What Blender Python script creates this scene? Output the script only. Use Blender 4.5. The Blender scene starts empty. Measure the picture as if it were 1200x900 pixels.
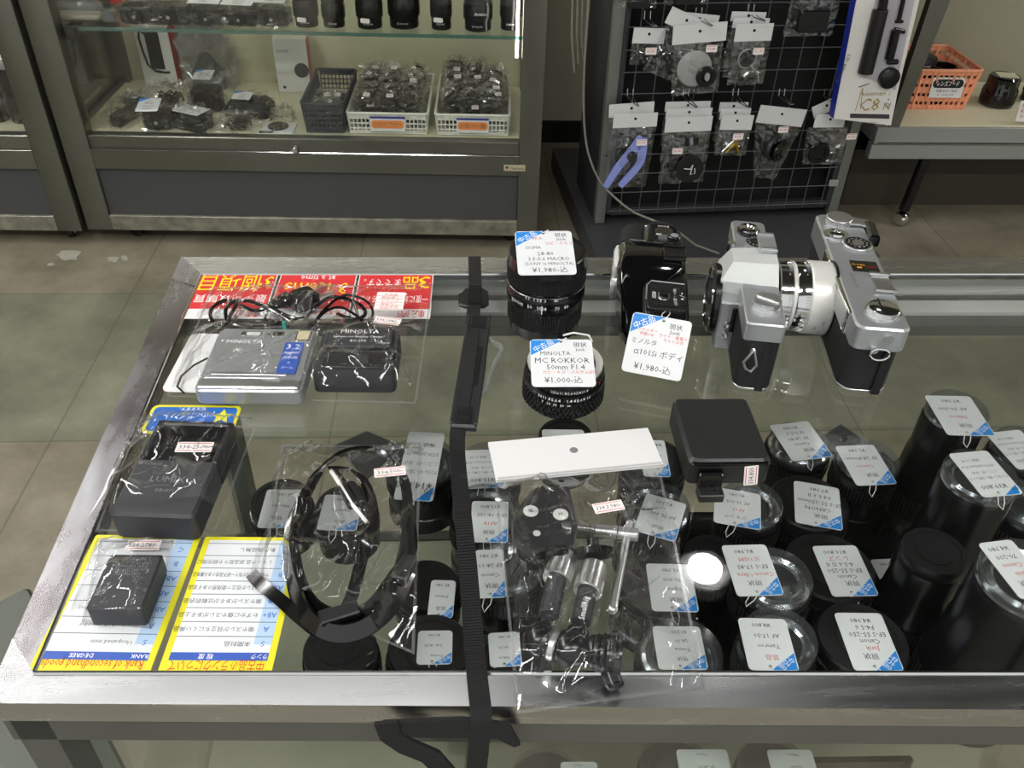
import bpy, bmesh, math, random
from mathutils import Vector, Matrix, noise
R = math.radians
SC = bpy.context.scene
COL = SC.collection
random.seed(7)
# ------------------------------------------------------------------ camera model (1200x900 frame)
F = 1020.; TOP = .88; CH = 1.33
CAM = Vector((0, 0, CH))
_vv = (558, 1755); _a = -65
UZ = Vector((600-_vv[0], _vv[1]-450, F)).normalized()
_b = (F*UZ[2]-_a*UZ[0])/UZ[1]
UY = Vector((_a, _b, -F)).normalized()
UX = UY.cross(UZ)
def ray(px, py):
    r = Vector((px-600, 450-py, -F))
    return Vector((r.dot(UX), r.dot(UY), r.dot(UZ)))
def at(px, py, z):
    d = ray(px, py); return CAM + d*((z-CH)/d.z)
def onplane(px, py, p, n):
    d = ray(px, py); return CAM + d*((Vector(p)-CAM).dot(n)/d.dot(n))
def at_y(px, py, y):
    return onplane(px, py, (0, y, 0), Vector((0, 1, 0)))
def proj(p):
    d = Vector(p)-CAM
    c = Vector((UX[0]*d.x+UY[0]*d.y+UZ[0]*d.z, UX[1]*d.x+UY[1]*d.y+UZ[1]*d.z, UX[2]*d.x+UY[2]*d.y+UZ[2]*d.z))
    return (600+F*c.x/-c.z, 450-F*c.y/-c.z)
def height_to(base, py):                      # how tall a vertical thing at base must be to reach image row py
    lo, hi = 0, .4
    for _ in range(40):
        m = (lo+hi)/2
        if proj(Vector(base)+Vector((0, 0, m)))[1] > py: lo = m
        else: hi = m
    return lo
cam_d = bpy.data.cameras.new('camera'); cam = bpy.data.objects.new('camera', cam_d); COL.objects.link(cam)
cam.matrix_world = Matrix(((UX[0], UX[1], UX[2], 0), (UY[0], UY[1], UY[2], 0), (UZ[0], UZ[1], UZ[2], CH), (0, 0, 0, 1)))
cam_d.sensor_width = 36; cam_d.lens = F/1200*36; cam_d.clip_start = .02; cam_d.clip_end = 50
SC.camera = cam

# ------------------------------------------------------------------ materials
def lin(h):
    if isinstance(h, tuple): return h
    o = []
    for i in (0, 2, 4):
        c = int(h[i:i+2], 16)/255
        o.append(c/12.92 if c <= .04045 else ((c+.055)/1.055)**2.4)
    return tuple(o)
M = {}
def mat(name, col, rough=.5, metal=0, bump=0, bscale=200, vary=0, vscale=20, stretch=(1, 1, 1), col2=None, rvary=0, coat=0, spec=.5, alpha=1, emit=0, trans=0):
    m = bpy.data.materials.new(name); m.use_nodes = True
    nt = m.node_tree; N = nt.nodes; L = nt.links; b = N['Principled BSDF']
    c = lin(col)
    b.inputs['Base Color'].default_value = (*c, 1); b.inputs['Roughness'].default_value = rough
    b.inputs['Metallic'].default_value = metal; b.inputs['Specular IOR Level'].default_value = spec
    b.inputs['Coat Weight'].default_value = coat; b.inputs['Alpha'].default_value = alpha
    b.inputs['Transmission Weight'].default_value = trans
    if emit:
        b.inputs['Emission Color'].default_value = (*c, 1); b.inputs['Emission Strength'].default_value = emit
    if bump or vary or col2 or rvary:
        tc = N.new('ShaderNodeTexCoord'); mp = N.new('ShaderNodeMapping'); mp.inputs['Scale'].default_value = stretch
        L.new(tc.outputs['Object'], mp.inputs['Vector'])
        if bump:
            n = N.new('ShaderNodeTexNoise'); n.inputs['Scale'].default_value = bscale; n.inputs['Detail'].default_value = 3
            L.new(mp.outputs[0], n.inputs['Vector'])
            bp = N.new('ShaderNodeBump'); bp.inputs['Strength'].default_value = bump; bp.inputs['Distance'].default_value = .001
            L.new(n.outputs[0], bp.inputs['Height']); L.new(bp.outputs[0], b.inputs['Normal'])
        if vary or col2 or rvary:
            n = N.new('ShaderNodeTexNoise'); n.inputs['Scale'].default_value = vscale; n.inputs['Detail'].default_value = 6; n.inputs['Roughness'].default_value = .6
            L.new(mp.outputs[0], n.inputs['Vector'])
            rp = N.new('ShaderNodeValToRGB'); rp.color_ramp.elements[0].position = .32; rp.color_ramp.elements[1].position = .68
            c2 = lin(col2) if col2 else tuple(x*(1-vary) for x in c)
            rp.color_ramp.elements[0].color = (*c2, 1); rp.color_ramp.elements[1].color = (*c, 1)
            L.new(n.outputs[0], rp.inputs[0])
            if vary or col2: L.new(rp.outputs[0], b.inputs['Base Color'])
            if rvary:
                mr = N.new('ShaderNodeMapRange'); mr.inputs['From Min'].default_value = .35; mr.inputs['From Max'].default_value = .65
                mr.inputs['To Min'].default_value = max(.02, rough-rvary); mr.inputs['To Max'].default_value = rough+rvary
                L.new(n.outputs[0], mr.inputs['Value']); L.new(mr.outputs[0], b.inputs['Roughness'])
    M[name] = m; return m
def film(name, tint=(.97, .98, .97), refl=.04, grow=.7, rough=.06, bump=0, bscale=60, haze=0, hazecol=(.8, .8, .8)):
    """clear sheet (glass pane or plastic film): see-through with a facing dependent mirror coat"""
    m = bpy.data.materials.new(name); m.use_nodes = True
    nt = m.node_tree; N = nt.nodes; L = nt.links; N.remove(N['Principled BSDF'])
    out = N['Material Output']; t = N.new('ShaderNodeBsdfTransparent'); t.inputs[0].default_value = (*tint, 1)
    g = N.new('ShaderNodeBsdfGlossy'); g.inputs['Roughness'].default_value = rough
    lw = N.new('ShaderNodeLayerWeight'); lw.inputs[0].default_value = .5
    pw = N.new('ShaderNodeMath'); pw.operation = 'POWER'; pw.inputs[1].default_value = 3.2
    ma = N.new('ShaderNodeMath'); ma.operation = 'MULTIPLY_ADD'; ma.inputs[1].default_value = grow; ma.inputs[2].default_value = refl; ma.use_clamp = True
    L.new(lw.outputs['Facing'], pw.inputs[0]); L.new(pw.outputs[0], ma.inputs[0])
    mx = N.new('ShaderNodeMixShader'); L.new(ma.outputs[0], mx.inputs[0]); L.new(t.outputs[0], mx.inputs[1]); L.new(g.outputs[0], mx.inputs[2])
    last = mx
    if haze:
        d = N.new('ShaderNodeBsdfDiffuse'); d.inputs[0].default_value = (*hazecol, 1)
        m2 = N.new('ShaderNodeMixShader'); m2.inputs[0].default_value = haze
        L.new(mx.outputs[0], m2.inputs[1]); L.new(d.outputs[0], m2.inputs[2]); last = m2
    if bump:
        tc = N.new('ShaderNodeTexCoord'); n = N.new('ShaderNodeTexNoise'); n.inputs['Scale'].default_value = bscale; n.inputs['Detail'].default_value = 2
        n.inputs['Distortion'].default_value = 1.5
        L.new(tc.outputs['Object'], n.inputs['Vector'])
        bp = N.new('ShaderNodeBump'); bp.inputs['Strength'].default_value = bump; bp.inputs['Distance'].default_value = .004
        L.new(n.outputs[0], bp.inputs['Height']); L.new(bp.outputs[0], g.inputs['Normal']); L.new(bp.outputs[0], lw.inputs['Normal'])
    L.new(last.outputs[0], out.inputs[0]); M[name] = m; return m

mat('alu', 'd0d1d2', .26, 1, bump=.004, bscale=60, stretch=(1, 12, 12), col2='bfc1c3', vscale=7, rvary=.03)
mat('alu_side', 'bdbfc4', .28, 1, bump=.004, bscale=60, stretch=(3, 1, 3), col2='9a9092', vscale=9, rvary=.05)
mat('chrome', 'd8d8d8', .1, 1)
mat('satin_chrome', 'd2d3d3', .3, 1, bump=.04, bscale=900)
mat('silver_paint', 'b2b5b8', .34, .75); mat('stand_back', '98957f', .6)
mat('prism_silver', 'bcbfbd', .55, .2); mat('silver_flat', 'c8c8c6', .5, .3)
mat('case_metal', '7e7e77', .32, .85, col2='727269', vscale=3, rvary=.04)
mat('case_metal_worn', 'a3a292', .45, .55, col2='74726a', vscale=25, rvary=.1)
mat('case_panel', '454547', .55, bump=.05, bscale=800)
mat('apron', '6a6c68', .4, .5, col2='5c5e5a', vscale=6)
mat('cream', 'c9c4a6', .6); mat('cream_floor', 'd2cdb0', .6)
mat('wall', 'b3ae9a', .8, vary=.12, vscale=3)
mat('black_base', '080808', .5)
mat('black_plastic', '101012', .38, bump=.1, bscale=1500)
mat('black_gloss', '08080a', .08, coat=.5)
mat('black_satin', '0c0c0e', .25)
mat('black_matte', '0b0b0c', .7)
mat('leatherette', '0e0e10', .55, bump=.6, bscale=1800)
mat('rubber', '0d0d0e', .6)
mat('dark_glass', '050608', .03, coat=1)
mat('black_card', '050505', .9)
mat('charger_grey', '27282c', .5, bump=.1, bscale=1500)
mat('webbing', '0d0d0f', .75, bump=.8, bscale=500, stretch=(1, 12, 1))
mat('pad', '222326', .4)
mat('pvc_black', '0d0c0d', .14, coat=.4)
mat('white_card', 'd8d8d8', .55); mat('paper', 'e6e6e2', .7); mat('tag_white', 'd6d8da', .45)
mat('header_white', 'd6d6d6', .4)
mat('tag_blue', '1c7fd0', .45); mat('ink', '35353a', .7); mat('red_ink', 'c0484a', .7); mat('white_ink', 'f0f0f0', .5)
mat('faint_ink', '77777c', .8)
mat('red_card', 'cc242c', .35); mat('yellow_ink', 'f5d90f', .5); mat('rank_yellow', 'd6cf22', .4); mat('rank_blue', '2c51a8', .45)
mat('pale_blue', 'a6c0dc', .5); mat('rank_white', 'd3d6da', .5); mat('red_text', 'c8311f', .6); mat('mu_blue', '1560b8', .4)
mat('sticker', 'f0e8e6', .5); mat('orange_label', 'e88a42', .5); mat('basket_white', 'dcdcd2', .45); mat('basket_navy', '23283c', .45)
mat('basket_orange', 'f0a07c', .4); mat('lavender', '8d98dd', .4); mat('clear_white', 'b9bab8', .3, alpha=.55)
mat('rack_grey', '35363a', .45, .3); mat('rack_post', '7d7f7a', .4, .55); mat('rack_base', '3a3b3e', .5); mat('wire', '5a5b5e', .4, .3)
mat('hook', 'a8a8a8', .25, .9); mat('cable_grey', '7c7a70', .5); mat('cable_white', 'c8c8c4', .5); mat('string', 'dcdcd8', .6)
mat('ring_white', 'd9d9d4', .35, .3); mat('gold', 'b9963f', .3, .9); mat('teal', '3fa79a', .4); mat('amber', 'e0a020', .4); mat('green_led', '405040', .4)
mat('box_white', 'dedcd8', .5); mat('box_red', 'b32a1e', .45); mat('box_blue', '1c2c8e', .4); mat('blister', 'b6b2ba', .3)
mat('shelf_grey', '9a9c98', .35, .3); mat('board_grey', '3c3d3e', .45); mat('counter_floor', '8b8b78', .55, vary=.25, vscale=5)
mat('lens_silver', 'b9bcc0', .18, 1); mat('grey_clear', '8d9294', .12, alpha=.35, coat=.6); mat('maker_gold', 'b8ae8e', .4)
mat('dark_green', '4a4e46', .45, .4); mat('brown_dark', '3b342a', .7); mat('chip', 'a6a498', .8, vary=.2, vscale=60)
mat('red_indicator', 'a02020', .3); mat('tan', '4a3c32', .6); mat('wood_red', '5a201c', .4); mat('c8_gold', 'a08a50', .4)
mat('fill_lamp_white', (1, .985, .95), .5, emit=27); mat('lamp_soft', (1, .985, .95), .5, emit=2.6); mat('down_white', (1, .98, .96), .5, emit=40); mat('fixture', 'd0d0d0', .5); mat('ceiling', '484846', .9)
mat('strip_lamp', (1, .95, .82), .5, emit=6)
mat('plinth', '33342f', .6)
film('glass', (.985, .995, .988), .04, .75, .008)
film('case_glass', (.96, .98, .965), .012, .4, .03)
film('edge_glass', (.35, .55, .50), .1, .5, .05, haze=.25, hazecol=(.25, .42, .38))
film('film', (.985, .988, .988), .032, .9, .05, bump=.12, bscale=40, haze=.01)
film('film_far', (.975, .975, .975), .10, .8, .14)
film('film_hazy', (.85, .85, .85), .08, .8, .12, haze=.10)
film('film_flat', (.97, .97, .97), .03, .5, .1)
film('lens_glass', (.25, .3, .35), .12, .8, .02)

# ------------------------------------------------------------------ mesh builder
WM = {}
_tc = {}
def text2d(s):
    if s in _tc: return _tc[s]
    c = bpy.data.curves.new('t', 'FONT'); c.body = s; c.size = 1; c.resolution_u = 1; c.align_x = 'LEFT'
    o = bpy.data.objects.new('t', c); COL.objects.link(o)
    dg = bpy.context.evaluated_depsgraph_get(); dg.update()
    me = bpy.data.meshes.new_from_object(o.evaluated_get(dg))
    vs = [(v.co.x, v.co.y) for v in me.vertices]; fs = [tuple(p.vertices) for p in me.polygons]
    bpy.data.objects.remove(o); bpy.data.curves.remove(c); bpy.data.meshes.remove(me)
    if vs:
        x0 = min(v[0] for v in vs); x1 = max(v[0] for v in vs); y0 = min(v[1] for v in vs); y1 = max(v[1] for v in vs)
    else: x0 = x1 = y0 = y1 = 0
    _tc[s] = (vs, fs, x0, x1, y0, y1); return _tc[s]
def rrect(w, h, r, n=4):
    pts = []
    for cx, cy, a0 in ((w/2-r, h/2-r, 0), (-w/2+r, h/2-r, 90), (-w/2+r, -h/2+r, 180), (w/2-r, -h/2+r, 270)):
        for k in range(n+1):
            a = R(a0+90*k/n); pts.append((cx+r*math.cos(a), cy+r*math.sin(a)))
    return pts
def frame(c, u, v):
    u = Vector(u).normalized(); n = u.cross(Vector(v)).normalized(); v = n.cross(u)
    return Matrix(((u.x, v.x, n.x, c[0]), (u.y, v.y, n.y, c[1]), (u.z, v.z, n.z, c[2]), (0, 0, 0, 1)))
def T(x, y, z): return Matrix.Translation((x, y, z))
def RX(a): return Matrix.Rotation(R(a), 4, 'X')
def RY(a): return Matrix.Rotation(R(a), 4, 'Y')
def RZ(a): return Matrix.Rotation(R(a), 4, 'Z')
I4 = Matrix.Identity(4)
class MB:
    def __init__(s, world=False): s.v = []; s.f = []; s.m = []; s.slots = []; s.world = world; s.cur = None; s.X = I4
    def use(s, name):
        s.cur = name
        if name not in s.slots: s.slots.append(name)
        return s
    def add(s, vs, fs, Mx=None, m=None):
        if m: s.use(m)
        k = s.slots.index(s.cur); o = len(s.v); X = s.X @ Mx if Mx is not None else s.X
        s.v += [X @ Vector(p) for p in vs]; s.f += [tuple(i+o for i in q) for q in fs]; s.m += [k]*len(fs); return s
    def loft(s, rings, Mx=None, m=None, cap=True, closed=True):
        n = len(rings[0]); vs = [p for r in rings for p in r]; fs = []
        for i in range(len(rings)-1):
            for j in range(n if closed else n-1):
                k = (j+1) % n; fs.append((i*n+j, i*n+k, (i+1)*n+k, (i+1)*n+j))
        if cap: fs.append(tuple(reversed(range(n)))); fs.append(tuple((len(rings)-1)*n+j for j in range(n)))
        return s.add(vs, fs, Mx, m)
    def prism(s, poly, z0, z1, Mx=None, m=None, b=0):
        if b:
            cx = sum(p[0] for p in poly)/len(poly); cy = sum(p[1] for p in poly)/len(poly)
            sz = max(max(abs(p[0]-cx) for p in poly), 1e-6); sy = max(max(abs(p[1]-cy) for p in poly), 1e-6)
            q = [(cx+(p[0]-cx)*(1-b/sz), cy+(p[1]-cy)*(1-b/sy)) for p in poly]
            return s.loft([[(x, y, z0) for x, y in q], [(x, y, z0+b) for x, y in poly], [(x, y, z1-b) for x, y in poly], [(x, y, z1) for x, y in q]], Mx, m)
        return s.loft([[(x, y, z0) for x, y in poly], [(x, y, z1) for x, y in poly]], Mx, m)
    def rbox(s, x, y, z, w, d, h, r=.003, b=.001, Mx=None, m=None, n=4):   # z = bottom
        X = (Mx if Mx is not None else I4) @ T(x, y, z)
        return s.prism(rrect(w, d, min(r, w*.49, d*.49), n), 0, h, X, m, b=min(b, h*.3))
    def box(s, x, y, z, w, d, h, Mx=None, m=None):                           # centre
        return s.prism([(w/2, d/2), (-w/2, d/2), (-w/2, -d/2), (w/2, -d/2)], -h/2, h/2, (Mx if Mx is not None else I4) @ T(x, y, z), m)
    def quadprism(s, pts, t, m=None):                                         # world quad, extruded down by t
        p = [Vector(q) for q in pts]
        if (p[1]-p[0]).cross(p[2]-p[0]).z < 0: p.reverse()
        return s.loft([[q-Vector((0, 0, t)) for q in p], p], None, m)
    def slab(s, pts, tv, m=None):                                             # quad extruded along vector tv
        p = [Vector(q) for q in pts]; tv = Vector(tv)
        if (p[1]-p[0]).cross(p[2]-p[0]).dot(tv) < 0: p.reverse()
        return s.loft([p, [q+tv for q in p]], None, m)
    def lathe(s, prof, seg=32, Mx=None, m=None):
        rings = [[(r*math.cos(2*math.pi*j/seg), r*math.sin(2*math.pi*j/seg), z) for j in range(seg)] for r, z in prof]
        return s.loft(rings, Mx, m, cap=True)
    def cyl(s, r, z0, z1, Mx=None, m=None, seg=24, b=0):
        if b: return s.lathe([(r-b, z0), (r, z0+b), (r, z1-b), (r-b, z1)], seg, Mx, m)
        return s.lathe([(r, z0), (r, z1)], seg, Mx, m)
    def gear(s, r, dr, n, z0, z1, Mx=None, m=None):
        pts = []
        for k in range(n):
            for f_, rr in ((0, r), (.4, r), (.5, r-dr), (.9, r-dr)):
                a = 2*math.pi*(k+f_)/n; pts.append((rr*math.cos(a), rr*math.sin(a)))
        return s.prism(pts, z0, z1, Mx, m)
    def tube(s, pts, r, seg=8, m=None, Mx=None, ry=None):
        p = [Vector(q) for q in pts]; rings = []
        up = Vector((0, 0, 1)); prev = None
        for i, q in enumerate(p):
            t = (p[min(i+1, len(p)-1)]-p[max(i-1, 0)]).normalized()
            if prev is None:
                a = t.cross(up)
                if a.length < 1e-3: a = t.cross(Vector((0, 1, 0)))
            else: a = prev-t*prev.dot(t)
            a.normalize(); prev = a; b = t.cross(a)
            rings.append([q+a*(r*math.cos(2*math.pi*k/seg))+b*((ry or r)*math.sin(2*math.pi*k/seg)) for k in range(seg)])
        return s.loft(rings, Mx, m)
    def band(s, pts, nrm, w, t, m=None, Mx=None):                              # flat strap along pts; nrm = flat normal per point
        p = [Vector(q) for q in pts]; rings = []
        for i, q in enumerate(p):
            tt = (p[min(i+1, len(p)-1)]-p[max(i-1, 0)]).normalized(); n = Vector(nrm[i] if isinstance(nrm, list) else nrm)
            side = tt.cross(n).normalized(); n2 = side.cross(tt).normalized()
            ww = w[i] if isinstance(w, list) else w
            rings.append([q+side*ww/2+n2*t/2, q-side*ww/2+n2*t/2, q-side*ww/2-n2*t/2, q+side*ww/2-n2*t/2])
        return s.loft(rings, Mx, m)
    def text(s, t, Mx, h, m=None, w=None, al='C', shear=0):                    # h = height of the line, w = max (or exact '=') width
        vs, fs, x0, x1, y0, y1 = text2d(t)
        if not vs: return s
        k = h/.75; kx = k
        if w and (x1-x0)*k > w: kx = w/(x1-x0)
        ox = {'C': (x0+x1)/2, 'L': x0, 'R': x1}[al]
        return s.add([((x-ox)*kx+shear*(y-.36)*k, (y-.36)*k, 0) for x, y in vs], fs, Mx, m)
    def build(s, name, parent=None, smooth=True, ang=35, kind=None, label=None):
        me = bpy.data.meshes.new(name)
        vs = s.v
        if s.world and parent is not None:
            inv = WM[parent].inverted(); vs = [inv @ p for p in vs]
        me.from_pydata([tuple(p) for p in vs], [], s.f)
        for n in s.slots: me.materials.append(M[n])
        me.polygons.foreach_set('material_index', s.m)
        bm = bmesh.new(); bm.from_mesh(me); bmesh.ops.remove_doubles(bm, verts=bm.verts, dist=1e-6); 
        bm.to_mesh(me); bm.free()
        if smooth: me.shade_smooth(); me.set_sharp_from_angle(angle=R(ang))
        o = bpy.data.objects.new(name, me); COL.objects.link(o)
        if parent is not None: o.parent = parent; WM[o] = WM[parent]
        else: WM[o] = I4
        if kind: o['kind'] = kind
        if label: o['label'] = label
        return o
def thing(name, label, cat, loc=(0, 0, 0), rz=0, group=None, rot=None):
    o = bpy.data.objects.new(name, None); COL.objects.link(o); o.empty_display_size = .02
    X = T(*loc) @ (rot if rot is not None else RZ(rz)); o.matrix_world = X
    o.matrix_basis = X; WM[o] = X
    o['label'] = label; o['category'] = cat
    if group: o['group'] = group
    return o
def tag_obj(o, label, cat, group=None):
    o['label'] = label; o['category'] = cat
    if group: o['group'] = group
    return o
def recenter(o):                                # put a top-level mesh's origin at its base centre
    me = o.data; n = len(me.vertices)
    xs = [v.co.copy() for v in me.vertices]
    c = Vector((sum(p.x for p in xs)/n, sum(p.y for p in xs)/n, min(p.z for p in xs)))
    me.transform(Matrix.Translation(-c)); o.location = c; WM[o] = T(*c); return o

# ------------------------------------------------------------------ room
def floor_mat():
    m = bpy.data.materials.new('shop_floor'); m.use_nodes = True; nt = m.node_tree; N = nt.nodes; L = nt.links; b = N['Principled BSDF']
    tc = N.new('ShaderNodeTexCoord'); sp = N.new('ShaderNodeSeparateXYZ'); L.new(tc.outputs['Object'], sp.inputs[0])
    n1 = N.new('ShaderNodeTexNoise'); n1.inputs['Scale'].default_value = 5; n1.inputs['Detail'].default_value = 8; n1.inputs['Roughness'].default_value = .65
    L.new(tc.outputs['Object'], n1.inputs['Vector'])
    def ramp(a, bcol, p0=.3, p1=.7):
        r = N.new('ShaderNodeValToRGB'); r.color_ramp.elements[0].color = (*lin(a), 1); r.color_ramp.elements[1].color = (*lin(bcol), 1)
        r.color_ramp.elements[0].position = p0; r.color_ramp.elements[1].position = p1; L.new(n1.outputs[0], r.inputs[0]); return r
    grey = ramp('66604f', '918a78'); green = ramp('5e5f51', '83836f')
    def step(src, v, op):
        k = N.new('ShaderNodeMath'); k.operation = op; L.new(src, k.inputs[0]); k.inputs[1].default_value = v; return k
    y0 = at(60, 518, 0).y; y1 = at(60, 345, 0).y
    a = step(sp.outputs['Y'], y0, 'GREATER_THAN'); c = step(sp.outputs['Y'], y1, 'LESS_THAN')
    mu = N.new('ShaderNodeMath'); mu.operation = 'MULTIPLY'; L.new(a.outputs[0], mu.inputs[0]); L.new(c.outputs[0], mu.inputs[1])
    mx = N.new('ShaderNodeMixRGB'); L.new(mu.outputs[0], mx.inputs[0]); L.new(grey.outputs[0], mx.inputs[1]); L.new(green.outputs[0], mx.inputs[2])
    # tile joints
    last = mx
    for ax, off, per in (('X', .31, .62), ('Y', y1, y1-y0)):
        s_ = N.new('ShaderNodeMath'); s_.operation = 'SUBTRACT'; L.new(sp.outputs[ax], s_.inputs[0]); s_.inputs[1].default_value = off-50*per
        mo = N.new('ShaderNodeMath'); mo.operation = 'MODULO'; L.new(s_.outputs[0], mo.inputs[0]); mo.inputs[1].default_value = per
        lt = step(mo.outputs[0], .005, 'LESS_THAN'); ml = N.new('ShaderNodeMath'); ml.operation = 'MULTIPLY'; L.new(lt.outputs[0], ml.inputs[0]); ml.inputs[1].default_value = .5
        m2 = N.new('ShaderNodeMixRGB'); m2.inputs[2].default_value = (*lin('4a463a'), 1); L.new(ml.outputs[0], m2.inputs[0]); L.new(last.outputs[0], m2.inputs[1]); last = m2
    L.new(last.outputs[0], b.inputs['Base Color']); b.inputs['Roughness'].default_value = .45
    M['shop_floor'] = m
floor_mat()
MB().use('shop_floor').box(0, 2, -.05, 9, 8, .1).build('floor', kind='structure')
YW = at(650, 168, 0).y + .02
MB().use('wall').box(0, YW+.05, 1.35, 9, .1, 2.7).build('wall_back', kind='structure')
hb = onplane(650, 141, (0, YW, 0), Vector((0, 1, 0))).z
MB().use('black_base').box(0, YW-.006, hb/2, 9, .012, hb).build('baseboard_back', kind='structure')
MB().use('ceiling').box(0, 2, 2.75, 9, 8, .1).build('ceiling', kind='structure')
MB().use('wall').box(-4.45, 2, 1.35, .1, 8, 2.7).build('wall_left', kind='structure')
MB().use('wall').box(4.45, 2, 1.35, .1, 8, 2.7).build('wall_right', kind='structure')
# worn paint chips on the floor
for k, (px, py, w, h) in enumerate(((80, 299, 17, 8), (133, 304, 8, 4), (146, 303, 5, 4), (60, 310, 5, 2))):
    pts = []
    c = at(px, py, 0)
    for j in range(14):
        a = 2*math.pi*j/14; rr = random.uniform(.6, 1.1)
        q = at(px+w*rr*math.cos(a), py+h*rr*math.sin(a), 0); pts.append((q.x, q.y))
    pts.reverse()
    MB().use('chip').prism(pts, 0, .0015).build('floor_patch', kind='structure')

# ------------------------------------------------------------------ lights
def ceiling_lamp(x, y, w, d, label, m='fill_lamp_white', z=2.62):
    t = thing('ceiling_light', label, 'light', (x, y, 2.7))
    MB().use('fixture').box(0, 0, -.03, w+.06, d+.06, .06).build('housing', t)
    MB().use(m).box(0, 0, -.068, w, d, .015).build('diffuser', t)
    return t
def refl_ceiling(px, py, z=2.62):                # where a mirror ray off the counter top meets the ceiling
    p = at(px, py, TOP); d = (p-CAM); d.z = -d.z
    return p + d*((z-TOP)/d.z)
q = refl_ceiling(420, 812)
ceiling_lamp(q.x-.25, q.y-.12, 1.25, .14, 'long ceiling lamp above the aisle in front of the glass counter', m='lamp_soft')
ceiling_lamp(-1.9, 2.2, .16, 1.2, 'added fill lamp on the ceiling over the left aisle, nearer the back wall')  # unseen lamp added for fill, placed clear of the glass reflections
ceiling_lamp(-1.5, .5, .16, 1.2, 'added fill lamp on the ceiling over the left aisle, beside the customer')  # extra unseen lamp, adds fill from the left
ceiling_lamp(3.5, 1.6, .16, 1.2, 'added fill lamp on the ceiling over the far right aisle')  # unseen lamp added to brighten from the right, clear of the glass
ceiling_lamp(-.9, -.7, 1.2, .16, 'added fill lamp on the ceiling behind the customer, left one of two')  # unseen lamp added behind the camera to light the tops
ceiling_lamp(1.0, -.7, 1.2, .16, 'added fill lamp on the ceiling behind the customer, right one of two')  # second added lamp behind the camera, fill only
q = refl_ceiling(827, 662, 2.63)
t = thing('ceiling_light', 'round recessed downlight above the black panel of lenses', 'light', (q.x, q.y, 2.7))
MB().use('fixture').lathe([(.075, -.05), (.085, -.05), (.085, 0), (.075, 0)], 32).build('housing', t)
MB().use('down_white').cyl(.055, -.066, -.051, seg=32).build('diffuser', t)
w = bpy.data.worlds.new('world'); SC.world = w; w.use_nodes = True
w.node_tree.nodes['Background'].inputs[0].default_value = (.85, .88, .85, 1); w.node_tree.nodes['Background'].inputs[1].default_value = .55
SC.view_settings.view_transform = 'Standard'; SC.view_settings.look = 'None'; SC.view_settings.gamma = 1; SC.view_settings.use_curve_mapping = False
SC.view_settings.exposure = .85
SC.cycles.transparent_max_bounces = 24; SC.cycles.max_bounces = 8

# ------------------------------------------------------------------ glass counter
FL = at(-18, 824, TOP); FR = at(1420, 833, TOP); BL = at(213, 301, TOP); BR = at(1420, 303, TOP)
iFL = at(40, 789, TOP); iFR = at(1420, 789, TOP); iBL = at(236, 322, TOP); iBR = at(1420, 322, TOP)
def lerp(a, b, k): return a+(b-a)*k
ctr = thing('display_counter', 'glass topped display counter in brushed aluminium frame holding cameras and lenses', 'counter', (FL.x, FL.y, 0))
def wp(): return MB(world=True)
wp().use('alu').quadprism([FL, FR, iFR, iFL], .018).build('front_rail', ctr)
wp().use('alu_side').quadprism([FL, iFL, iBL, BL], .018).build('side_rail', ctr)
wp().use('alu').quadprism([iBL, iBR, BR, BL], .018).build('back_rail', ctr)
# mitre cover plates at the corners
b = wp()
c0 = at(176, 384, TOP+.0006); 
b.use('alu_side').quadprism([lerp(BL, FL, .0), lerp(BL, FL, .09), lerp(iBL, iFL, .05), iBL], .0005)
for v in b.v: v.z += .0008
b.build('corner_plate', ctr)
b = wp(); b.use('alu').quadprism([FL, lerp(FL, BL, .085), lerp(iFL, iBL, .0), iFL, lerp(FL, FR, .045)][:4], .0005)
for v in b.v: v.z += .0008
b.build('corner_plate', ctr)
# bright inner lip along the glass
b = wp(); b.use('chrome')
for a0, a1 in ((iFL, iFR), (iBL, iBR), (iFL, iBL)):
    b.tube([a0+Vector((0, 0, .0005)), a1+Vector((0, 0, .0005))], .0014, 6)
b.build('lip', ctr)
n = Vector((0, 0, 1))
g = wp(); g.use('glass').quadprism([p-n*.0008 for p in (iFL, iFR, iBR, iBL)], .005); g.build('glass_top', ctr)
ZI = TOP-.0008
# apron below the front rail, posts, lower rails
fx = (FR-FL).normalized(); inw = Vector((-fx.y, fx.x, 0))
def counter_bar(p0, p1, d0, d1, z0, z1, m, name):      # bar along p0-p1, from depth d0 to d1
    wp().use(m).quadprism([p0+inw*d0+n*(z1-TOP), p1+inw*d0+n*(z1-TOP), p1+inw*d1+n*(z1-TOP), p0+inw*d1+n*(z1-TOP)], z1-z0).build(name, ctr)
counter_bar(FL, FR, .004, .022, TOP-.045, TOP-.018, 'apron', 'front_apron')
counter_bar(FL, FR, .004, .022, .12, .155, 'apron', 'bottom_rail')
counter_bar(BL, BR, -.03, -.008, TOP-.05, TOP-.018, 'alu', 'rear_apron')
counter_bar(BL, BR, -.03, -.008, .12, .155, 'apron', 'bottom_rail')
zr = TOP-.03
r0 = at(200, 352, zr); r1 = at(1420, 352, zr); r2 = at(1420, 366, zr); r3 = at(200, 366, zr)
wp().use('silver_flat').quadprism([r0, r1, r2, r3], .012).build('sliding_track', ctr)
r0 = at(200, 369, zr-.004); r1 = at(1420, 369, zr-.004); r2 = at(1420, 382, zr-.004); r3 = at(200, 382, zr-.004)
wp().use('apron').quadprism([r0, r1, r2, r3], .012).build('sliding_track', ctr)
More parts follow.
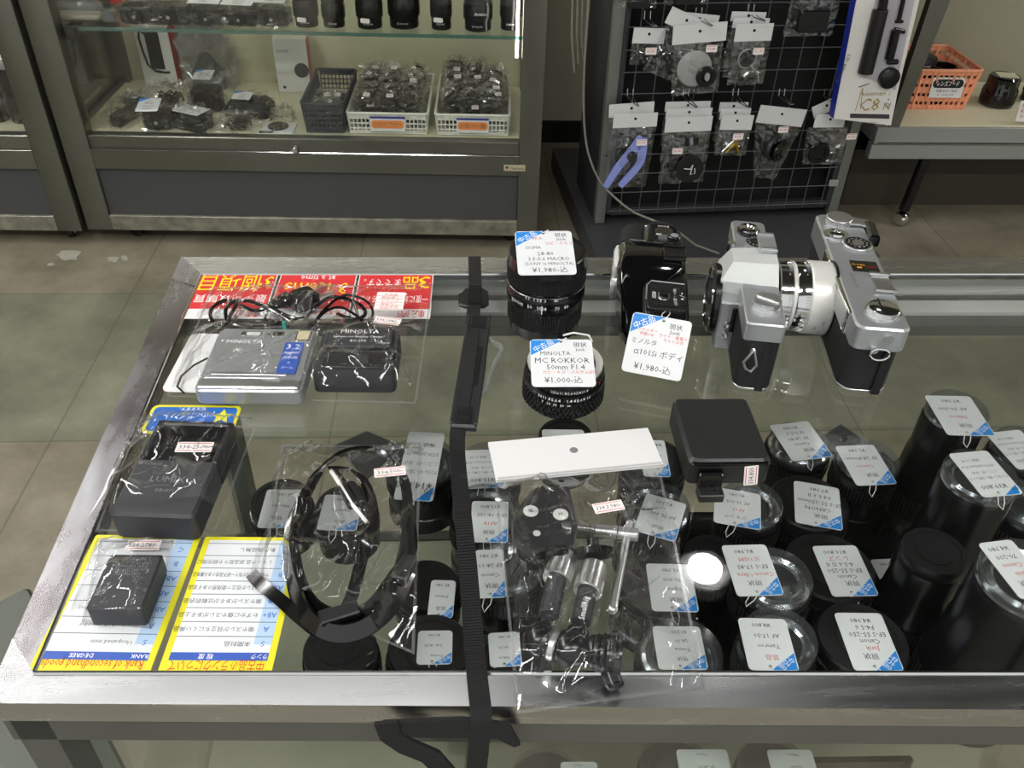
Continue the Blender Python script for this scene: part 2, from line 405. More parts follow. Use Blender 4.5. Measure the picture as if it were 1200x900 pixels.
def post(p, w=.022, d=.022, m='apron'):
    wp().use(m).quadprism([p+n*(TOP-.018-p.z), p+fx*w+n*(TOP-.018-p.z), p+fx*w+inw*d+n*(TOP-.018-p.z), p+inw*d+n*(TOP-.018-p.z)], TOP-.018).build('post', ctr)
post(FL+inw*.004+fx*.004); post(BL-inw*.028+fx*.004); post(FR-fx*.03+inw*.004); post(BR-fx*.03-inw*.028)
# side glass, front glass, base and shelves
sx = (iBL-iFL).normalized()
wp().use('glass').slab([FL+fx*.012+inw*.026+n*(-.02), FR-fx*.03+inw*.014-n*.02, FR-fx*.03+inw*.014-n*.72, FL+fx*.026+inw*.014-n*.72], inw*.004).build('front_glass', ctr)
wp().use('glass').slab([FL+fx*.014+inw*.03-n*.02, BL+fx*.014-inw*.03-n*.02, BL+fx*.014-inw*.03-n*.72, FL+fx*.014+inw*.03-n*.72], fx*.004).build('side_glass', ctr)
def inner(z, y0=.03, y1=-.03, x0=.02): return [FL+fx*x0+inw*y0+n*(z-TOP), FR-fx*.03+inw*y0+n*(z-TOP), BR-fx*.03+inw*y1+n*(z-TOP), BL+fx*x0+inw*y1+n*(z-TOP)]
_lo, _hi = .2, .8
for _ in range(40):
    ZB = (_lo+_hi)/2
    if proj(BL+fx*.4-inw*.03+n*(ZB-TOP))[1] > 630: _lo = ZB
    else: _hi = ZB
counter_bar(BL, BR, -.045, -.03, ZB-.03, ZB+.002, 'plinth', 'rear_sill')
ZS = TOP-.20
wp().use('case_glass').quadprism(inner(ZS, .06, -.04), .006).build('glass_shelf', ctr)
wp().use('edge_glass').slab([p-inw*.0012 for p in (inner(ZS, .06)[0], inner(ZS, .06)[1], inner(ZS-.006, .06)[1], inner(ZS-.006, .06)[0])], inw*.001).build('shelf_edge', ctr)
wp().use('counter_floor').quadprism(inner(ZB), .012).build('base_board', ctr)
wp().use('plinth').quadprism(inner(.15), .03).build('bottom_board', ctr)
# ================================================================== helpers for goods
def px_frame(pts, z=TOP):                        # pts: TL TR BR BL (as one reads it) -> centre matrix, w, h
    p = [at(x, y, zz) if not isinstance(z, (int, float)) else at(x, y, z) for (x, y), zz in zip(pts, z if not isinstance(z, (int, float)) else [z]*4)]
    c = (p[0]+p[1]+p[2]+p[3])/4; u = (p[1]-p[0]+p[2]-p[3])/2; v = (p[0]-p[3]+p[1]-p[2])/2
    return frame(c, u, v), u.length, v.length
def price_tag(parent, X, w, h, lines, hole=None, printed=False, string_to=None):
    """X: world frame of the tag face; lines: (text, x, y, height, ink) in fractions of the tag"""
    b = MB(world=True); b.X = X
    b.use('tag_white').prism(rrect(w, h, .0032, 3), -.0004, 0)
    z = .00012
    if not printed:
        b.prism([(-w/2+.001, h/2-.001), (-w/2+.0005, h/2-h*.34), (-w/2+w*.55, h/2-.0002)], 0, z, m='tag_blue')
        ang = math.degrees(math.atan2(h*.34, w*.55))
        b.text('中古品', T(-w/2+w*.215, h/2-h*.135, z+.0001) @ RZ(ang), h*.10, 'white_ink', w*.36)
    else:
        b.prism([(-w/2+.001, -h/2+.001), (-w/2+w*.5, -h/2+.0005), (-w/2+w*.62, -h/2+h*.16), (-w/2+w*.2, -h/2+h*.22)][::1], 0, z, m='tag_blue') if False else None
        b.prism([(w*-.5+.001, h*.3), (w*-.05, h*.5-.0003), (-w/2+.003, h/2-.0005)], 0, z, m='tag_blue')
    hx, hy = hole or (-w*.5+w*.56, h*.5-h*.07)
    b.cyl(.0013, 0, z+.00005, T(hx, hy, 0), 'black_card', 10)
    for t_, x, y, hh, ink in lines:
        b.text(t_, T(w*x, h*y, z) , h*hh, ink, w*.94)
    o = b.build('price_tag', parent)
    s = MB(world=True)
    p0 = X @ Vector((hx, hy, .0003)); 
    if string_to is not None:
        p3 = Vector(string_to); mid = (p0+p3)/2
        off = X.to_3x3() @ Vector((.003, 0, 0))
        s.tube([p0, lerp(p0, p3, .3)+off+Vector((0, 0, .003)), lerp(p0, p3, .7)+off, p3, lerp(p0, p3, .6)-off, lerp(p0, p3, .25)-off+Vector((0, 0, .002)), p0], .0004, 5, 'string')
        s.build('string', o)
    return o
def hand(*rows):
    """rows of handwriting down the tag, with red notes"""
    out = []; n = len(rows)
    for k, r in enumerate(rows):
        ink = 'ink'
        if r.startswith('~'): ink = 'red_ink'; r = r[1:]
        out.append((r, random.uniform(-.06, .06), .26-k*(.62/max(n-1, 1)), .085, ink))
    return out
def ring_text(b, r, z, items, h, m='white_ink', step=None, tiltflip=False):   # words standing on a cylinder wall
    for a, t_ in items:
        X = RZ(a) @ T(r+.00015, 0, z) @ Matrix(((0, 0, 1, 0), (1, 0, 0, 0), (0, 1, 0, 0), (0, 0, 0, 1)))
        b.text(t_, X, h, m)
# ------------------------------------------------------------------ wrinkled plastic bag lying over things
def nrm_noise(x, y, s, seed): return noise.noise(Vector((x*s+seed*7.3, y*s-seed*3.1, seed*1.7)))
def ground_bag(name, label, cat, corners, bumps, n=(64, 48), seed=1, wr=.0022, m='film', z0=TOP, ragged=.004, floor_lift=.0015):
    """corners px: TL TR BR BL on the counter; bumps: (cx, cy, hw, hl, angle, height) world, local draping"""
    P = [at(x, y, z0) for x, y in corners]
    c = sum(P, Vector())/4
    t = thing(name, label, cat, (c.x, c.y, z0))
    vs = []; nx, ny = n
    for j in range(ny+1):
        v = j/ny
        for i in range(nx+1):
            u = i/nx
            p = lerp(lerp(P[0], P[1], u), lerp(P[3], P[2], u), v)
            e = min(u, 1-u, v, 1-v)
            rg = ragged*max(0, 1-e*10)
            p = p+Vector((nrm_noise(p.x, p.y, 25, seed+5)*rg*2, nrm_noise(p.x, p.y, 25, seed+9)*rg*2, 0))
            h = 0
            for cx, cy, hw, hl, ang, hh in bumps:
                dx, dy = p.x-cx, p.y-cy; ca, sa = math.cos(-ang), math.sin(-ang)
                lx, ly = abs(dx*ca-dy*sa)-hw, abs(dx*sa+dy*ca)-hl
                d = math.hypot(max(lx, 0), max(ly, 0))
                fall = .022+hh*.9
                h = max(h, hh*max(0, 1-d/fall)**1.5)
            # sharp creases: ridged, direction warped noise
            q = Vector((p.x, p.y, 0)); wv = noise.noise(q*9+Vector((seed, 0, 0)))*.03
            r1 = 1-abs(noise.noise(Vector(((p.x+wv)*26+seed, (p.y-wv)*11, seed*.37))))*2.6
            r2 = 1-abs(noise.noise(Vector(((p.x-p.y*.7)*34+seed*2, (p.x*.7+p.y)*13, seed*.91))))*2.8
            cr = max(0, r1)**4+max(0, r2)**4*.8
            edge = min(1, e*9)
            z = h+floor_lift*edge+wr*2.2*edge*(cr+.35*noise.noise(q*60)+.25*noise.noise(q*25+Vector((seed, 3, 1))))+.0006
            vs.append(Vector((p.x, p.y, z0+max(z, .0007))))
    b = MB(world=True).use(m); fs = []
    for j in range(ny):
        for i in range(nx):
            a = j*(nx+1)+i; fs.append((a, a+nx+1, a+nx+2, a+1))
    b.add(vs, fs)
    b.build('top_film', t, ang=180)
    lo = MB(world=True).use('film_flat'); lo.add([p+Vector((0, 0, .0003)) for p in (P[3], P[2], P[1], P[0])], [(0, 1, 2, 3)])
    lo.build('bottom_film', t)
    # heat-sealed rim
    s = MB(world=True).use('film_hazy')
    for a0, a1 in ((0, 1), (1, 2), (2, 3), (3, 0)):
        pa, pb = P[a0]+n_(.0009), P[a1]+n_(.0009); dd = (c-(pa+pb)/2); dd.z = 0; dd = dd.normalized()*.002
        s.add([pa, pb, pb+dd, pa+dd], [(0, 1, 2, 3)])
    s.build('seal', t)
    return t
def n_(z): return Vector((0, 0, z))
def price_sticker(parent, X, w, h, txt_, m='sticker'):
    b = MB(world=True); b.X = X
    b.use(m).prism(rrect(w, h, .0006, 2), 0, .0003)
    b.box(0, h*.36, .0004, w*.92, h*.05, .0001, m='red_ink'); b.box(0, -h*.36, .0004, w*.92, h*.05, .0001, m='red_ink')
    b.text(txt_, T(0, 0, .0005), h*.42, 'ink', w*.85)
    return b.build('price_sticker', parent)
def quad_card(name, label, cat, pts, z=TOP+.0003, th=.0006, m='white_card', r=.0015, group=None):
    X, w, h = px_frame(pts, z)
    c = X.translation
    t = thing(name, label, cat, (c.x, c.y, z-th), group=group)
    b = MB(world=True); b.X = X; b.use(m).prism(rrect(w, h, r, 3), -th, 0)
    return t, b, w, h

# ================================================================== cards under and on the glass
zc = TOP+.0004
reds = [((402, 371), (217, 371), (232, 320), (322, 320), '3個項目', '回答は一次有効'),]
def red_card(px, big, small, foot, label):
    """px: picture TL, TR, BR, BL; the writing faces away from the camera"""
    TLp, TRp, BRp, BLp = px
    t, b, w, h = quad_card('notice_card', label, 'card', (BRp, BLp, TLp, TRp), zc, group='red notice cards along the back of the counter')
    z = .0001
    b.prism([(-w/2+.001, -h/2+.0005), (w/2-.001, -h/2+.0005), (w/2-.001, h/2-h*.2), (-w/2+.001, h/2-h*.2)], 0, z, m='red_card')
    for (tx, x, y, hh, ink, wm, al) in big: b.text(tx, T(w*x, h*y, z*2), h*hh, ink, w*wm, al)
    b.text(small, T(0, -h*.0+h*.08, z*2), h*.14, 'white_ink', w*.9)
    b.text(foot, T(-w*.25, h*.4, z*2), h*.13, 'red_text', w*.5)
    b.build('printed_sheet', t)
    return t
red_card(((232, 320), (324, 320), (312, 373), (217, 373)), [('3個項目', 0, -.27, .3, 'yellow_ink', .92, 'C')], '最多可以購買', '禁止', 'red notice card with yellow characters, nearest the left back corner of the glass')
red_card(((327, 320), (416, 321), (411, 373), (315, 373)), [('3 items', .0, -.15, .26, 'yellow_ink', .8, 'C'), ('at a time', 0, -.38, .14, 'white_ink', .45, 'C')], 'You can see up to', 'resale', 'middle red notice card with the words 3 items at a time')
red_card(((419, 321), (509, 322), (503, 373), (414, 373)), [('3', -.38, -.3, .3, 'yellow_ink', .2, 'C'), ('品', -.2, -.3, .25, 'yellow_ink', .2, 'C'), ('までです。', .18, -.3, .15, 'white_ink', .5, 'C')], '一度にお見せできるのは', '転売', 'red notice card on the right of the row, its corner by the camera strap')
t, b, w, h = quad_card('notice_card', 'white card with a red lower edge sticking out from under the silver compact camera', 'card', ((196, 458), (262, 462), (276, 392), (218, 392)), zc, r=.006)
b.prism([(-w/2+.002, h/2-.0005), (-w/2+.001, h/2-h*.12), (w/2-.001, h/2-h*.12), (w/2-.002, h/2-.0005)], 0, .0001, m='red_card')
b.text('店内の商品', T(0, -h*.38, .0001) , h*.09, 'faint_ink', w*.7); b.build('printed_sheet', t)
t, b, w, h = quad_card('point_card', 'blue point card with a yellow border behind the black battery charger', 'card', ((275, 508), (164, 508), (180, 474), (281, 476)), zc, m='rank_yellow', r=.005)
b.prism(rrect(w-.005, h-.005, .004, 3), 0, .0001, m='mu_blue')
b.text('μstarポイント', T(.004, -h*.12, .0002), h*.23, 'white_ink', w*.55); b.text('始まります。', T(.003, -h*.36, .0002), h*.1, 'white_ink', w*.3)
star = []
for k in range(10):
    a = R(90+36*k+180); rr = .009 if k % 2 == 0 else .0042; star.append((-w*.32+rr*math.cos(a), -h*.1+rr*math.sin(a)))
b.prism(star, .0001, .0003, m='rank_yellow'); b.build('printed_sheet', t)
# rank cards
def rank_card(px, title, head, rows, side, label, rank_left=True):
    TLp, TRp, BRp, BLp = px
    t, b, w, h = quad_card('rank_card', label, 'card', (BRp, BLp, TLp, TRp), zc, m='rank_yellow', group='secondhand rank cards on the left of the glass')
    z = .0001; hx = h-.016
    b.box(0, -.005, z/2, w-.008, hx, z, m='rank_white')
    y_top = -.005+hx/2+.0  # far end of sheet as read = bottom
    # read orientation: +y is the top of the card
    b.box(0, h/2-.0105, z, w-.008, .0055, z, m='rank_blue')
    cw = w*.16
    b.box(-w/2+.004+cw/2, -.008, z, cw, hx-.006, z, m='pale_blue')
    b.text(title, T(0, h/2-.0045, z*1.5), .0066, 'red_text', w*.84)
    b.text(head[0], T(-w/2+.004+cw/2, h/2-.0105, z*2), .003, 'white_ink', cw*.9); b.text(head[1], T(w*.12, h/2-.0105, z*2), .003, 'white_ink')
    n = len(rows); y0 = h/2-.014; st = (h-.020)/n
    for k, (rk, tx) in enumerate(rows):
        y = y0-st*(k+.5)
        b.text(rk, T(-w/2+.004+cw/2, y, z*2), .0042, 'rank_blue', cw*.8)
        b.text(tx, T(-w/2+.006+cw, y, z*2), .0030, 'ink', w*.74, 'L')
        b.box(0, y0-st*(k+1), z*1.3, w-.008, .0004, z, m='ink')
    b.build('printed_sheet', t); return t
rank_card(((101, 627), (229, 629), (183, 788), (46, 785)), 'Rank of secondhand goods', ('RANK', 'DEGREE'),
          [('S', 'Unopened item'), ('A', 'Goods which consider'), ('AB+', 'Good, with few scratches'), ('AB', 'Little scratches and'), ('AB-', 'Common scratches'), ('B', 'Item with visible use'), ('C', 'Junk, for studies'), ], 0,
          'yellow bordered English rank card of secondhand goods under the bagged battery')
rank_card(((236, 629), (352, 630), (322, 788), (190, 787)), '中古品のランクについて', ('ランク', '程 度'),
          [('S', '未開封品'), ('A', '傷やスレが目立ちにくい美品'), ('AB+', 'わずかに傷やスレがある上品'), ('AB', '傷やスレがあるが比較的良品'), ('AB-', '傷・スレが目立つ使用感のある並品'), ('B', 'かなり使用感が有り一部不具合のある難有品'), ('C', 'ジャンク品 部品取りや研究用に'), ('', '動作保証無し')], 0,
          'yellow bordered Japanese rank card beside the bagged leather strap')

# ================================================================== silver compact camera, its charger and cables in a bag
pc = [at(x, y, TOP+.018) for x, y in ((252, 384), (370, 386), (357, 458), (233, 457))]
cc = sum(pc, Vector())/4; ang = math.degrees(math.atan2((pc[1]-pc[0]+pc[2]-pc[3]).y, (pc[1]-pc[0]+pc[2]-pc[3]).x))
cw_ = ((pc[1]-pc[0]).length+(pc[2]-pc[3]).length)/2; cl_ = ((pc[0]-pc[3]).length+(pc[1]-pc[2]).length)/2
dc = thing('digital_camera', 'flat silver compact digital camera with blue sticker lying in a clear bag', 'camera', (cc.x, cc.y, TOP+.0012), ang)
CAMW, CAML = cw_, cl_
b = MB().use('silver_paint').rbox(0, 0, 0, cw_, cl_, .018, .006, .003); b.build('body', dc)
b = MB().use('satin_chrome').rbox(0, -cl_*.42, .0155, cw_*.96, cl_*.13, .0034, .003, .0012); b.use('satin_chrome').rbox(-cw_*.03, -cl_*.27, .0175, cw_*.72, .004, .0013, .0015, .0005); b.build('slide_rail', dc)
b = MB().use('silver_paint').rbox(-cw_*.10, cl_*.06, .017, cw_*.70, cl_*.80, .0016, .002, .0005); b.build('front_plate', dc)
b = MB().use('chrome').rbox(-cw_*.15, cl_*.37, .0182, cw_*.22, .006, .001, .0028, .0003); b.use('ring_white').rbox(-cw_*.13, cl_*.37, .019, cw_*.14, .004, .0005, .001, .0002); b.build('flash', dc)
b = MB().use('chrome').rbox(cw_*.12, cl_*.37, .0182, cw_*.12, .0075, .001, .001, .0003); b.use('dark_glass').rbox(cw_*.135, cl_*.365, .0189, .004, .004, .0006, .0006, .0001); b.build('viewfinder', dc)
MB().use('dark_glass').cyl(.0009, .018, .0189, T(cw_*.02, cl_*.37, 0)).build('sensor_window', dc)
b = MB().use('chrome').rbox(cw_*.37, cl_*.36, .0175, cw_*.15, cl_*.19, .001, .0025, .0003); b.use('maker_gold').rbox(cw_*.37, cl_*.36, .0183, cw_*.12, cl_*.15, .0004, .0015, .0001); b.build('lens_window', dc)
b = MB().use('rank_blue').rbox(cw_*.31, -cl_*.02, .0186, cw_*.185, cl_*.50, .0004, .0005, .0001)
b.text('3.2', T(cw_*.31, cl_*.16, .0191), .0075, 'white_ink'); 
for k in range(4): b.text(('MEGAPIXELS', '光学3倍', 'X', 'ズーム')[k], T(cw_*.31, cl_*(.06-.08*k), .0191), .0026, 'white_ink', cw_*.15)
b.build('sticker', dc)
MB().use('white_ink').text('MINOLTA', T(-cw_*.19, cl_*.24, .0187), .0052).build('lettering', dc)
b = MB().use('satin_chrome').rbox(-cw_*.47, cl_*.1, .004, .004, .014, .010, .002, .001); b.build('strap_lug', dc)
lp = [Vector((-cw_*.49, .006, .009)), Vector((-cw_*.56, .012, .007)), Vector((-cw_*.68, .006, .004)), Vector((-cw_*.76, -.008, .003)), Vector((-cw_*.75, -.022, .003)), Vector((-cw_*.66, -.03, .003))]
MB().tube(lp, .0009, 6, 'black_plastic').build('wrist_cord', dc)
# charger
pc = [at(x, y, TOP+.022) for x, y in ((380, 378), (462, 383), (464, 440), (368, 445))]
cc = sum(pc, Vector())/4; chg = thing('battery_charger', 'black battery charger with white lettering beside the silver compact camera', 'charger', (cc.x, cc.y, TOP+.0012), -2)
CW, CLn = .066, .060
b = MB().use('charger_grey').loft([[(x*1.02, y*1.02, 0) for x, y in rrect(CW, CLn, .006)], [(x*1.02, y*1.02, .016) for x, y in rrect(CW, CLn, .006)], [(x*.98, y*.98, .021) for x, y in rrect(CW, CLn, .006)]]); b.build('body', chg)
MB().use('charger_grey').rbox(-CW*.0, CLn*.24, .021, CW*.86, CLn*.46, .003, .004, .001).build('top_plate', chg)
MB().use('black_plastic').rbox(0, -CLn*.02, .0205, CW*.84, .006, .002, .001, .0005).build('slot', chg)
b = MB().use('black_plastic').rbox(0, -CLn*.25, .021, CW*.80, CLn*.36, .0015, .002, .0005)
b.use('charger_grey').rbox(.004, -CLn*.25, .0222, .014, .014, .0005, .001, .0002); b.build('battery_bay', chg)
MB().use('black_gloss').rbox(CW*.46, -CLn*.15, .012, .006, .010, .011, .002, .001).build('latch', chg)
b = MB().use('white_ink').text('MINOLTA', T(0, CLn*.38, .0242), .0056); b.text('Lithium ion Battery Charger', T(0, CLn*.25, .0242), .0028, w=CW*.66); b.text('BC-200', T(0, CLn*.15, .0242), .0033); b.text('CHARGE', T(CW*.33, CLn*.1, .0242), .0018); b.build('lettering', chg)
MB().use('green_led').cyl(.0012, .024, .0247, T(CW*.36, CLn*.17, 0)).build('indicator', chg)
# cables: looped power cord with plug
def px_path(pts, z, nsub=8):
    P = [at(p[0], p[1], z+(p[2] if len(p) > 2 else 0)) for p in pts]; out = []
    for i in range(len(P)-1):
        p0 = P[max(i-1, 0)]; p1 = P[i]; p2 = P[i+1]; p3 = P[min(i+2, len(P)-1)]
        for k in range(nsub):
            t_ = k/nsub
            out.append(.5*((2*p1)+(-p0+p2)*t_+(2*p0-5*p1+4*p2-p3)*t_*t_+(-p0+3*p1-3*p2+p3)*t_**3))
    out.append(P[-1]); return out
c = at(335, 360, TOP)
cord = thing('charger_cable', 'black charger cable coiled with its plug behind the silver compact camera', 'power cord', (c.x, c.y, TOP))
loop = px_path([(330, 352, .016), (300, 364, .008), (268, 352, .004), (248, 362, .004), (250, 378, .004), (264, 380, .003), (272, 366, .006), (285, 352, .012), (315, 362, .012), (340, 380, .006), (300, 384, .005), (270, 378, .009), (265, 362, .011), (280, 352, .008), (310, 358, .006), (350, 374, .006), (372, 358, .010), (390, 348, .010), (420, 356, .010), (428, 368, .006), (415, 374, .006), (395, 368, .007)], TOP+.002)
MB(world=True).tube(loop, .0018, 8, 'pvc_black').build('cord', cord)
pl = [at(318, 358, TOP+.010), at(330, 353, TOP+.012), at(345, 348, TOP+.012)]
b = MB(world=True); b.use('pvc_black')
d = (pl[2]-pl[0]); 
for k in range(8):
    X = frame(lerp(pl[0], pl[2], k/9), d.cross(n_(1)), Vector((0, 0, 1)))
    b.rbox(0, 0, 0, .0075+.0009*k, .0075+.0006*k, .0024, .002, .0005, Mx=X)
b.build('strain_relief', cord)
b = MB(world=True); X = frame(at(350, 352, TOP+.012), (at(372, 340, TOP)-at(345, 350, TOP)), Vector((0, 1, 0))); b.X = X
b.use('pvc_black').rbox(.004, -.002, -.008, .026, .024, .016, .006, .003); b.build('plug', cord)
b = MB(world=True); b.X = X; b.use('satin_chrome').box(.024, -.008, 0, .016, .0015, .006); b.box(.024, .004, 0, .016, .0015, .006); b.build('prong', cord)
c2 = at(400, 360, TOP)
cord2 = thing('audio_cable', 'thin black cable looped behind the black battery charger', 'cable', (c2.x, c2.y, TOP))
MB(world=True).tube(px_path([(368, 378, .01), (385, 358, .012), (405, 346, .012), (428, 352, .010), (437, 366, .008), (430, 378, .010), (415, 368, .014), (398, 360, .016), (380, 366, .014), (366, 382, .010), (392, 352, .018), (412, 352, .018), (420, 372, .012)], TOP+.003), .0013, 6, 'pvc_black').build('cord', cord2)
MB(world=True).use('teal').box(0, 0, 0, .003, .003, .008, T(*at(333, 381, TOP+.014))).build('cable_tie', cord2)
B = at(306, 420, TOP); C = at(415, 415, TOP); D_ = at(350, 365, TOP)
bag = ground_bag('plastic_bag', 'clear plastic bag around the silver compact camera and its charger', 'bag', ((248, 338), (508, 334), (488, 474), (196, 466)),
                 [(dc.location.x, dc.location.y, CAMW/2, CAML/2, R(ang), .0205), (chg.location.x, chg.location.y, CW/2, CLn/2, 0, .026), (D_.x, D_.y, .045, .01, 0, .017)], (110, 70), 3, .003)
X, w_, h_ = px_frame(((442, 372), (468, 378), (467, 384), (440, 380)), TOP+.026); price_sticker(bag, frame(at(454, 376, TOP+.027), (1, -.25, 0), (.25, 1, 0)), .023, .010, '334,2980-')
X = frame(at(457, 353, TOP+.018), (1, -.05, 0), (.05, 1, 0)); b = MB(world=True); b.X = X; b.use('sticker').prism(rrect(.026, .030, .001), 0, .0003)
for k in range(5): b.text(('中古品', '現状渡し', 'ジャンク', '保証なし', '返品不可')[k], T(0, .011-.0055*k, .0004), .0032, 'red_ink', .022); b.box(0, .0085-.0055*k, .0004, .024, .0003, .0001, m='red_ink')
b.build('care_label', bag)

# ================================================================== big charger in its bag
pc = [at(x, y, TOP+.022) for x, y in ((178, 494), (272, 496), (236, 612), (134, 606))]
cc = sum(pc, Vector())/4
u = ((pc[1]-pc[0])+(pc[2]-pc[3]))/2; v = ((pc[0]-pc[3])+(pc[1]-pc[2]))/2; LW, LL = u.length*.96, v.length*.98
lang = math.degrees(math.atan2(u.y, u.x))
lum = thing('battery_charger', 'large black battery charger with an empty bay behind the bagged battery', 'charger', (cc.x, cc.y, TOP+.0012), rot=RZ(lang))
BH = .024
b = MB().use('charger_grey').prism(rrect(LW, LL*.56, .004), 0, BH, T(0, -LL*.22, 0), b=.002); b.build('body', lum)
b = MB().use('black_plastic').rbox(0, LL*.27, 0, LW, LL*.46, .010, .004, .001)
for s_ in (-1, 1): b.rbox(s_*LW*.46, LL*.27, .0095, LW*.08, LL*.45, BH-.010, .001, .001)
b.rbox(0, LL*.475, .0095, LW*.98, LL*.05, BH-.010, .001, .001); b.build('battery_bay', lum)
b = MB().use('satin_chrome')
for k in range(4): b.box(-LW*.36+k*.0028, LL*.40, .0115, .0008, .006, .003)
b.build('contact', lum)
b = MB().use('black_gloss').rbox(LW*.30, LL*.20, .0098, LW*.22, LL*.2, .001, .003, .0004); b.build('label_plate', lum)
b = MB().use('white_ink'); b.text('LUMIX', T(LW*.0, -LL*.15, BH+.0002), .0062, 'faint_ink', LW*.5); b.text('DE-A91', T(LW*.02, -LL*.26, BH+.0002), .003, 'faint_ink'); b.text('● CHARGE', T(-LW*.3, -LL*.0, BH+.0002), .0024, 'faint_ink'); b.build('lettering', lum)
bag = ground_bag('plastic_bag', 'clear plastic bag around the large black battery charger', 'bag', ((155, 490), (300, 502), (254, 622), (112, 624)),
                 [(cc.x, cc.y, LW/2, LL/2, R(lang), BH+.002)], (80, 80), 8, .0028)
price_sticker(bag, frame(at(228, 524, TOP+.019), (1, -.03, 0), (.03, 1, 0)), .026, .0105, '334-2500-')
# bagged battery
pc = [at(x, y, TOP+.018) for x, y in ((125, 650), (188, 650), (170, 715), (104, 714))]
cc = sum(pc, Vector())/4; u = ((pc[1]-pc[0])+(pc[2]-pc[3]))/2; v = ((pc[0]-pc[3])+(pc[1]-pc[2]))/2; bw, bl = u.length, v.length
ba = math.degrees(math.atan2(u.y, u.x))
bat = thing('camera_battery', 'dark grey camera battery in a small clear bag on the yellow rank card', 'battery', (cc.x, cc.y, TOP+.0016), ba)
MB().use('charger_grey').rbox(0, -bl*.02, 0, bw, bl*.94, .017, .002, .0012).build('cell', bat)
MB().use('black_plastic').rbox(0, bl*.47, .001, bw*.96, bl*.08, .0155, .001, .0008).build('end_cap', bat)
b = MB().use('faint_ink')
for k, s_ in enumerate(('CAUTION', 'Li-ion BATTERY PACK', '7.2V 1200mAh', 'リチウムイオン', 'NP-W126')): b.text(s_, T(0, bl*(.12+.07*k), .0173) @ RZ(180), .0026, 'faint_ink', bw*.7)
b.build('lettering', bat)
bag = ground_bag('plastic_bag', 'small clear plastic bag around the dark grey battery', 'bag', ((118, 633), (204, 634), (178, 738), (96, 730)),
                 [(cc.x, cc.y, bw/2, bl/2, R(ba), .020)], (60, 60), 13, .0026, z0=TOP+.0008)
price_sticker(bag, frame(at(168, 639, TOP+.006), (1, -.02, 0), (.02, 1, 0)), .022, .0085, '334-2780-')

# ================================================================== leather strap coiled in a bag
c = at(410, 640, TOP)
ls = thing('leather_strap', 'black leather camera strap coiled inside a clear bag, one end sticking out', 'strap', (c.x, c.y, TOP))
def coil(pts, w, t_, nm, m='pvc_black', tilt=.5):
    P = px_path(pts, TOP, 7)
    cen = sum(P, Vector())/len(P); nr = []
    for q in P:
        d = (q-cen); d.z = 0; d = d.normalized()*tilt; d.z = .6; nr.append(d.normalized())
    MB(world=True).band(P, nr, w, t_, m).build(nm, ls)
coil([(352, 640, .012), (345, 600, .012), (365, 560, .016), (400, 532, .018), (440, 528, .018), (468, 548, .018), (478, 590, .018), (476, 640, .016), (462, 690, .014), (438, 728, .012), (400, 742, .012), (365, 728, .012), (345, 690, .012), (337, 640, .010), (345, 595, .008), (372, 560, .008)], .011, .0022, 'strap_loop', tilt=1.1)
coil([(372, 556, .010), (352, 600, .010), (346, 650, .010), (360, 700, .010), (390, 722, .010), (430, 716, .010), (460, 680, .010), (482, 640, .010), (478, 600, .010)], .010, .0022, 'strap_loop', tilt=.9)
coil([(385, 549, .022), (415, 552, .022), (432, 575, .022), (438, 610, .022), (425, 650, .020), (415, 690, .018), (405, 716, .016)], .008, .0018, 'strap_loop', tilt=1.0)
coil([(295, 672, .003), (305, 684, .003), (330, 704, .006), (352, 724, .008), (380, 742, .008), (425, 740, .008), (460, 712, .010), (480, 670, .012)], .008, .002, 'strap_end', tilt=.6)
b = MB(world=True); b.use('black_plastic')
X = frame(at(412, 580, TOP+.024), (at(425, 615, TOP)-at(395, 555, TOP)), (1, .3, 0)); b.rbox(0, 0, -.003, .022, .012, .006, .002, .001, Mx=X); b.build('keeper', ls)
b = MB(world=True); b.tube([at(388, 552, TOP+.022), at(400, 570, TOP+.026), at(412, 590, TOP+.026), at(430, 612, TOP+.022)], .0014, 6, 'string'); b.tube([at(393, 550, TOP+.022), at(408, 570, TOP+.026), at(422, 592, TOP+.026), at(436, 606, TOP+.022)], .0014, 6, 'black_satin'); b.build('adjuster_cord', ls)
X = frame(at(398, 722, TOP+.014), (1, .35, 0), (0, 1, 0)); MB(world=True).use('black_plastic').rbox(0, 0, 0, .024, .010, .005, .001, .001, Mx=X).build('keeper', ls)
X = frame(at(474, 672, TOP+.012), (.4, 1, 0), (-1, 0, 0)); MB(world=True).use('black_plastic').rbox(0, 0, 0, .020, .010, .008, .001, .001, Mx=X).build('buckle', ls)
cb = at(412, 635, TOP)
bag = ground_bag('plastic_bag', 'clear plastic bag around the coiled black leather strap', 'bag', ((330, 522), (494, 524), (486, 768), (303, 690)),
                 [(cb.x, cb.y, .046, .062, 0, .021)], (80, 90), 21, .0032)
price_sticker(bag, frame(at(457, 553, TOP+.023), (1, .12, 0), (-.12, 1, 0)), .022, .009, '334,500-')
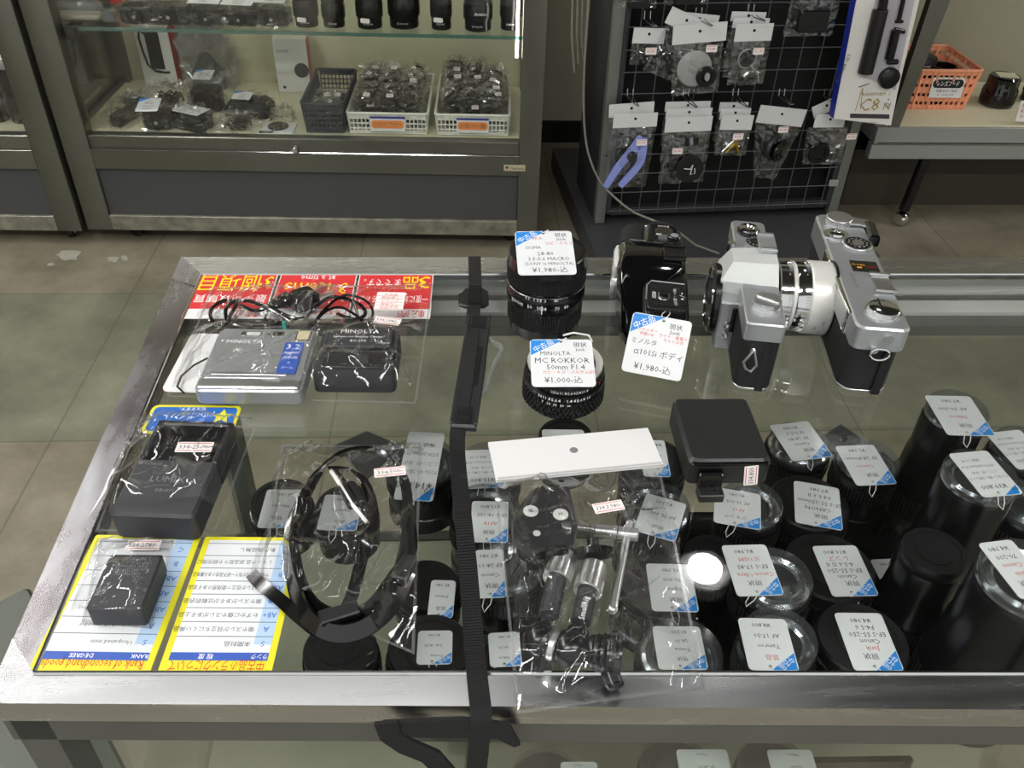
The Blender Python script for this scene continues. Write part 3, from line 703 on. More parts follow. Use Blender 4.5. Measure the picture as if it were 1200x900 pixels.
# ================================================================== lenses
def lens(name, label, base, R0, H, prof='zoom', face='glass_up', rings=(), texts=(), group=None, cap='grey_clear', rz=0):
    """upright lens; parts: barrel, grip ring(s), mount or front ring, lens glass / cap"""
    t = thing(name, label, 'lens', base, rz, group)
    b = MB().use('black_satin')
    if prof == 'zoom':
        b.lathe([(R0*.90, 0), (R0*.95, .001), (R0*.95, H*.18), (R0, H*.22), (R0, H*.45), (R0*.97, H*.47), (R0*.97, H*.72), (R0*1.0, H*.74), (R0*1.0, H*.93), (R0*.97, H), (R0*.80, H), (R0*.76, H*.96)], 48)
    elif prof == 'taper':
        b.lathe([(R0*1.02, 0), (R0*1.06, .0015), (R0*1.06, H*.3), (R0*1.0, H*.34), (R0*.97, H*.6), (R0*.92, H*.66), (R0*.90, H*.95), (R0*.87, H), (R0*.72, H), (R0*.70, H*.96)], 48)
    else:
        b.lathe([(R0*.92, 0), (R0*.96, .001), (R0*.96, H*.25), (R0, H*.28), (R0, H*.95), (R0*.97, H), (R0*.8, H), (R0*.77, H*.95)], 48)
    b.build('barrel', t)
    for z0, z1, n in rings:
        k = MB().use('rubber'); k.gear(R0*1.025, R0*.03, n, H*z0, H*z1); k.build('grip_ring', t)
    return t
def case_lens(tag_px, label, lines, dia=.062, H=.09, zt=None, center=None, kind=0, cap='clear', printed=False, zbase=None, capm=None, tagz=None):
    """a lens on the glass shelf; its tag lies on the cap. tag_px: tag TL TR BR BL as read"""
    zb = ZS+.0004 if zbase is None else zbase
    zt_ = zb+H
    X, w, h = px_frame(tag_px, zt_+.0125 if tagz is None else tagz)
    cx, cy = center if center else (sum(p[0] for p in tag_px)/4, sum(p[1] for p in tag_px)/4)
    c = POS[label].copy(); c.z = zb
    t = thing('camera_lens', label, 'lens', c, random.uniform(0, 360), 'secondhand lenses on the glass shelf inside the counter')
    r = dia/2
    b = MB().use('black_satin')
    if kind == 0: b.lathe([(r*.92, 0), (r, .001), (r, H*.30), (r*.96, H*.32), (r*.96, H*.6), (r, H*.62), (r, H*.96), (r*.96, H)], 40)
    elif kind == 1: b.lathe([(r*1.1, 0), (r*1.14, .001), (r*1.14, H*.36), (r*1.04, H*.40), (r*1.0, H*.62), (r*.95, H*.66), (r*.95, H*.97), (r*.9, H)], 40)
    else: b.lathe([(r*.94, 0), (r*.97, .001), (r*.97, H*.5), (r*1.0, H*.52), (r*1.0, H*.98), (r*.9, H)], 40)
    b.build('barrel', t)
    k = MB().use('rubber'); k.gear(r*(1.16 if kind == 1 else 1.02), r*.025, 56, H*.08 if kind == 1 else H*.66, H*.30 if kind == 1 else H*.88); k.build('focus_ring', t)
    if kind != 2 or cap == 'clear':
        pass
    k = MB().use('lens_silver').lathe([(r*.98, H*.985), (r*1.0, H*1.0), (r*.92, H*1.002)], 40) if cap == 'clear' else None
    if cap == 'clear':         # translucent rear cap with the bright mount under it
        m = MB().use('lens_silver').lathe([(r*.86, H), (r*.86, H+.003), (r*.66, H+.003), (r*.64, H+.0005)], 40, cap=False) if False else MB().use('lens_silver')
        m.lathe([(r*.90, H), (r*.90, H+.003), (r*.82, H+.0045), (r*.74, H+.002), (r*.66, H+.0045), (r*.60, H+.0032), (r*.58, H)], 40)
        m.use('dark_glass').cyl(r*.57, H+.0002, H+.0022); m.build('mount', t)
        cp = MB().use('clear_cap'); cp.lathe([(r*.90, H), (r*.93, H+.001), (r*.93, H+.010), (r*.90, H+.012), (r*.02, H+.012)], 40, ); cp.build('rear_cap', t)
    else:
        cp = MB().use('black_plastic'); cp.lathe([(r*.93, H), (r*.95, H+.001), (r*.95, H+.010), (r*.91, H+.012), (r*.75, H+.012), (r*.74, H+.0112), (r*.55, H+.0112), (r*.54, H+.012), (r*.02, H+.012)], 40); cp.build('rear_cap', t)
    if lines is not None:
        a0 = X @ Vector((w*.06, h*.43, 0))
        dd = (a0-Vector((c.x, c.y, a0.z))).normalized()
        price_tag(t, X, w, h, lines, printed=printed, string_to=a0+dd*.012+n_(-.008))
    return t
film('clear_cap', (.80, .82, .83), .06, .7, .05, haze=.03)
def prt(price):
    return [(price, .05, .30, .10, 'ink'), ('デジタル一眼レフ用レンズ', 0, .10, .055, 'ink'), ('ニコン用  並品', 0, -.02, .05, 'faint_ink'), ('DT70-200mm F2.8', .05, -.16, .055, 'ink'), ('保証 3ヶ月', .1, -.30, .05, 'ink'), ('中古', -.38, .38, .05, 'ink')]
def TG(a, b_, c_, d_): return (a, b_, c_, d_)
# tag corners given as TL TR BR BL of the tag as read (upside down in the photo)
CL = [
 (((971, 535), (925, 541), (905, 498), (952, 493)), 'black lens with a hung tag, right behind the black flash box\'s right edge', hand('現状', 'Canon', 'EF 28-80', 'f3.5-5.6', '¥1980'), .066, .05, (936, 528), 2, 'clear', 0),
 (((1047, 567), (998, 569), (984, 523), (1028, 521)), 'black lens standing alone below the silver rangefinder camera\'s base', hand('現状', '~Canon', 'EF 28-80mm', '¥2,980'), .062, .07, (1008, 548), 0, 'clear', 0),
 (((1158, 509), (1103, 510), (1090, 463), (1145, 466)), 'tall black zoom lens nearest the back on the right of the counter', hand('現状', '~Nikon', 'AF 70-300', '¥7,980'), .060, .125, (1124, 490), 1, 'clear', 0),
 (((1222, 545), (1180, 550), (1167, 508), (1208, 504)), 'black lens cut by the right picture edge, its printed tag reading 49,800', prt('¥49,800'), .064, .10, (1192, 532), 0, 'clear', 1),
 (((1194, 579), (1148, 583), (1115, 532), (1162, 527)), 'big black zoom lens whose printed tag reads 39,800', prt('¥39,800'), .066, .13, (1150, 568), 1, 'clear', 1),
 (((1222, 698), (1186, 701), (1155, 638), (1200, 631)), 'biggest black telephoto lens, near the front right corner, silver ring under its tag', hand('現状', '~Junk', '~Canon', '70-200', '¥4,980'), .076, .15, (1188, 672), 1, 'clear', 0),
 (((887, 623), (832, 608), (842, 574), (896, 578)), 'black lens just in front of the black flash box, its tag tilted', hand('ジャンク', '~AF17', 'AF 35-105', '¥1,980'), .060, .075, (872, 605), 0, 'clear', 0),
 (((988, 622), (932, 612), (930, 563), (983, 572)), 'large dark lens whose tag reads 7980, behind the lens marked 10800', hand('現状', 'CANON', 'EF-S 55-250mm', 'F4-5.6 II', '¥7,980'), .078, .045, (952, 600), 2, 'black', 0),
 (((915, 697), (862, 699), (847, 639), (901, 638)), 'black lens right of the reflected round lamp, tag with a red double line', hand('現状', '~Canon Ultra', 'EF-S 17-85', '~IS USM', '¥6,980'), .064, .085, (890, 672), 0, 'clear', 0),
 (((1026, 698), (973, 699), (954, 640), (1007, 639)), 'wide dark lens whose tag reads 10800, in the middle of the black panel', hand('現状', 'Canon', 'EF-S 55-250', '4-5.6 IS II', '~レンズ', '¥10,800'), .082, .05, (978, 675), 2, 'black', 0),
 (((932, 784), (874, 787), (868, 722), (925, 728)), 'black lens at the front edge whose tag reads 8800', hand('~並品', 'Tamron', 'AF 17-50', '¥8,800'), .060, .09, (899, 752), 0, 'clear', 0),
 (((1055, 785), (998, 787), (980, 717), (1037, 720)), 'dark lens at the front edge whose tag reads 4980, right of the 8800 one', hand('現状', '~Junk', 'Canon', 'EF-S 55-250', 'F4-5.6', '¥4,980'), .076, .06, (1005, 755), 2, 'black', 0),
 (((512, 590), (472, 583), (469, 507), (517, 506)), 'black lens at the left rear whose printed tag reads 14,800, behind the strap bag', prt('¥14,800'), .070, .06, (500, 548), 0, 'clear', 1),
 (((590, 571), (544, 573), (541, 528), (592, 526)), 'black lens whose printed tag reads 15,800, right of the nylon strap', prt('¥15,800'), .060, .07, (568, 552), 0, 'clear', 1),
 (((595, 637), (556, 634), (548, 588), (596, 587)), 'black lens second in the row beside the nylon strap, tag dated 15800', hand('現状', '~AF18', 'EF-S 18-135', '¥15,800'), .062, .075, (572, 615), 0, 'clear', 0),
 (((590, 698), (560, 703), (556, 643), (593, 645)), 'black lens third in the row beside the nylon strap, front one with bright mount', hand('現状', 'Canon', 'EF 28-105', '¥7,980'), .064, .075, (578, 675), 0, 'clear', 0),
 (((530, 725), (501, 723), (505, 680), (535, 680)), 'dark low lens left of the nylon strap, the farther of two there', hand('並品', '50mm', '¥5,980'), .060, .03, (508, 702), 2, 'black', 0),
 (((530, 778), (488, 779), (490, 739), (530, 739)), 'dark low lens left of the nylon strap at the front edge', hand('Pentax', 'DA 18-55', '¥2,980'), .072, .035, (520, 760), 2, 'black', 0),
 (((610, 780), (572, 782), (574, 742), (610, 740)), 'dark lens at the front edge between the nylon strap and the clamp bag', hand('Nikon', '35-70', '¥1,980'), .06, .03, (592, 760), 2, 'black', 0),
 (((790, 634), (742, 622), (758, 577), (806, 592)), 'black lens under the right side of the clamp bag, tilted tag reading 2500', hand('現状', 'AF 75-300', '¥2,500'), .066, .07, (775, 610), 0, 'clear', 0),
 (((817, 718), (763, 715), (758, 661), (811, 661)), 'black lens under the clamp bag, middle of the three at its right side', hand('現状', 'Sigma', '70-300', '¥3,980'), .066, .05, (790, 692), 0, 'black', 0),
 (((828, 784), (771, 785), (765, 733), (822, 735)), 'black lens under the clamp bag\'s front right corner', hand('現状', 'Tokina', '28-70', '¥3,500'), .07, .05, (805, 760), 0, 'clear', 0),
 (((784, 560), (757, 557), (745, 516), (781, 515)), 'black lens half hidden behind the white bag header beside the flash box', hand('Nikon', '18-55', '¥4,500'), .064, .06, (765, 548), 2, 'black', 0),
 (((352, 618), (306, 618), (308, 574), (350, 574)), 'dark lens below the left side of the bagged leather strap', hand('並品', 'Minolta', '¥3,980'), .06, .04, (335, 596), 2, 'black', 0),
 (((424, 622), (378, 620), (374, 580), (420, 581)), 'dark lens seen through the coil of the bagged leather strap', hand('美品', 'Olympus', '¥9,980'), .06, .04, (402, 602), 2, 'black', 0),
 (((684, 521), (634, 521), (637, 503), (686, 504)), 'black lens mostly hidden under the white bag header, below the silver ringed lens', [('¥35,800', 0, .1, .3, 'ink')], .06, .04, (662, 520), 2, 'black', 1),
]
Z4 = ((0, 0), (1, 0), (1, 1), (0, 1))
CL += [(Z4, 'dark lens without a tag at the front edge under the coiled strap', None, .060, .06, (400, 770), 2, 'black', 0),
 (Z4, 'dark lens without a tag left of the lens with the red double line', None, .054, .05, (826, 668), 2, 'black', 0),
 (Z4, 'black telephoto lens without a tag between the two largest lenses on the right', None, .056, .09, (1090, 662), 1, 'black', 0),
 (Z4, 'black lens cut by the right picture edge, in front of the printed tags', None, .05, .09, (1200, 600), 0, 'clear', 0)]
POS = {}
for q_ in CL: POS[q_[1]] = at(*q_[5], ZS+q_[4])
for it in range(400):
    for i, A_ in enumerate(CL):
        for B_ in CL[i+1:]:
            pa, pb = POS[A_[1]], POS[B_[1]]; d = pb-pa; d.z = 0
            need = (A_[3]*(1.16 if A_[6] == 1 else 1.03)+B_[3]*(1.16 if B_[6] == 1 else 1.03))/2+.0008
            if d.length < need:
                m_ = d.normalized()*(need-d.length)/2; pa -= m_; pb += m_
for tp, lb, ln, dia, H, cen, kd, cp, pr in CL:
    case_lens(tp, lb, ln, dia, H, center=cen, kind=kd, cap=cp, printed=bool(pr))
case_lens(((0, 0), (1, 0), (1, 1), (0, 1)), 'black lens cut by the right picture edge, in front of the printed tags', None, .064, .09, center=(1196, 598), kind=0, cap='clear')
# tag lying loose on the shelf
X, w, h = px_frame(((1075, 698), (1040, 702), (1022, 655), (1062, 655)), ZS+.002)
tg = thing('loose_price_tag', 'price tag lying loose on the shelf between the lenses on the black panel', 'tag', X.translation-n_(.0008))
price_tag(tg, X, w, h, hand('Canon', 'EF', '¥2,980'), string_to=X @ Vector((.03, .01, 0)))
# dark boards on the shelf
def board(px, label, z=ZS, th=.0035, m='board_grey'):
    pts = [at(x, y, z+th) for x, y in px]
    b = MB(world=True).use(m).quadprism(pts, th-.0003); o = b.build('display_board'); recenter(o); tag_obj(o, label, 'board'); return o
MB_ = board(((800, 600), (1108, 600), (1078, 800), (792, 800)), 'glossy black display panel under the lenses right of the clamp bag', m='black_gloss', th=.0004+.0003)
bb = MB(world=True)
def tri_board(px, label):
    pts = [at(x, y, ZS+.0034) for x, y in px]; b = MB(world=True).use('board_grey')
    b.loft([[p-n_(.0031) for p in reversed(pts)], list(reversed(pts))]); o = b.build('display_board'); recenter(o); tag_obj(o, label, 'board')
tri_board(((392, 522), (430, 505), (470, 522), (430, 560)), 'dark grey square board turned on its corner, left of the 14,800 lens')
tri_board(((958, 515), (985, 497), (1022, 522), (1000, 548)), 'dark grey square board behind the two lenses below the silver cameras')

# ---- front lower shelf goods, seen through the front glass
ZL = TOP-.21
def low_lens(px, py, tagpx, lines, label):
    z = ZB+.0006; H = .075
    c = at(px, py, z+H); c.z = z
    t = thing('camera_lens', label, 'lens', c, group='lenses on the lower board behind the front glass')
    MB().use('black_satin').lathe([(.03, 0), (.033, .001), (.033, .07), (.031, H)], 40).build('barrel', t)
    MB().use('lens_silver').lathe([(.029, H), (.029, H+.003), (.022, H+.003), (.021, H)], 40).build('mount', t)
    MB().use('clear_cap').lathe([(.031, H), (.032, H+.009), (.03, H+.011), (.001, H+.011)], 40).build('rear_cap', t)
    X, w, h = px_frame(tagpx, z+H+.012)
    price_tag(t, X, w, h, lines, string_to=X @ Vector((w*.1, h*.7, -.005)))
low_lens(790, 905, ((852, 925), (797, 925), (795, 879), (861, 879)), hand('~AF', 'EF 24-70', 'Canon'), 'lens with a tag seen through the front glass, left of the dark tray')
low_lens(905, 905, ((960, 925), (905, 925), (903, 879), (955, 879)), hand('~並', '35mm', 'Nikon'), 'second tagged lens seen through the front glass, next to the dark tray')
low_lens(640, 920, ((700, 925), (655, 925), (660, 893), (702, 893)), hand('~AF', 'EF', 'Canon'), 'tagged lens seen through the front glass right of the hanging strap')
z = ZB+.03
pts = [at(x, y, z) for x, y in ((933, 892), (1066, 890), (1040, 960), (925, 960))]
b = MB(world=True).use('tan').quadprism(pts, .004)
tray = thing('display_tray', 'dark tray with a raised rim seen through the front glass', 'tray', (sum(pts, Vector())/4)-n_(.0294))
b.build('tray_base', tray)
b = MB(world=True).use('black_gloss')
for i in range(4): b.tube([pts[i]+n_(.002), pts[(i+1) % 4]+n_(.002)], .003, 6)
for i in range(4): b.tube([pts[i], pts[i]-n_(.0292)], .004, 6)
b.build('rim', tray)

# ================================================================== the two loose lenses on the counter
def big_lens():
    c = at(637, 388, TOP); H = height_to(at(637, 380, TOP), 292)
    base = at(637, 380, TOP)
    # widths from the picture
    r = (at(684, 372, TOP+.03)-at(590, 372, TOP+.03)).length/2
    t = thing('camera_lens', 'big black autofocus zoom lens standing on the counter with a price tag on top', 'lens', (base.x, base.y, TOP+.0002))
    MB().use('black_satin').lathe([(r*.86, 0), (r*.9, .001), (r*.92, H*.12), (r*.94, H*.15), (r*.97, H*.42), (r*1.0, H*.45), (r*1.0, H*.56), (r*.97, H*.58), (r*.97, H*.62), (r*.99, H*.64), (r*.99, H*.86), (r*.96, H*.9), (r*.96, H*.985), (r*.93, H), (r*.86, H), (r*.78, H*.93)], 64).build('barrel', t)
    MB().use('rubber').gear(r*.965, r*.012, 90, H*.16, H*.40).build('zoom_ring', t)
    MB().use('rubber').gear(r*1.005, r*.015, 100, H*.66, H*.84).build('focus_ring', t)
    b = MB().use('chrome').lathe([(r*.965, H*.60), (r*.985, H*.605), (r*.985, H*.612), (r*.965, H*.617)], 64)
    b.build('trim_ring', t)
    b = MB().use('black_gloss').lathe([(r*.86, H*.99), (r*.84, H*.965), (r*.62, H*.955), (r*.60, H*.945), (r*.01, H*.94)], 48); b.build('front_ring', t)
    MB().use('lens_glass').lathe([(r*.60, H*.95), (r*.45, H*.965), (r*.2, H*.975), (r*.01, H*.978)], 40).build('front_element', t)
    b = MB(); 
    ring_text(b, r*1.0, H*.50, [(-118, '50'), (-104, '35'), (-97, '28'), (-78, '70'), (-64, '80'), (-140, 'ZOOM')], .0035)
    ring_text(b, r*.99, H*.60, [(-122, '0.7'), (-112, '1'), (-104, '1.5'), (-96, '3'), (-80, '∞')], .003)
    b.use('white_ink'); b.box(r*1.0, 0, H*.48, .0008, .0008, .008, RZ(-100)); b.build('scale', t)
    X = frame(at(639, 296, TOP+H+.012), (1, .02, 0), (0, .96, .3)); 
    pw = (at(672, 300, TOP+H)-at(606, 300, TOP+H)).length
    price_tag(t, X, pw, pw*1.02, [('現状', .3, .40, .08, 'ink'), ('Junk', .3, .31, .07, 'ink'), ('~'[:0]+'AF-A', -.12, .33, .06, 'red_ink'), ('カビ・クモリ', .25, .21, .06, 'red_ink'), ('SIGMA', -.2, .12, .07, 'ink'), ('28-80', .0, -.02, .09, 'ink'), ('3.5-5.6 MACRO', .05, -.14, .08, 'ink'), ('(SONY α MINOLTA)', .05, -.25, .07, 'ink'), ('¥1,980-込', .05, -.39, .11, 'ink')], hole=(0, pw*.46), string_to=X @ Vector((.004, pw*.56, -.006)))
    return t
big_lens()
def rokkor():
    base = at(659, 466, TOP); H = height_to(base, 423)
    r = (at(708, 448, TOP+.02)-at(610, 448, TOP+.02)).length/2*.98
    t = thing('camera_lens', 'black manual lens, silver mount ring up, tagged, standing before the zoom lens', 'lens', (base.x, base.y, TOP+.0002))
    MB().use('black_satin').lathe([(r*.86, 0), (r*.9, .001), (r*.92, H*.1), (r*.97, H*.14), (r*.97, H*.5), (r*.99, H*.53), (r*.99, H*.68), (r*.93, H*.70), (r*.93, H*.9), (r*.90, H*.93), (r*.6, H*.93)], 64).build('barrel', t)
    b = MB().use('rubber')
    for k in range(4): b.gear(r*1.01, r*.05, 52, H*(.13+.095*k), H*(.20+.095*k), RZ(3.4*(k % 2)))
    b.build('focus_ring', t)
    b = MB().use('black_plastic').gear(r*.96, r*.03, 40, H*.73, H*.86); b.build('aperture_ring', t)
    b = MB().use('ring_white').lathe([(r*.90, H*.92), (r*.91, H), (r*.74, H*1.0), (r*.73, H*.9)], 64); b.build('mount_ring', t)
    b = MB().use('black_satin').lathe([(r*.73, H*.95), (r*.66, H*.95), (r*.60, H*.80), (r*.52, H*.74), (r*.01, H*.74)], 48); b.build('inner_baffle', t)
    b = MB().use('lens_glass').lathe([(r*.52, H*.76), (r*.35, H*.80), (r*.01, H*.83)], 40); b.use('chrome').lathe([(r*.56, H*.76), (r*.56, H*.82), (r*.53, H*.82)], 40); b.build('rear_element', t)
    b = MB(); ring_text(b, r*.995, H*.605, [(-130+i*7, s) for i, s in enumerate(('16', '11', '8', '5.6', '4', '·', '1.4', '4', '5.6', '8', '11'))], .003)
    ring_text(b, r*.97, H*.79, [(-112+i*6, s) for i, s in enumerate(('22', '16', '11', '8', '5.6', '4', '2.8', '2', '1.4'))], .0025)
    ring_text(b, r*1.02, H*.50, [(-125+i*9, s) for i, s in enumerate(('7', '10', '15', '30', '∞'))], .0026)
    b.build('scale', t)
    b = MB().use('red_indicator').cyl(.0012, 0, .0008, RZ(-35) @ T(r*.93, 0, H*.8) @ RY(90)); b.build('mount_mark', t)
    X = frame(at(659, 425, TOP+H+.007), (1, -.015, 0), (.02, .96, .3))
    pw = (at(699, 425, TOP+H)-at(618, 425, TOP+H)).length*.90
    price_tag(t, X, pw, pw*.92, [('現状', .3, .38, .09, 'ink'), ('Junk', .3, .28, .07, 'ink'), ('MINOLTA', -.1, .20, .09, 'ink'), ('MC ROKKOR', -.0, .05, .12, 'ink'), ('50mm F1.4', .05, -.09, .11, 'ink'), ('カビ・キズ・バルサム切れ', .12, -.20, .06, 'red_ink'), ('¥1,000-込', -.0, -.36, .12, 'ink')], hole=(0, pw*.42), string_to=X @ Vector((.004, pw*.5, -.004)))
    s = MB(world=True); p = [at(x, y, TOP+H+.004) for x, y in ((660, 393), (672, 390), (690, 393), (694, 400))]; s.tube(p, .0008, 6, 'string'); s.build('tag_cord', t)
rokkor()

# ================================================================== bodies: frame with x = towards the right (camera back), y = long axis away from the viewer
def body_frame(near_top, far_top, base_near):
    b0 = at(*base_near, TOP); H = height_to(b0, near_top[1])
    a = at(*near_top, TOP+H); f_ = at(*far_top, TOP+H)
    d = f_-a; ang = math.degrees(math.atan2(-d.x, d.y))
    return a, d.length, H, ang
# --- silver single lens reflex
a, L_, H, ang = body_frame((899, 381), (876, 258), (893, 458))
slr = thing('film_camera', 'silver and black single lens reflex camera without a lens, standing on its base', 'camera', (a.x, a.y, TOP+.0002), ang)
W = (at(921, 381, TOP+H)-at(877, 381, TOP+H)).length; D = W
HB = H*.74
b = MB().use('leatherette').prism([(x, y+L_/2) for x, y in rrect(W*1.02, L_, W*.30, 6)], .003, HB); b.build('body', slr)
MB().use('satin_chrome').prism([(x, y+L_/2) for x, y in rrect(W*1.03, L_*1.0, W*.30, 6)], 0, .0035, b=.001).build('base_plate', slr)
MB().use('black_plastic').box(W*.18, .0008, HB/2, W*.22, .0025, HB*.98).build('back_seam', slr)
# top plates: near one and far one, the prism between
MB().use('silver_paint').prism([(x*1.0, y+L_*.17) for x, y in rrect(W*1.06, L_*.34, .003, 3)], HB, H, b=.0012).build('top_plate', slr)
MB().use('silver_paint').prism([(x, y+L_*.82) for x, y in rrect(W*1.04, L_*.36, .005, 3)], HB, H*.985, b=.0012).build('top_plate', slr)
pz = H*1.17
def hexa(b, lo, hi, m): return b.loft([lo, hi], None, m)
b = MB().use('prism_silver')
# faceted prism: front (x negative) pushes over the mount
y0, y1 = L_*.33, L_*.66
b.loft([[(-W*1.02, y0+.012, HB), (-W*1.02, y1-.012, HB), (W*.52, y1, HB), (W*.52, y0, HB)],
        [(-W*1.02, y0+.012, H*.92), (-W*1.02, y1-.012, H*.92), (W*.52, y1, H), (W*.52, y0, H)],
        [(-W*.75, y0+.018, pz), (-W*.75, y1-.018, pz), (W*.50, y1-.014, pz*1.02), (W*.50, y0+.016, pz*1.02)]])
b.build('pentaprism', slr, ang=20)
MB().use('silver_paint').rbox(W*.26, L_*.60, pz*1.02, W*.50, L_*.17, .0035, .001, .0006).build('hot_shoe', slr)
b = MB().use('satin_chrome').box(W*.26, L_*.60+L_*.075, pz*1.02+.0042, W*.44, .0025, .0014); b.build('shoe_rail', slr); b = MB().use('satin_chrome').box(W*.26, L_*.60-L_*.075, pz*1.02+.0042, W*.44, .0025, .0014); b.build('shoe_rail', slr)
b = MB().use('satin_chrome').gear(W*.37, .0006, 60, H+.0015, H+.006, T(W*.08, L_*.16, 0)); b.lathe([(W*.40, H), (W*.40, H+.0015)], 32, T(W*.08, L_*.16, 0)); b.box(W*.08, L_*.16, H+.0065, W*.62, .0022, .0018, m='satin_chrome', Mx=T(W*.08, L_*.16, 0) @ RZ(-28) @ T(-W*.08, -L_*.16, 0)); b.build('rewind_knob', slr)
MB().use('faint_ink').text('ASA 25', T(-W*.08, L_*.29, H+.0002) @ RZ(-12), .003, w=W*.5).build('engraving', slr)
# far side: shutter dial, advance lever
c_ = T(W*.10, L_*.72, 0)
b = MB().use('satin_chrome').gear(W*.34, .0005, 60, H*.985, H+.004, c_); b.use('black_gloss').cyl(W*.31, H+.004, H+.0045, c_)
for k, s_ in enumerate(('1000', '500', '250', '125', '60', '30', '15', '8', '4', '2', '1', 'B')): b.text(s_, c_ @ RZ(-k*30) @ T(0, W*.24, H+.0047), .0022, 'white_ink', .004)
b.text('ASA', c_ @ T(0, 0, H+.0047), .002, 'gold'); b.build('shutter_dial', slr)
c_ = T(-W*.05, L_*.87, 0)
b = MB().use('black_gloss').cyl(W*.34, H*.985, H+.002, c_); b.use('chrome').lathe([(W*.30, H+.002), (W*.30, H+.004), (W*.16, H+.0045), (W*.12, H+.003), (.001, H+.003)], 32, c_); b.build('frame_counter', slr)
b = MB().use('black_gloss').rbox(W*.42, L_*.73, H*.99, W*.35, .018, .004, .002, .001); b.build('advance_lever', slr)
b = MB().use('chrome').cyl(W*.12, H*.9, H*1.02, T(-W*.62, L_*.72, 0)); b.build('timer_lever', slr)
# mirror box and lens mount at the front (-x)
zc_ = H*.50
MB().use('silver_paint').rbox(-W*.72, L_*.49, H*.05, W*.50, L_*.40, H*.72, .002, .001).build('mirror_box', slr)
b = MB().use('black_satin').rbox(-W*.55, L_*.30, HB*.45, W*.18, L_*.03, HB*.5, .001, .0005); b.build('side_panel', slr)
X = T(-W*.96, L_*.49, zc_) @ RY(-90)
MR = H*.47
b = MB(); b.X = X; b.use('black_satin').lathe([(MR*1.0, 0), (MR*1.0, .005), (MR*.93, .007), (MR*.80, .007), (MR*.78, .002), (MR*.5, .001), (.001, .001)], 48); b.use('chrome').lathe([(MR*.94, .0068), (MR*.95, .008), (MR*.86, .008), (MR*.85, .0068)], 48); b.build('lens_mount', slr)
b = MB(); b.X = X; b.use('dark_glass').box(0, 0, .004, MR*.8, MR*1.1, .001, m='dark_glass'); b.build('mirror', slr)
b = MB().use('chrome')
for zz in (HB*.62, HB*.42):
    b.lathe([(.0032, 0), (.0032, .003), (.002, .003), (.002, .001)], 20, T(-W*.74, L_*.285, zz) @ RX(90))
b.build('sync_socket', slr)
b = MB().use('chrome').cyl(.0025, 0, .004, T(-W*.22, .001, HB*.86) @ RX(90)); b.build('strap_lug', slr)
tri = [Vector((-W*.22, -.004, HB*.88)), Vector((-W*.42, -.006, HB*.66)), Vector((-W*.34, -.007, HB*.55)), Vector((-W*.18, -.007, HB*.50)), Vector((-W*.06, -.006, HB*.62)), Vector((-W*.2, -.004, HB*.88))]
MB().tube(tri, .0011, 6, 'satin_chrome').build('strap_ring', slr)

# --- silver and black rangefinder with its lens
a, L_, H, ang = body_frame((1037, 386), (981, 252), (1014, 462))
rf = thing('film_camera', 'silver and black rangefinder camera with a fixed lens touching the reflex camera', 'camera', (a.x, a.y, TOP+.0002), ang)
W = (at(1064, 380, TOP+H)-at(1012, 392, TOP+H)).length*.98
HB = H*.66
MB().use('leatherette').prism([(x, y+L_/2) for x, y in rrect(W*.96, L_*.98, W*.32, 6)], .003, HB).build('body', rf)
MB().use('satin_chrome').prism([(x, y+L_/2) for x, y in rrect(W*.98, L_*.98, W*.32, 6)], 0, .0035, b=.001).build('base_plate', rf)
MB().use('black_plastic').box(W*.22, .001, HB/2, W*.16, .003, HB*.96).build('back_seam', rf)
MB().use('silver_paint').prism([(x, y+L_/2) for x, y in rrect(W*1.0, L_, W*.17, 5)], HB, H, b=.0016).build('top_plate', rf)
b = MB().use('chrome').rbox(-W*.50, L_*.60, HB+.001, .003, L_*.12, H-HB-.003, .001, .0008); b.use('dark_glass').rbox(-W*.535, L_*.60, HB+.004, .0015, L_*.09, (H-HB)*.5, .0005, .0002); b.build('rangefinder_window', rf)
b = MB().use('chrome').rbox(-W*.50, L_*.30, HB+.0005, .004, L_*.38, H-HB-.0015, .001, .0008); b.use('grey_clear').rbox(-W*.545, L_*.30, HB+.003, .0015, L_*.34, (H-HB)*.66, .0005, .0002); b.build('viewfinder_window', rf)
c_ = T(-W*.06, L_*.91, 0); b = MB().use('satin_chrome').gear(W*.27, .0004, 50, H, H+.005, c_); b.cyl(W*.29, H+.005, H+.007, c_, seg=32, b=.0008); b.build('advance_knob', rf)
b = MB().use('satin_chrome').prism([(0, -.005), (W*.45, -.006), (W*.60, -.012), (W*.62, .004), (W*.3, .008), (0, .009)], H+.0015, H+.0035, T(-W*.02, L_*.91, 0)); b.use('black_gloss').prism([(W*.45, -.026), (W*.66, -.028), (W*.70, .002), (W*.50, .006)], H-.006, H+.006, T(0, L_*.88, 0), b=.002); b.build('advance_lever', rf)
c_ = T(-W*.22, L_*.78, 0); b = MB().use('satin_chrome').cyl(W*.25, H, H+.002, c_, seg=32); b.use('chrome').lathe([(W*.19, H+.002), (W*.17, H+.004), (W*.08, H+.0045), (W*.06, H+.003), (.0005, H+.003)], 32, c_); b.build('shutter_button', rf)
c_ = T(W*.16, L_*.70, 0); b = MB().use('satin_chrome').cyl(W*.31, H, H+.002, c_, seg=36, b=.0005); b.use('black_satin').cyl(W*.26, H+.002, H+.0024, c_, seg=32); b.use('satin_chrome').cyl(W*.12, H+.0024, H+.003, c_)
for k in range(12): b.text(('6', '8', '10', '12', '16', '20', '24', '28', '32', '36', '2', '4')[k], c_ @ RZ(30*k) @ T(0, W*.19, H+.0026), .0018, 'white_ink')
b.build('frame_counter', rf)
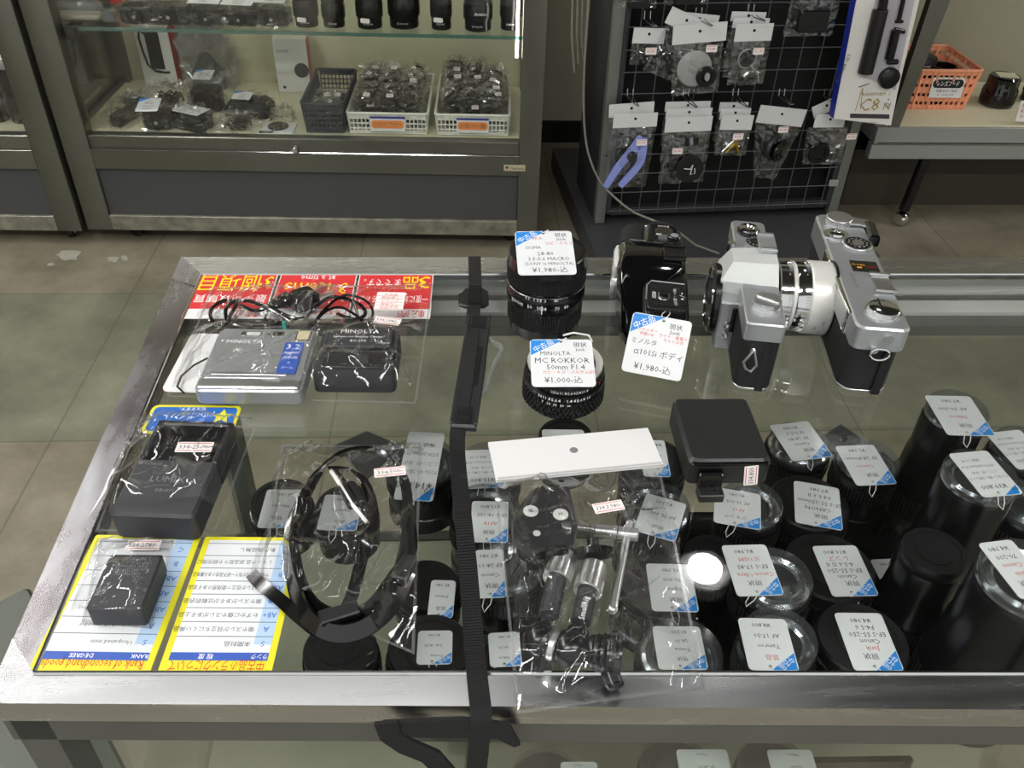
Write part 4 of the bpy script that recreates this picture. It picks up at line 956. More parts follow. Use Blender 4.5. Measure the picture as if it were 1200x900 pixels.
b = MB().use('black_gloss').rbox(W*.12, L_*.50, H-.0004, W*.55, L_*.095, .0008, .0005, .0001); b.text('SLOW', T(-W*.0, L_*.51, H+.0006) @ RZ(-6), .003, 'amber'); b.text('OVER', T(W*.24, L_*.495, H+.0006), .003, 'red_indicator'); b.box(-W*.0, L_*.485, H+.0006, .004, .002, .0002, m='amber'); b.build('exposure_window', rf)
b = MB().use('satin_chrome').box(W*.32, L_*.355, H+.001, W*.34, L_*.14, .0012); b.box(W*.32, L_*.42, H+.0028, W*.40, .0028, .0018); b.box(W*.32, L_*.285, H+.0028, W*.40, .0028, .0018); b.build('hot_shoe', rf)
MB().use('faint_ink').text('Electro 35', T(-W*.2, L_*.37, H+.0002) @ RZ(90) @ RZ(180), .0042, shear=.3).build('engraving', rf)
c_ = T(W*.10, L_*.13, 0); b = MB().use('satin_chrome').cyl(W*.33, H, H+.0012, c_, seg=32); b.gear(W*.29, .0005, 48, H+.0012, H+.0045, c_); b.use('chrome').lathe([(W*.29, H+.0045), (W*.25, H+.0055), (.001, H+.0055)], 32, c_); b.use('black_satin').box(W*.02, L_*.13, H+.006, .0012, W*.5, .0006); b.build('rewind_knob', rf)
b = MB().use('chrome').cyl(.004, 0, .0022, T(W*.12, .0, HB+(H-HB)*.62) @ RX(90)); b.build('sync_socket', rf)
b = MB().use('chrome').cyl(.0032, 0, .0035, T(-W*.08, .0, HB+(H-HB)*.15) @ RX(90)); b.build('strap_lug', rf)
ringp = [Vector((W*.02+.0075*math.cos(k*math.pi/8), -.005, HB+.001+.0055*math.sin(k*math.pi/8))) for k in range(17)]
MB().tube(ringp, .001, 6, 'chrome').build('strap_ring', rf)
# the lens: axis along -x
Lr = H*.50; zL = H*.52
ln = MB(); ln.X = T(-W*.45, L_*.47, zL) @ RY(-90)
LX = ln.X
Ltot = (at(983, 365, TOP+zL)-at(918, 365, TOP+zL)).length
ln.use('silver_paint').lathe([(Lr*1.0, 0), (Lr*1.0, Ltot*.06), (Lr*.97, Ltot*.08), (Lr*.92, Ltot*.1)], 48); ln.use('black_satin').lathe([(Lr*.9, 0), (Lr*1.04, .0005), (Lr*1.04, Ltot*.05), (Lr*.9, Ltot*.06)], 48); ln.build('lens_base', rf)
b = MB(); b.X = LX; b.use('ring_white').lathe([(Lr*.99, Ltot*.07), (Lr*1.0, Ltot*.09), (Lr*1.0, Ltot*.44), (Lr*.97, Ltot*.46)], 48)
for k in range(14): b.text(('2', '2.8', '4', '5.6', '8', '11', '16', 'B', '1', '30', '60', '125', '250', '500')[k], RZ(90+k*13) @ T(Lr*1.0+.0002, 0, Ltot*(.18 if k % 2 else .30)) @ Matrix(((0, 0, 1, 0), (1, 0, 0, 0), (0, 1, 0, 0), (0, 0, 0, 1))), .0026, 'ink')
b.build('aperture_ring', rf)
b = MB(); b.X = LX; b.use('chrome').gear(Lr*.96, Lr*.02, 70, Ltot*.46, Ltot*.54); b.use('chrome').lathe([(Lr*.94, Ltot*.54), (Lr*.94, Ltot*.68), (Lr*.92, Ltot*.70)], 48); b.build('shutter_ring', rf)
b = MB(); b.X = LX; b.use('ring_white').lathe([(Lr*.93, Ltot*.70), (Lr*.95, Ltot*.71), (Lr*.95, Ltot*.76), (Lr*.92, Ltot*.77)], 48); b.use('chrome').gear(Lr*.93, Lr*.015, 80, Ltot*.77, Ltot*.84); b.build('focus_ring', rf)
b = MB(); b.X = LX; b.use('chrome').lathe([(Lr*.91, Ltot*.84), (Lr*.91, Ltot*.98), (Lr*.88, Ltot), (Lr*.80, Ltot), (Lr*.78, Ltot*.92)], 48); b.build('filter_ring', rf)
b = MB(); b.X = LX; b.use('black_satin').lathe([(Lr*.78, Ltot*.93), (Lr*.5, Ltot*.88), (.001, Ltot*.88)], 40); b.use('lens_glass').lathe([(Lr*.5, Ltot*.885), (Lr*.3, Ltot*.9), (.001, Ltot*.91)], 40); b.build('front_element', rf)

# --- black autofocus body
a, L_, H, ang = body_frame((782, 370), (776, 254), (765, 418))
af = thing('film_camera', 'black plastic autofocus camera body without a lens, price tag hanging before it', 'camera', (a.x, a.y, TOP+.0002), ang)
W = (at(812, 366, TOP+H)-at(757, 366, TOP+H)).length
b = MB().use('black_gloss')
def yrings(b, prof, m):
    """loft along y of x/z sections: (y, x0, x1, z0, z1, round)"""
    rings = []
    for y, x0, x1, z0, z1, rr in prof:
        rings.append([(x0+(x1-x0)/2+p[0], y, z0+(z1-z0)/2+p[1]) for p in rrect(x1-x0, z1-z0, min(rr, (x1-x0)*.45, (z1-z0)*.45), 4)])
    return b.loft(rings, None, m)
yrings(b, [(-.004, -W*.46, W*.40, .004, H*.84, .006), (0, -W*.50, W*.46, 0, H*.95, .006), (L_*.05, -W*.50, W*.48, 0, H, .005), (L_*.28, -W*.50, W*.5, 0, H*1.02, .005), (L_*.70, -W*.50, W*.50, 0, H*1.02, .006), (L_*.88, -W*.52, W*.48, 0, H*1.0, .010), (L_*.97, -W*.42, W*.38, 0, H*.94, .012), (L_*1.0, -W*.3, W*.25, .004, H*.80, .008)], 'black_satin')
b.build('body', af, ang=40)
b = MB(); yrings(b, [(L_*.00, -W*.80, -W*.3, .006, H*.50, .006), (L_*.06, -W*.92, -W*.3, .002, H*.62, .008), (L_*.20, -W*.95, -W*.2, .002, H*.80, .006), (L_*.26, -W*1.02, -W*.1, .004, H*.98, .006), (L_*.33, -W*1.06, W*.2, .004, H*1.10, .008), (L_*.40, -W*1.10, W*.45, .004, H*1.16, .008), (L_*.58, -W*1.10, W*.46, .004, H*1.18, .008), (L_*.66, -W*1.05, W*.40, .004, H*1.12, .010), (L_*.72, -W*.9, W*.2, .006, H*.96, .008)], 'black_gloss'); b.build('prism_housing', af, ang=40)
b = MB(); yrings(b, [(L_*.74, -W*.95, -W*.3, .004, H*.80, .010), (L_*.80, -W*1.05, -W*.3, .002, H*.92, .012), (L_*.94, -W*.98, -W*.25, .002, H*.90, .012), (L_*1.01, -W*.75, -W*.2, .004, H*.75, .010)], 'black_matte'); b.build('grip', af, ang=40)
b = MB().use('ring_white'); yrings(b, [(L_*.40, -W*1.13, -W*1.02, H*.72, H*1.04, .004), (L_*.46, -W*1.17, -W*1.0, H*.60, H*1.10, .006), (L_*.56, -W*1.17, -W*1.0, H*.60, H*1.10, .006), (L_*.62, -W*1.12, -W*1.02, H*.72, H*1.04, .004)], 'ring_white'); b.build('flash_trim', af)
X = T(-W*1.10, L_*.48, H*.45) @ RY(-90)
b = MB(); b.X = X; b.use('satin_chrome').lathe([(H*.38, 0), (H*.38, .003), (H*.30, .003), (H*.29, 0)], 40); b.use('black_matte').cyl(H*.29, 0, .001); b.build('lens_mount', af)
b = MB().use('black_plastic').rbox(W*.20, L_*.50, H*1.18, W*.5, L_*.13, .003, .001, .0005); b.use('black_gloss').box(W*.2, L_*.55, H*1.18+.004, W*.5, .002, .0015); b.box(W*.2, L_*.45, H*1.18+.004, W*.5, .002, .0015); b.build('hot_shoe', af)
zt = H*1.003
b = MB().use('black_plastic').rbox(-W*.0, L_*.16, zt-.001, W*.84, L_*.24, .0022, .004, .0008); b.use('silver_paint').tube([(-W*.44, L_*.12, zt+.001), (-W*.42, L_*.24, zt+.002), (-W*.32, L_*.283, zt+.002), (W*.40, L_*.272, zt+.002)], .0007, 6); b.build('control_panel', af)
b = MB().use('satin_chrome').rbox(-W*.06, L_*.16, zt+.001, .010, .015, .0005, .005, .0002); b.use('black_satin').rbox(-W*.06, L_*.16, zt+.0012, .008, .013, .0018, .004, .0006); b.cyl(.0025, zt+.003, zt+.0045, T(-W*.06, L_*.155, 0), 'black_gloss'); b.build('mode_switch', af)
b = MB(); b.text('LOCK・・ON', T(W*.18, L_*.155, zt+.0014) @ RZ(90), .0032, 'white_ink', L_*.2); b.text('▣▣◎', T(-W*.27, L_*.16, zt+.0014) @ RZ(90), .0032, 'white_ink'); b.build('lettering', af)
b = MB().use('black_gloss').rbox(W*.33, L_*.16, zt+.001, W*.13, L_*.17, .0008, .002, .0003); b.text('+ ⁄ −', T(W*.33, L_*.16, zt+.002) @ RZ(90), .005, 'white_ink', L_*.15); b.build('exposure_button', af)
b = MB().use('black_matte').box(W*.02, L_*.045, zt-.0005, W*.55, .006, .003); b.use('satin_chrome').box(W*.02, L_*.045+.004, zt+.0007, W*.6, .001, .001); b.build('strap_slot', af)
zt2 = H*1.0
b = MB().use('dark_glass').rbox(W*.02, L_*.80, zt2, W*.42, L_*.11, .0018, .004, .0005); b.build('display_panel', af)
b = MB(); b.use('grey_clear').rbox(-W*.02, L_*.74, zt2+.0005, W*.22, L_*.05, .002, .001, .0003); b.text('AF', T(-W*.12, L_*.76, zt2+.0032), .004, 'white_ink'); b.text('MODE', T(W*.02, L_*.88, zt2+.0005), .003, 'white_ink'); b.build('mode_buttons', af)
b = MB().use('black_satin').cyl(.006, zt2-.001, zt2+.003, T(W*.26, L_*.76, 0), b=.001); b.use('faint_ink').cyl(.004, zt2+.003, zt2+.0032, T(W*.26, L_*.76, 0)); b.build('control_dial', af)
b = MB().use('white_ink')
for k in range(3): b.cyl(.0012, zt2-.003, zt2-.0022, T(-W*.4, L_*(.80+.05*k), 0), seg=10)
b.build('indicator_dots', af)
b = MB().use('chrome').cyl(.0028, 0, .002, T(-W*.45, L_*.03, H*.78) @ RX(90)); b.build('strap_lug', af)
# its tag hangs down in front, resting on the glass
Pt = [at(743, 366, TOP+H*.93), at(811, 378, TOP+H*.93), at(794, 446, TOP+.006), at(731, 434, TOP+.006)]
c_ = sum(Pt, Vector())/4; c_ += (CAM-c_).normalized()*.014; X = frame(c_, Pt[1]-Pt[0], (Pt[0]-Pt[3])); w = (Pt[1]-Pt[0]).length; h = ((Pt[0]-Pt[3]).length+(Pt[1]-Pt[2]).length)/2
price_tag(af, X, w, h, [('現状', .25, .36, .08, 'ink'), ('Junk', .25, .27, .07, 'ink'), ('シャッター', -.2, .24, .05, 'red_ink'), ('作動OK', -.2, .17, .05, 'red_ink'), ('ライト・裏蓋の', .24, .19, .05, 'red_ink'), ('モルト劣化', .26, .12, .05, 'red_ink'), ('ミノルタ', -.22, .04, .08, 'ink'), ('α101Si ボディ', .05, -.13, .10, 'ink'), ('¥1,980-込', .0, -.37, .11, 'ink')],
          hole=(w*.03, h*.44), string_to=WM[af] @ Vector((W*.02, L_*.05, zt)))
# grey security cable running from the rack past the cameras
# ================================================================== flash box on the counter
def flash_box():
    tl, tr, br, bl = (790, 467), (881, 466), (900, 541), (806, 541)
    base = at(798, 571, TOP); H = height_to(base, 541)
    P = [at(x, y, TOP+H) for x, y in (tl, tr, br, bl)]
    c = sum(P, Vector())/4; c.z = TOP+.0002
    u = (P[1]-P[0]+P[2]-P[3])/2; v = (P[0]-P[3]+P[1]-P[2])/2
    w, h = u.length, v.length
    a = math.degrees(math.atan2(u.y, u.x))
    t = thing('flash_unit', 'black boxy flash unit lying on the counter in front of the silver reflex camera', 'flash', c, a)
    MB().use('black_plastic').rbox(0, 0, .001, w, h, H-.001, .005, .003).build('housing', t)
    b = MB().use('black_matte').rbox(0, .001, H-.0003, w*.93, h*.92, .0008, .003, .0004); b.build('top_panel', t)
    b = MB().use('black_gloss').rbox(0, -h*.5+.0005, H*.86, w*.94, .0035, .002, .001, .0005); b.build('edge_ridge', t)
    b = MB().use('black_gloss').rbox(-w*.24, -h*.5-.003, H*.18, w*.30, .009, H*.58, .0015, .001); b.build('hinge', t)
    b = MB().use('black_plastic').rbox(-w*.24, -h*.5-.010, 0, w*.30, .012, H*.28, .001, .0006); b.use('chrome').cyl(.0012, H*.28, H*.30, T(-w*.2, -h*.5-.011, 0)); b.build('mounting_foot', t)
    X = WM[t] @ frame((w*.28, -h*.5-.0006, H*.42), (-1, 0, 0), (0, 0, -1)) 
    price_sticker(t, WM[t] @ T(w*.27, -h*.5-.0012, H*.50) @ RX(90) @ RZ(98), H*.75, w*.17, '334,800')
flash_box()

# ================================================================== nylon strap with shoulder pad
c = at(555, 430, TOP)
st = thing('camera_strap', 'black nylon webbing camera strap with shoulder pad draped across the counter', 'strap', (c.x, c.y, TOP))
up_ = Vector((0, 0, 1))
P = [at(556, 301, TOP+.004), at(557, 330, TOP+.004), at(556, 350, TOP+.006), at(555, 365, TOP+.006), at(552, 400, TOP+.009), at(545, 450, TOP+.009), at(538, 495, TOP+.008)]
MB(world=True).band(P, up_, .0125, .0012, 'webbing').build('webbing', st)
PX = [(538, 495, .006), (536, 512, .003), (536, 535, .0028), (539, 570, .0022), (543, 610, .002), (548, 660, .0018), (552, 710, .0018), (556, 760, .0018), (560, 800, .002), (563, 826, .002)]
P = px_path(PX, TOP, 5)
e = P[-1]; nr = [Vector((.22 if i < 14 else 0, 0, 1)).normalized() for i in range(len(P))]
edge = at(564, 833, TOP+.001)
for dy, dz in ((-.002, -.0005), (-.004, -.003), (-.0045, -.01), (-.0045, -.03), (-.004, -.06), (-.003, -.10), (-.002, -.16), (0, -.24)):
    P.append(edge+Vector((-.0008*abs(dz)*60, dy, dz))); nr.append(Vector((0, -1, .4 if dz > -.004 else 0)).normalized())
MB(world=True).band(P, nr, .0122, .0012, 'webbing').build('webbing', st)
# pad
q0, q1 = at(562, 377, TOP), at(543, 508, TOP); dv = (q0-q1).normalized(); mid = (q0+q1)/2; PLn = (q0-q1).length
pw = (at(568, 440, TOP)-at(536, 440, TOP)).length*.98
X = frame(mid+n_(.0008), Vector((dv.y, -dv.x, 0)), dv)
b = MB(world=True); b.X = X; b.use('pad').prism([(-pw*.44, -PLn/2), (pw*.44, -PLn/2), (pw*.5, 0), (pw*.44, PLn/2), (-pw*.44, PLn/2), (-pw*.5, 0)][::1], 0, .0072, b=.0018); b.build('shoulder_pad', st)
b = MB(world=True); b.X = X
for s_ in (-1, 1): b.use('pad').rbox(s_*pw*.42, 0, .0065, pw*.12, PLn*.98, .002, .001, .0008)
b.build('pad_rib', st)
for y_, l_ in ((PLn*.42, PLn*.12), (0, PLn*.34), (-PLn*.42, PLn*.13)):
    b = MB(world=True); b.X = X; b.use('webbing').rbox(0, y_, .0072, pw*.55, l_, .0008, .001, .0003, Mx=RZ(-2))
    k = int(l_/.0012)
    for i in range(k): b.box(0, y_-l_/2+l_*(i+.5)/k, .0082, pw*.53, .0006, .0005)
    b.build('webbing_window', st)
X = frame(at(556, 352, TOP+.001), (1, 0, 0), (0, 1, 0))
b = MB(world=True); b.X = X; b.use('black_plastic'); wq = (at(570, 352, TOP)-at(537, 352, TOP)).length
b.prism([(-wq*.55, -.013), (-wq*.35, -.016), (wq*.35, -.016), (wq*.5, -.011), (wq*.5, .011), (wq*.35, .016), (-wq*.35, .016), (-wq*.45, .009), (-wq*.60, .005)], 0, .0045, b=.0015); b.build('slider_buckle', st)
b = MB(world=True); b.X = X; b.use('webbing')
for i in range(14): b.box(.001, -.015+i*.0022, .0075, .0125, .0011, .001)
b.rbox(.001, 0, .0045, .0125, .032, .0026, .0005, .0004); b.build('webbing_loop', st)
# clear plastic hook next to the pad
b = MB(world=True); b.tube(px_path([(569, 395, .004), (578, 402, .004), (588, 408, .004), (582, 422, .004), (574, 440, .003), (570, 455, .003), (563, 462, .003)], TOP+.001), .0022, 8, 'grey_clear', ry=.003); b.build('clear_hook', st)
# ribs of the webbing
b = MB(world=True).use('webbing')
Q = P[6:46]
for i in range(len(Q)-1):
    for k in range(3):
        p = lerp(Q[i], Q[i+1], k/3); d = Q[i+1]-Q[i]
        if d.length < 1e-5: continue
        n2 = nr[min(6+i, len(nr)-1)]; X = frame(p+n2*.0008, d.cross(n2)*-1, d)
        b.box(0, 0, 0, .0120, .0011, .0007, Mx=X)
b.build('webbing_ribs', st)
# second strap hanging in front of the counter
hs = thing('hanging_strap', 'black strap loop hanging down in front of the counter\'s front edge', 'strap', at(470, 860, TOP-.03))
P = [at(455, 846, TOP-.012), at(462, 856, TOP-.03), at(478, 872, TOP-.04), at(505, 890, TOP-.055), at(525, 910, TOP-.08), at(530, 940, TOP-.12)]
yb = (FL+fx*.2).y-.008
P = [onplane(x, y, (0, yb-.004, 0), Vector((0, 1, 0))) for x, y in ((452, 846), (458, 862), (476, 874), (505, 886), (522, 905), (528, 930), (530, 980))]
MB(world=True).band(P, Vector((0, -1, .15)), .013, .0022, 'webbing').build('webbing', hs)
P = [onplane(x, y, (0, yb-.002, 0), Vector((0, 1, 0))) for x, y in ((448, 850), (490, 853), (540, 852), (590, 856), (606, 872))]
MB(world=True).band(P, Vector((0, -1, .15)), [.006, .013, .015, .013, .004], .003, 'webbing').build('upper_band', hs)

# ================================================================== super clamp and magic arm in a headed bag
cl = at(640, 612, TOP)
clamp = thing('super_clamp', 'black super clamp with silver screws and T handle inside the headed clear bag', 'clamp', (cl.x, cl.y, TOP+.001))
def poly(px, z): return [at(x, y, z) for x, y in px]
def ext(b, px, z0, z1, m, bev=.0015):
    lo = poly(px, z1); pts = [(p.x, p.y) for p in lo]
    ar = sum(pts[i-1][0]*pts[i][1]-pts[i][0]*pts[i-1][1] for i in range(len(pts)))
    if ar < 0: pts.reverse()
    return b.prism(pts, z0, z1, None, m, b=bev)
b = MB(world=True); ext(b, [(600, 602), (622, 574), (636, 567), (643, 572), (642, 600), (646, 640), (626, 648), (602, 628)], TOP+.002, TOP+.020, 'black_plastic'); b.build('jaw', clamp)
b = MB(world=True); ext(b, [(645, 571), (667, 568), (672, 590), (677, 612), (673, 636), (662, 648), (640, 648), (643, 620), (639, 590)], TOP+.002, TOP+.022, 'black_plastic'); b.build('jaw', clamp)
b = MB(world=True); ext(b, [(604, 632), (650, 638), (674, 642), (664, 656), (618, 658), (608, 650)], TOP+.002, TOP+.012, 'black_satin'); b.build('jaw_base', clamp)
b = MB(world=True).use('satin_chrome')
for (x, y, r, zz) in ((622, 599, .0052, .020), (657, 603, .0052, .022), (629, 625, .0025, .020)):
    o_ = at(x, y, TOP+zz); k = MB(world=True).use('silver_flat').cyl(r, -.002, .0006, T(*o_), seg=28, b=.0003); k.use('satin_chrome').cyl(r*.3, .0006, .0008, T(*o_)); k.build('pivot_screw', clamp)
def rod(b, p, q, r, m, seg=20):
    d = (q-p); X = frame(p, d.cross(Vector((0, 0, 1))) if abs(d.normalized().z) < .95 else Vector((1, 0, 0)), Vector((0, 0, 1)))
    z = d.normalized(); x = z.orthogonal().normalized(); y = z.cross(x)
    X = Matrix(((x.x, y.x, z.x, p.x), (x.y, y.y, z.y, p.y), (x.z, y.z, z.z, p.z), (0, 0, 0, 1)))
    b.cyl(r, 0, d.length, X, m, seg=seg, b=min(r*.15, .0008)); return X, d.length
b = MB(world=True); X, l_ = rod(b, at(674, 617, TOP+.012), at(700, 621, TOP+.012), .0019, 'satin_chrome')
for i in range(14): b.cyl(.0023, l_*i/14, l_*i/14+.0005, X, 'chrome', seg=12)
b.build('threaded_rod', clamp)
b = MB(world=True); rod(b, at(696, 621, TOP+.012), at(748, 627, TOP+.012), .0044, 'satin_chrome'); rod(b, at(722, 624, TOP+.012), at(725, 624.5, TOP+.012), .0047, 'chrome'); b.build('handle_hub', clamp)
b = MB(world=True); rod(b, at(738, 612, TOP+.012), at(718, 716, TOP+.008), .0025, 'satin_chrome'); b.build('t_handle', clamp)
b = MB(world=True); o_ = at(718, 714, TOP+.008); b.use('satin_chrome').lathe([(.0005, -.0032), (.0025, -.002), (.0032, 0), (.0025, .002), (.0005, .0032)], 16, T(*o_)); b.build('handle_end', clamp)

am = at(662, 730, TOP)
arm = thing('magic_arm', 'articulated magic arm with silver collars, black ball joints and knob in the headed bag', 'camera arm', (am.x, am.y, TOP+.001))
zz = TOP+.013
for (x0, y0, x1, y1, x2, y2, nm) in ((662, 652, 652, 680, 643, 722, 0), (696, 664, 688, 694, 680, 730, 1)):
    b = MB(world=True); X, l_ = rod(b, at(x0, y0, zz), at(x1, y1, zz), .0088, 'satin_chrome', 32)
    b.gear(.0092, .0006, 30, l_*.55, l_*.98, X, 'satin_chrome'); b.build('silver_collar', arm)
    b = MB(world=True); rod(b, at(x1, y1, zz), at(x2, y2, zz), .0062, 'charger_grey', 24); 
    o_ = b.build('arm_tube', arm)
    if nm:
        t0 = at(684, 712, zz+.0066); d = at(x1, y1, zz)-at(x2, y2, zz)
        MB(world=True).text('SmallRig', frame(t0, d, Vector((-1, .3, 0))), .004, 'white_ink', .02).build('lettering', o_)
b = MB(world=True); o_ = at(657, 650, zz+.004); b.use('black_satin').lathe([(.0005, -.007), (.005, -.005), (.0068, 0), (.005, .005), (.0005, .0068)], 24, T(*o_)); rod(b, at(660, 658, zz), at(657, 636, zz+.002), .004, 'black_satin'); b.build('ball_stud', arm)
b = MB(world=True); c0 = at(696, 648, zz+.002); X = T(*c0) @ RX(-62); b.X = X; b.gear(.0135, .0008, 44, -.0022, .0022, None, 'black_satin'); b.cyl(.004, .002, .010, None, 'black_satin', b=.0006); b.build('knurled_wheel', arm)
b = MB(world=True); rod(b, at(696, 648, zz), at(693, 672, zz), .0042, 'black_satin'); b.build('screw_stem', arm)
def ball(x, y, z, r, m, nm):
    o_ = at(x, y, z); b = MB(world=True).use(m); b.lathe([(r*math.sin(R(k*12)) if 0 < k < 15 else .0003, -r*math.cos(R(k*12))) for k in range(16)], 28, T(*o_)); return b.build(nm, arm)
ball(633, 750, TOP+.0115, .0105, 'black_satin', 'ball_joint'); ball(668, 760, TOP+.0125, .0112, 'black_satin', 'ball_joint')
b = MB(world=True); rod(b, at(645, 754, TOP+.012), at(653, 757, TOP+.012), .0098, 'satin_chrome', 32); b.build('silver_ring', arm)
b = MB(world=True); rod(b, at(640, 735, TOP+.012), at(634, 752, TOP+.012), .0068, 'black_satin'); rod(b, at(678, 738, TOP+.012), at(672, 758, TOP+.012), .0068, 'black_satin'); b.build('arm_socket', arm)
b = MB(world=True)
X, l_ = rod(b, at(676, 761, TOP+.013), at(690, 763, TOP+.013), .0085, 'black_satin', 28)
p, q = at(688, 763, TOP+.0135), at(728, 768, TOP+.0135)
d = q-p; z = d.normalized(); x = z.orthogonal().normalized(); y = z.cross(x)
X = Matrix(((x.x, y.x, z.x, p.x), (x.y, y.y, z.y, p.y), (x.z, y.z, z.z, p.z), (0, 0, 0, 1)))
b.lathe([(.008, 0), (.0095, .002), (.0125, d.length*.9), (.0118, d.length), (.004, d.length)], 36, X, 'black_satin')
for k in range(3): b.lathe([(.0093+.001*k, .002+.0035*k), (.0103+.001*k, .003+.0035*k), (.0093+.001*k, .004+.0035*k)], 32, X, 'black_gloss')
b.build('locking_knob', arm)
b = MB(world=True); rod(b, at(712, 780, TOP+.009), at(722, 806, TOP+.006), .0055, 'black_satin'); b.build('shoe_mount', arm)

def gb(x, y, hw, hl, a_, h_):
    p = at(x, y, TOP+h_*.6); return (p.x, p.y, hw, hl, R(a_), h_)
BG = [(579, 560), (772, 543), (827, 806), (606, 838)]
bag = ground_bag('header_bag', 'clear bag with white header card holding a clamp and arm, overhanging the front rail', 'bag', BG,
                 [gb(640, 612, .024, .022, 0, .024), gb(722, 624, .016, .006, 0, .017), gb(665, 690, .026, .022, 0, .022), gb(652, 756, .022, .010, -5, .025), gb(710, 764, .013, .012, -5, .026)], (100, 110), 31, .003)
X, w, h = px_frame(((575, 519), (765, 502), (771, 545), (578, 564)), TOP+.009)
b = MB(world=True); b.X = X; b.use('header_white').prism([(-w/2, -h/2), (w/2, -h/2), (w/2, h/2), (-w/2, h/2)], 0, .0008)
b.cyl(.0032, .0008, .00085, T(0, h*.08, 0), 'faint_ink', 24); b.text('•••••', T(0, h*.08, .0010), .0014, 'ink', .004)
for k in range(110): b.box(-w*.49+w*.98*(k+.5)/110, -h*.46, .0009, w*.0035, h*.05, .0002, m='faint_ink')
b.build('header_card', bag)
b = MB(world=True); b.X = X; b.use('header_white').prism([(-w/2, -h/2), (w/2, -h/2), (w/2, h/2), (-w/2, h/2)], -.002, -.0014); b.build('header_back', bag)
price_sticker(bag, frame(at(713, 594, TOP+.022), (1, .2, .0), (-.2, 1, 0)), .021, .0092, '334,3,980-')
# ================================================================== showcase behind, left of centre
G0 = at(103, 269, .045); G1 = at(629, 277, .045); G0.z = G1.z = 0
gx = (G1-G0).normalized(); gy = Vector((-gx.y, gx.x, 0))
GW = (G1-G0).length
def gp(px, py, d=0.):                            # local (x, z) in the showcase's plane at depth d
    q = onplane(px, py, G0+gy*d, gy); return (q-G0).dot(gx), q.z
sc = thing('glass_showcase', 'tall steel framed glass showcase full of bagged camera accessories, grey panel below', 'showcase', G0, math.degrees(math.atan2(gx.y, gx.x)))
DEP = .50
z_base0 = .045; z_base1 = gp(350, 256)[1]; z_pan1 = gp(350, 202)[1]; z_mid1 = gp(350, 180)[1]; z_gl = gp(350, 164)[1]
pwL = gp(103, 262)[0]; pw_l = gp(63, 100)[0]-gp(36, 100)[0]
PW = .075; HTOP = 1.75
def bx3(x0, x1, y0, y1, z0, z1, m, nm, par=sc, bev=.0015):
    return MB().use(m).rbox((x0+x1)/2, (y0+y1)/2, z0, x1-x0, y1-y0, z1-z0, .002, bev, n=2).build(nm, par)
bx3(0, PW, 0, .05, z_base0, HTOP, 'case_metal', 'post'); bx3(GW-.062, GW, 0, .05, z_base0, HTOP, 'case_metal', 'post')
bx3(0, .05, DEP-.05, DEP, z_base0, HTOP, 'case_metal', 'post'); bx3(GW-.05, GW, DEP-.05, DEP, z_base0, HTOP, 'case_metal', 'post')
bx3(PW, GW-.062, .0, .04, z_base0, z_base1, 'case_metal_worn', 'bottom_rail')
bx3(PW, GW-.062, .012, .03, z_base1, z_pan1, 'case_panel', 'lower_panel')
bx3(PW, GW-.062, -.001, .04, z_pan1, z_mid1, 'case_metal', 'middle_rail')
bx3(PW, GW-.062, .006, .04, z_mid1, z_gl, 'case_metal', 'door_track')
b = MB().use('chrome'); b.tube([Vector((PW, -.001, z_mid1+.003)), Vector((GW-.062, -.001, z_mid1+.003))], .0018, 6); b.build('track_lip', sc)
bx3(0, GW, 0, DEP, HTOP, HTOP+.12, 'case_metal', 'top_housing')
bx3(.01, .03, .05, DEP-.05, z_base0, z_gl, 'case_panel', 'side_panel'); bx3(GW-.03, GW-.01, .05, DEP-.05, z_base0, z_gl, 'case_panel', 'side_panel')
zf = z_gl-.004
bx3(.03, GW-.03, .04, DEP-.02, zf-.02, zf, 'cream_floor', 'display_floor')
bx3(.03, GW-.03, DEP-.02, DEP, zf-.02, HTOP, 'cream', 'back_panel')
zs = gp(350, 43)[1]
b = MB().use('case_glass').rbox(GW/2, DEP/2, zs-.008, GW-.07, DEP-.09, .008, .001, .0005); b.build('glass_shelf', sc)
b = MB().use('edge_glass').rbox(GW/2, .045, zs-.009, GW-.07, .003, .009, .0005, .0003); b.build('shelf_edge', sc)
MB().use('glass').box(GW*.29+.02, .022, (z_gl+HTOP)/2, GW*.56, .004, HTOP-z_gl).build('sliding_door', sc)
MB().use('glass').box(GW*.72, .034, (z_gl+HTOP)/2, GW*.52, .004, HTOP-z_gl).build('sliding_door', sc)
MB().use('glass').box(.02, DEP/2, (z_gl+HTOP)/2, .004, DEP-.1, HTOP-z_gl).build('side_glass', sc)
b = MB().use('case_metal').tube([Vector((.03, .06, zf+.006)), Vector((.03, DEP-.03, zf+.006))], .008, 6); b.build('side_trim', sc)
x_, z_ = gp(346, 174); b = MB().use('chrome').cyl(.009, 0, .022, T(x_, .004, z_) @ RX(90), b=.002); b.build('door_lock', sc)
x_, z_ = gp(603, 197); b = MB().use('maker_gold').rbox(x_, -.001, z_-.008, .062, .003, .018, .001, .0003); b.text('▼Okamura', T(x_, -.0028, z_+.001) @ RX(90), .010, 'ink', .055); b.build('maker_plate', sc)
b = MB().use('black_gloss').rbox(PW+.02, .06, gp(50, 50)[1], .035, .06, .03, .004, .002); b.build('shelf_bracket', sc)
b = MB().use('strip_lamp').box(GW-.075, .07, (zf+HTOP)/2+.1, .008, .012, HTOP-zf-.25); b.build('strip_light', sc)
b = MB().use('strip_lamp').box(.09, .07, (zs+HTOP)/2+.05, .008, .012, HTOP-zs-.12); b.build('strip_light', sc)
b = MB().use('strip_lamp').box(GW/2, .10, HTOP-.012, GW-.3, .02, .01); b.build('strip_light', sc)
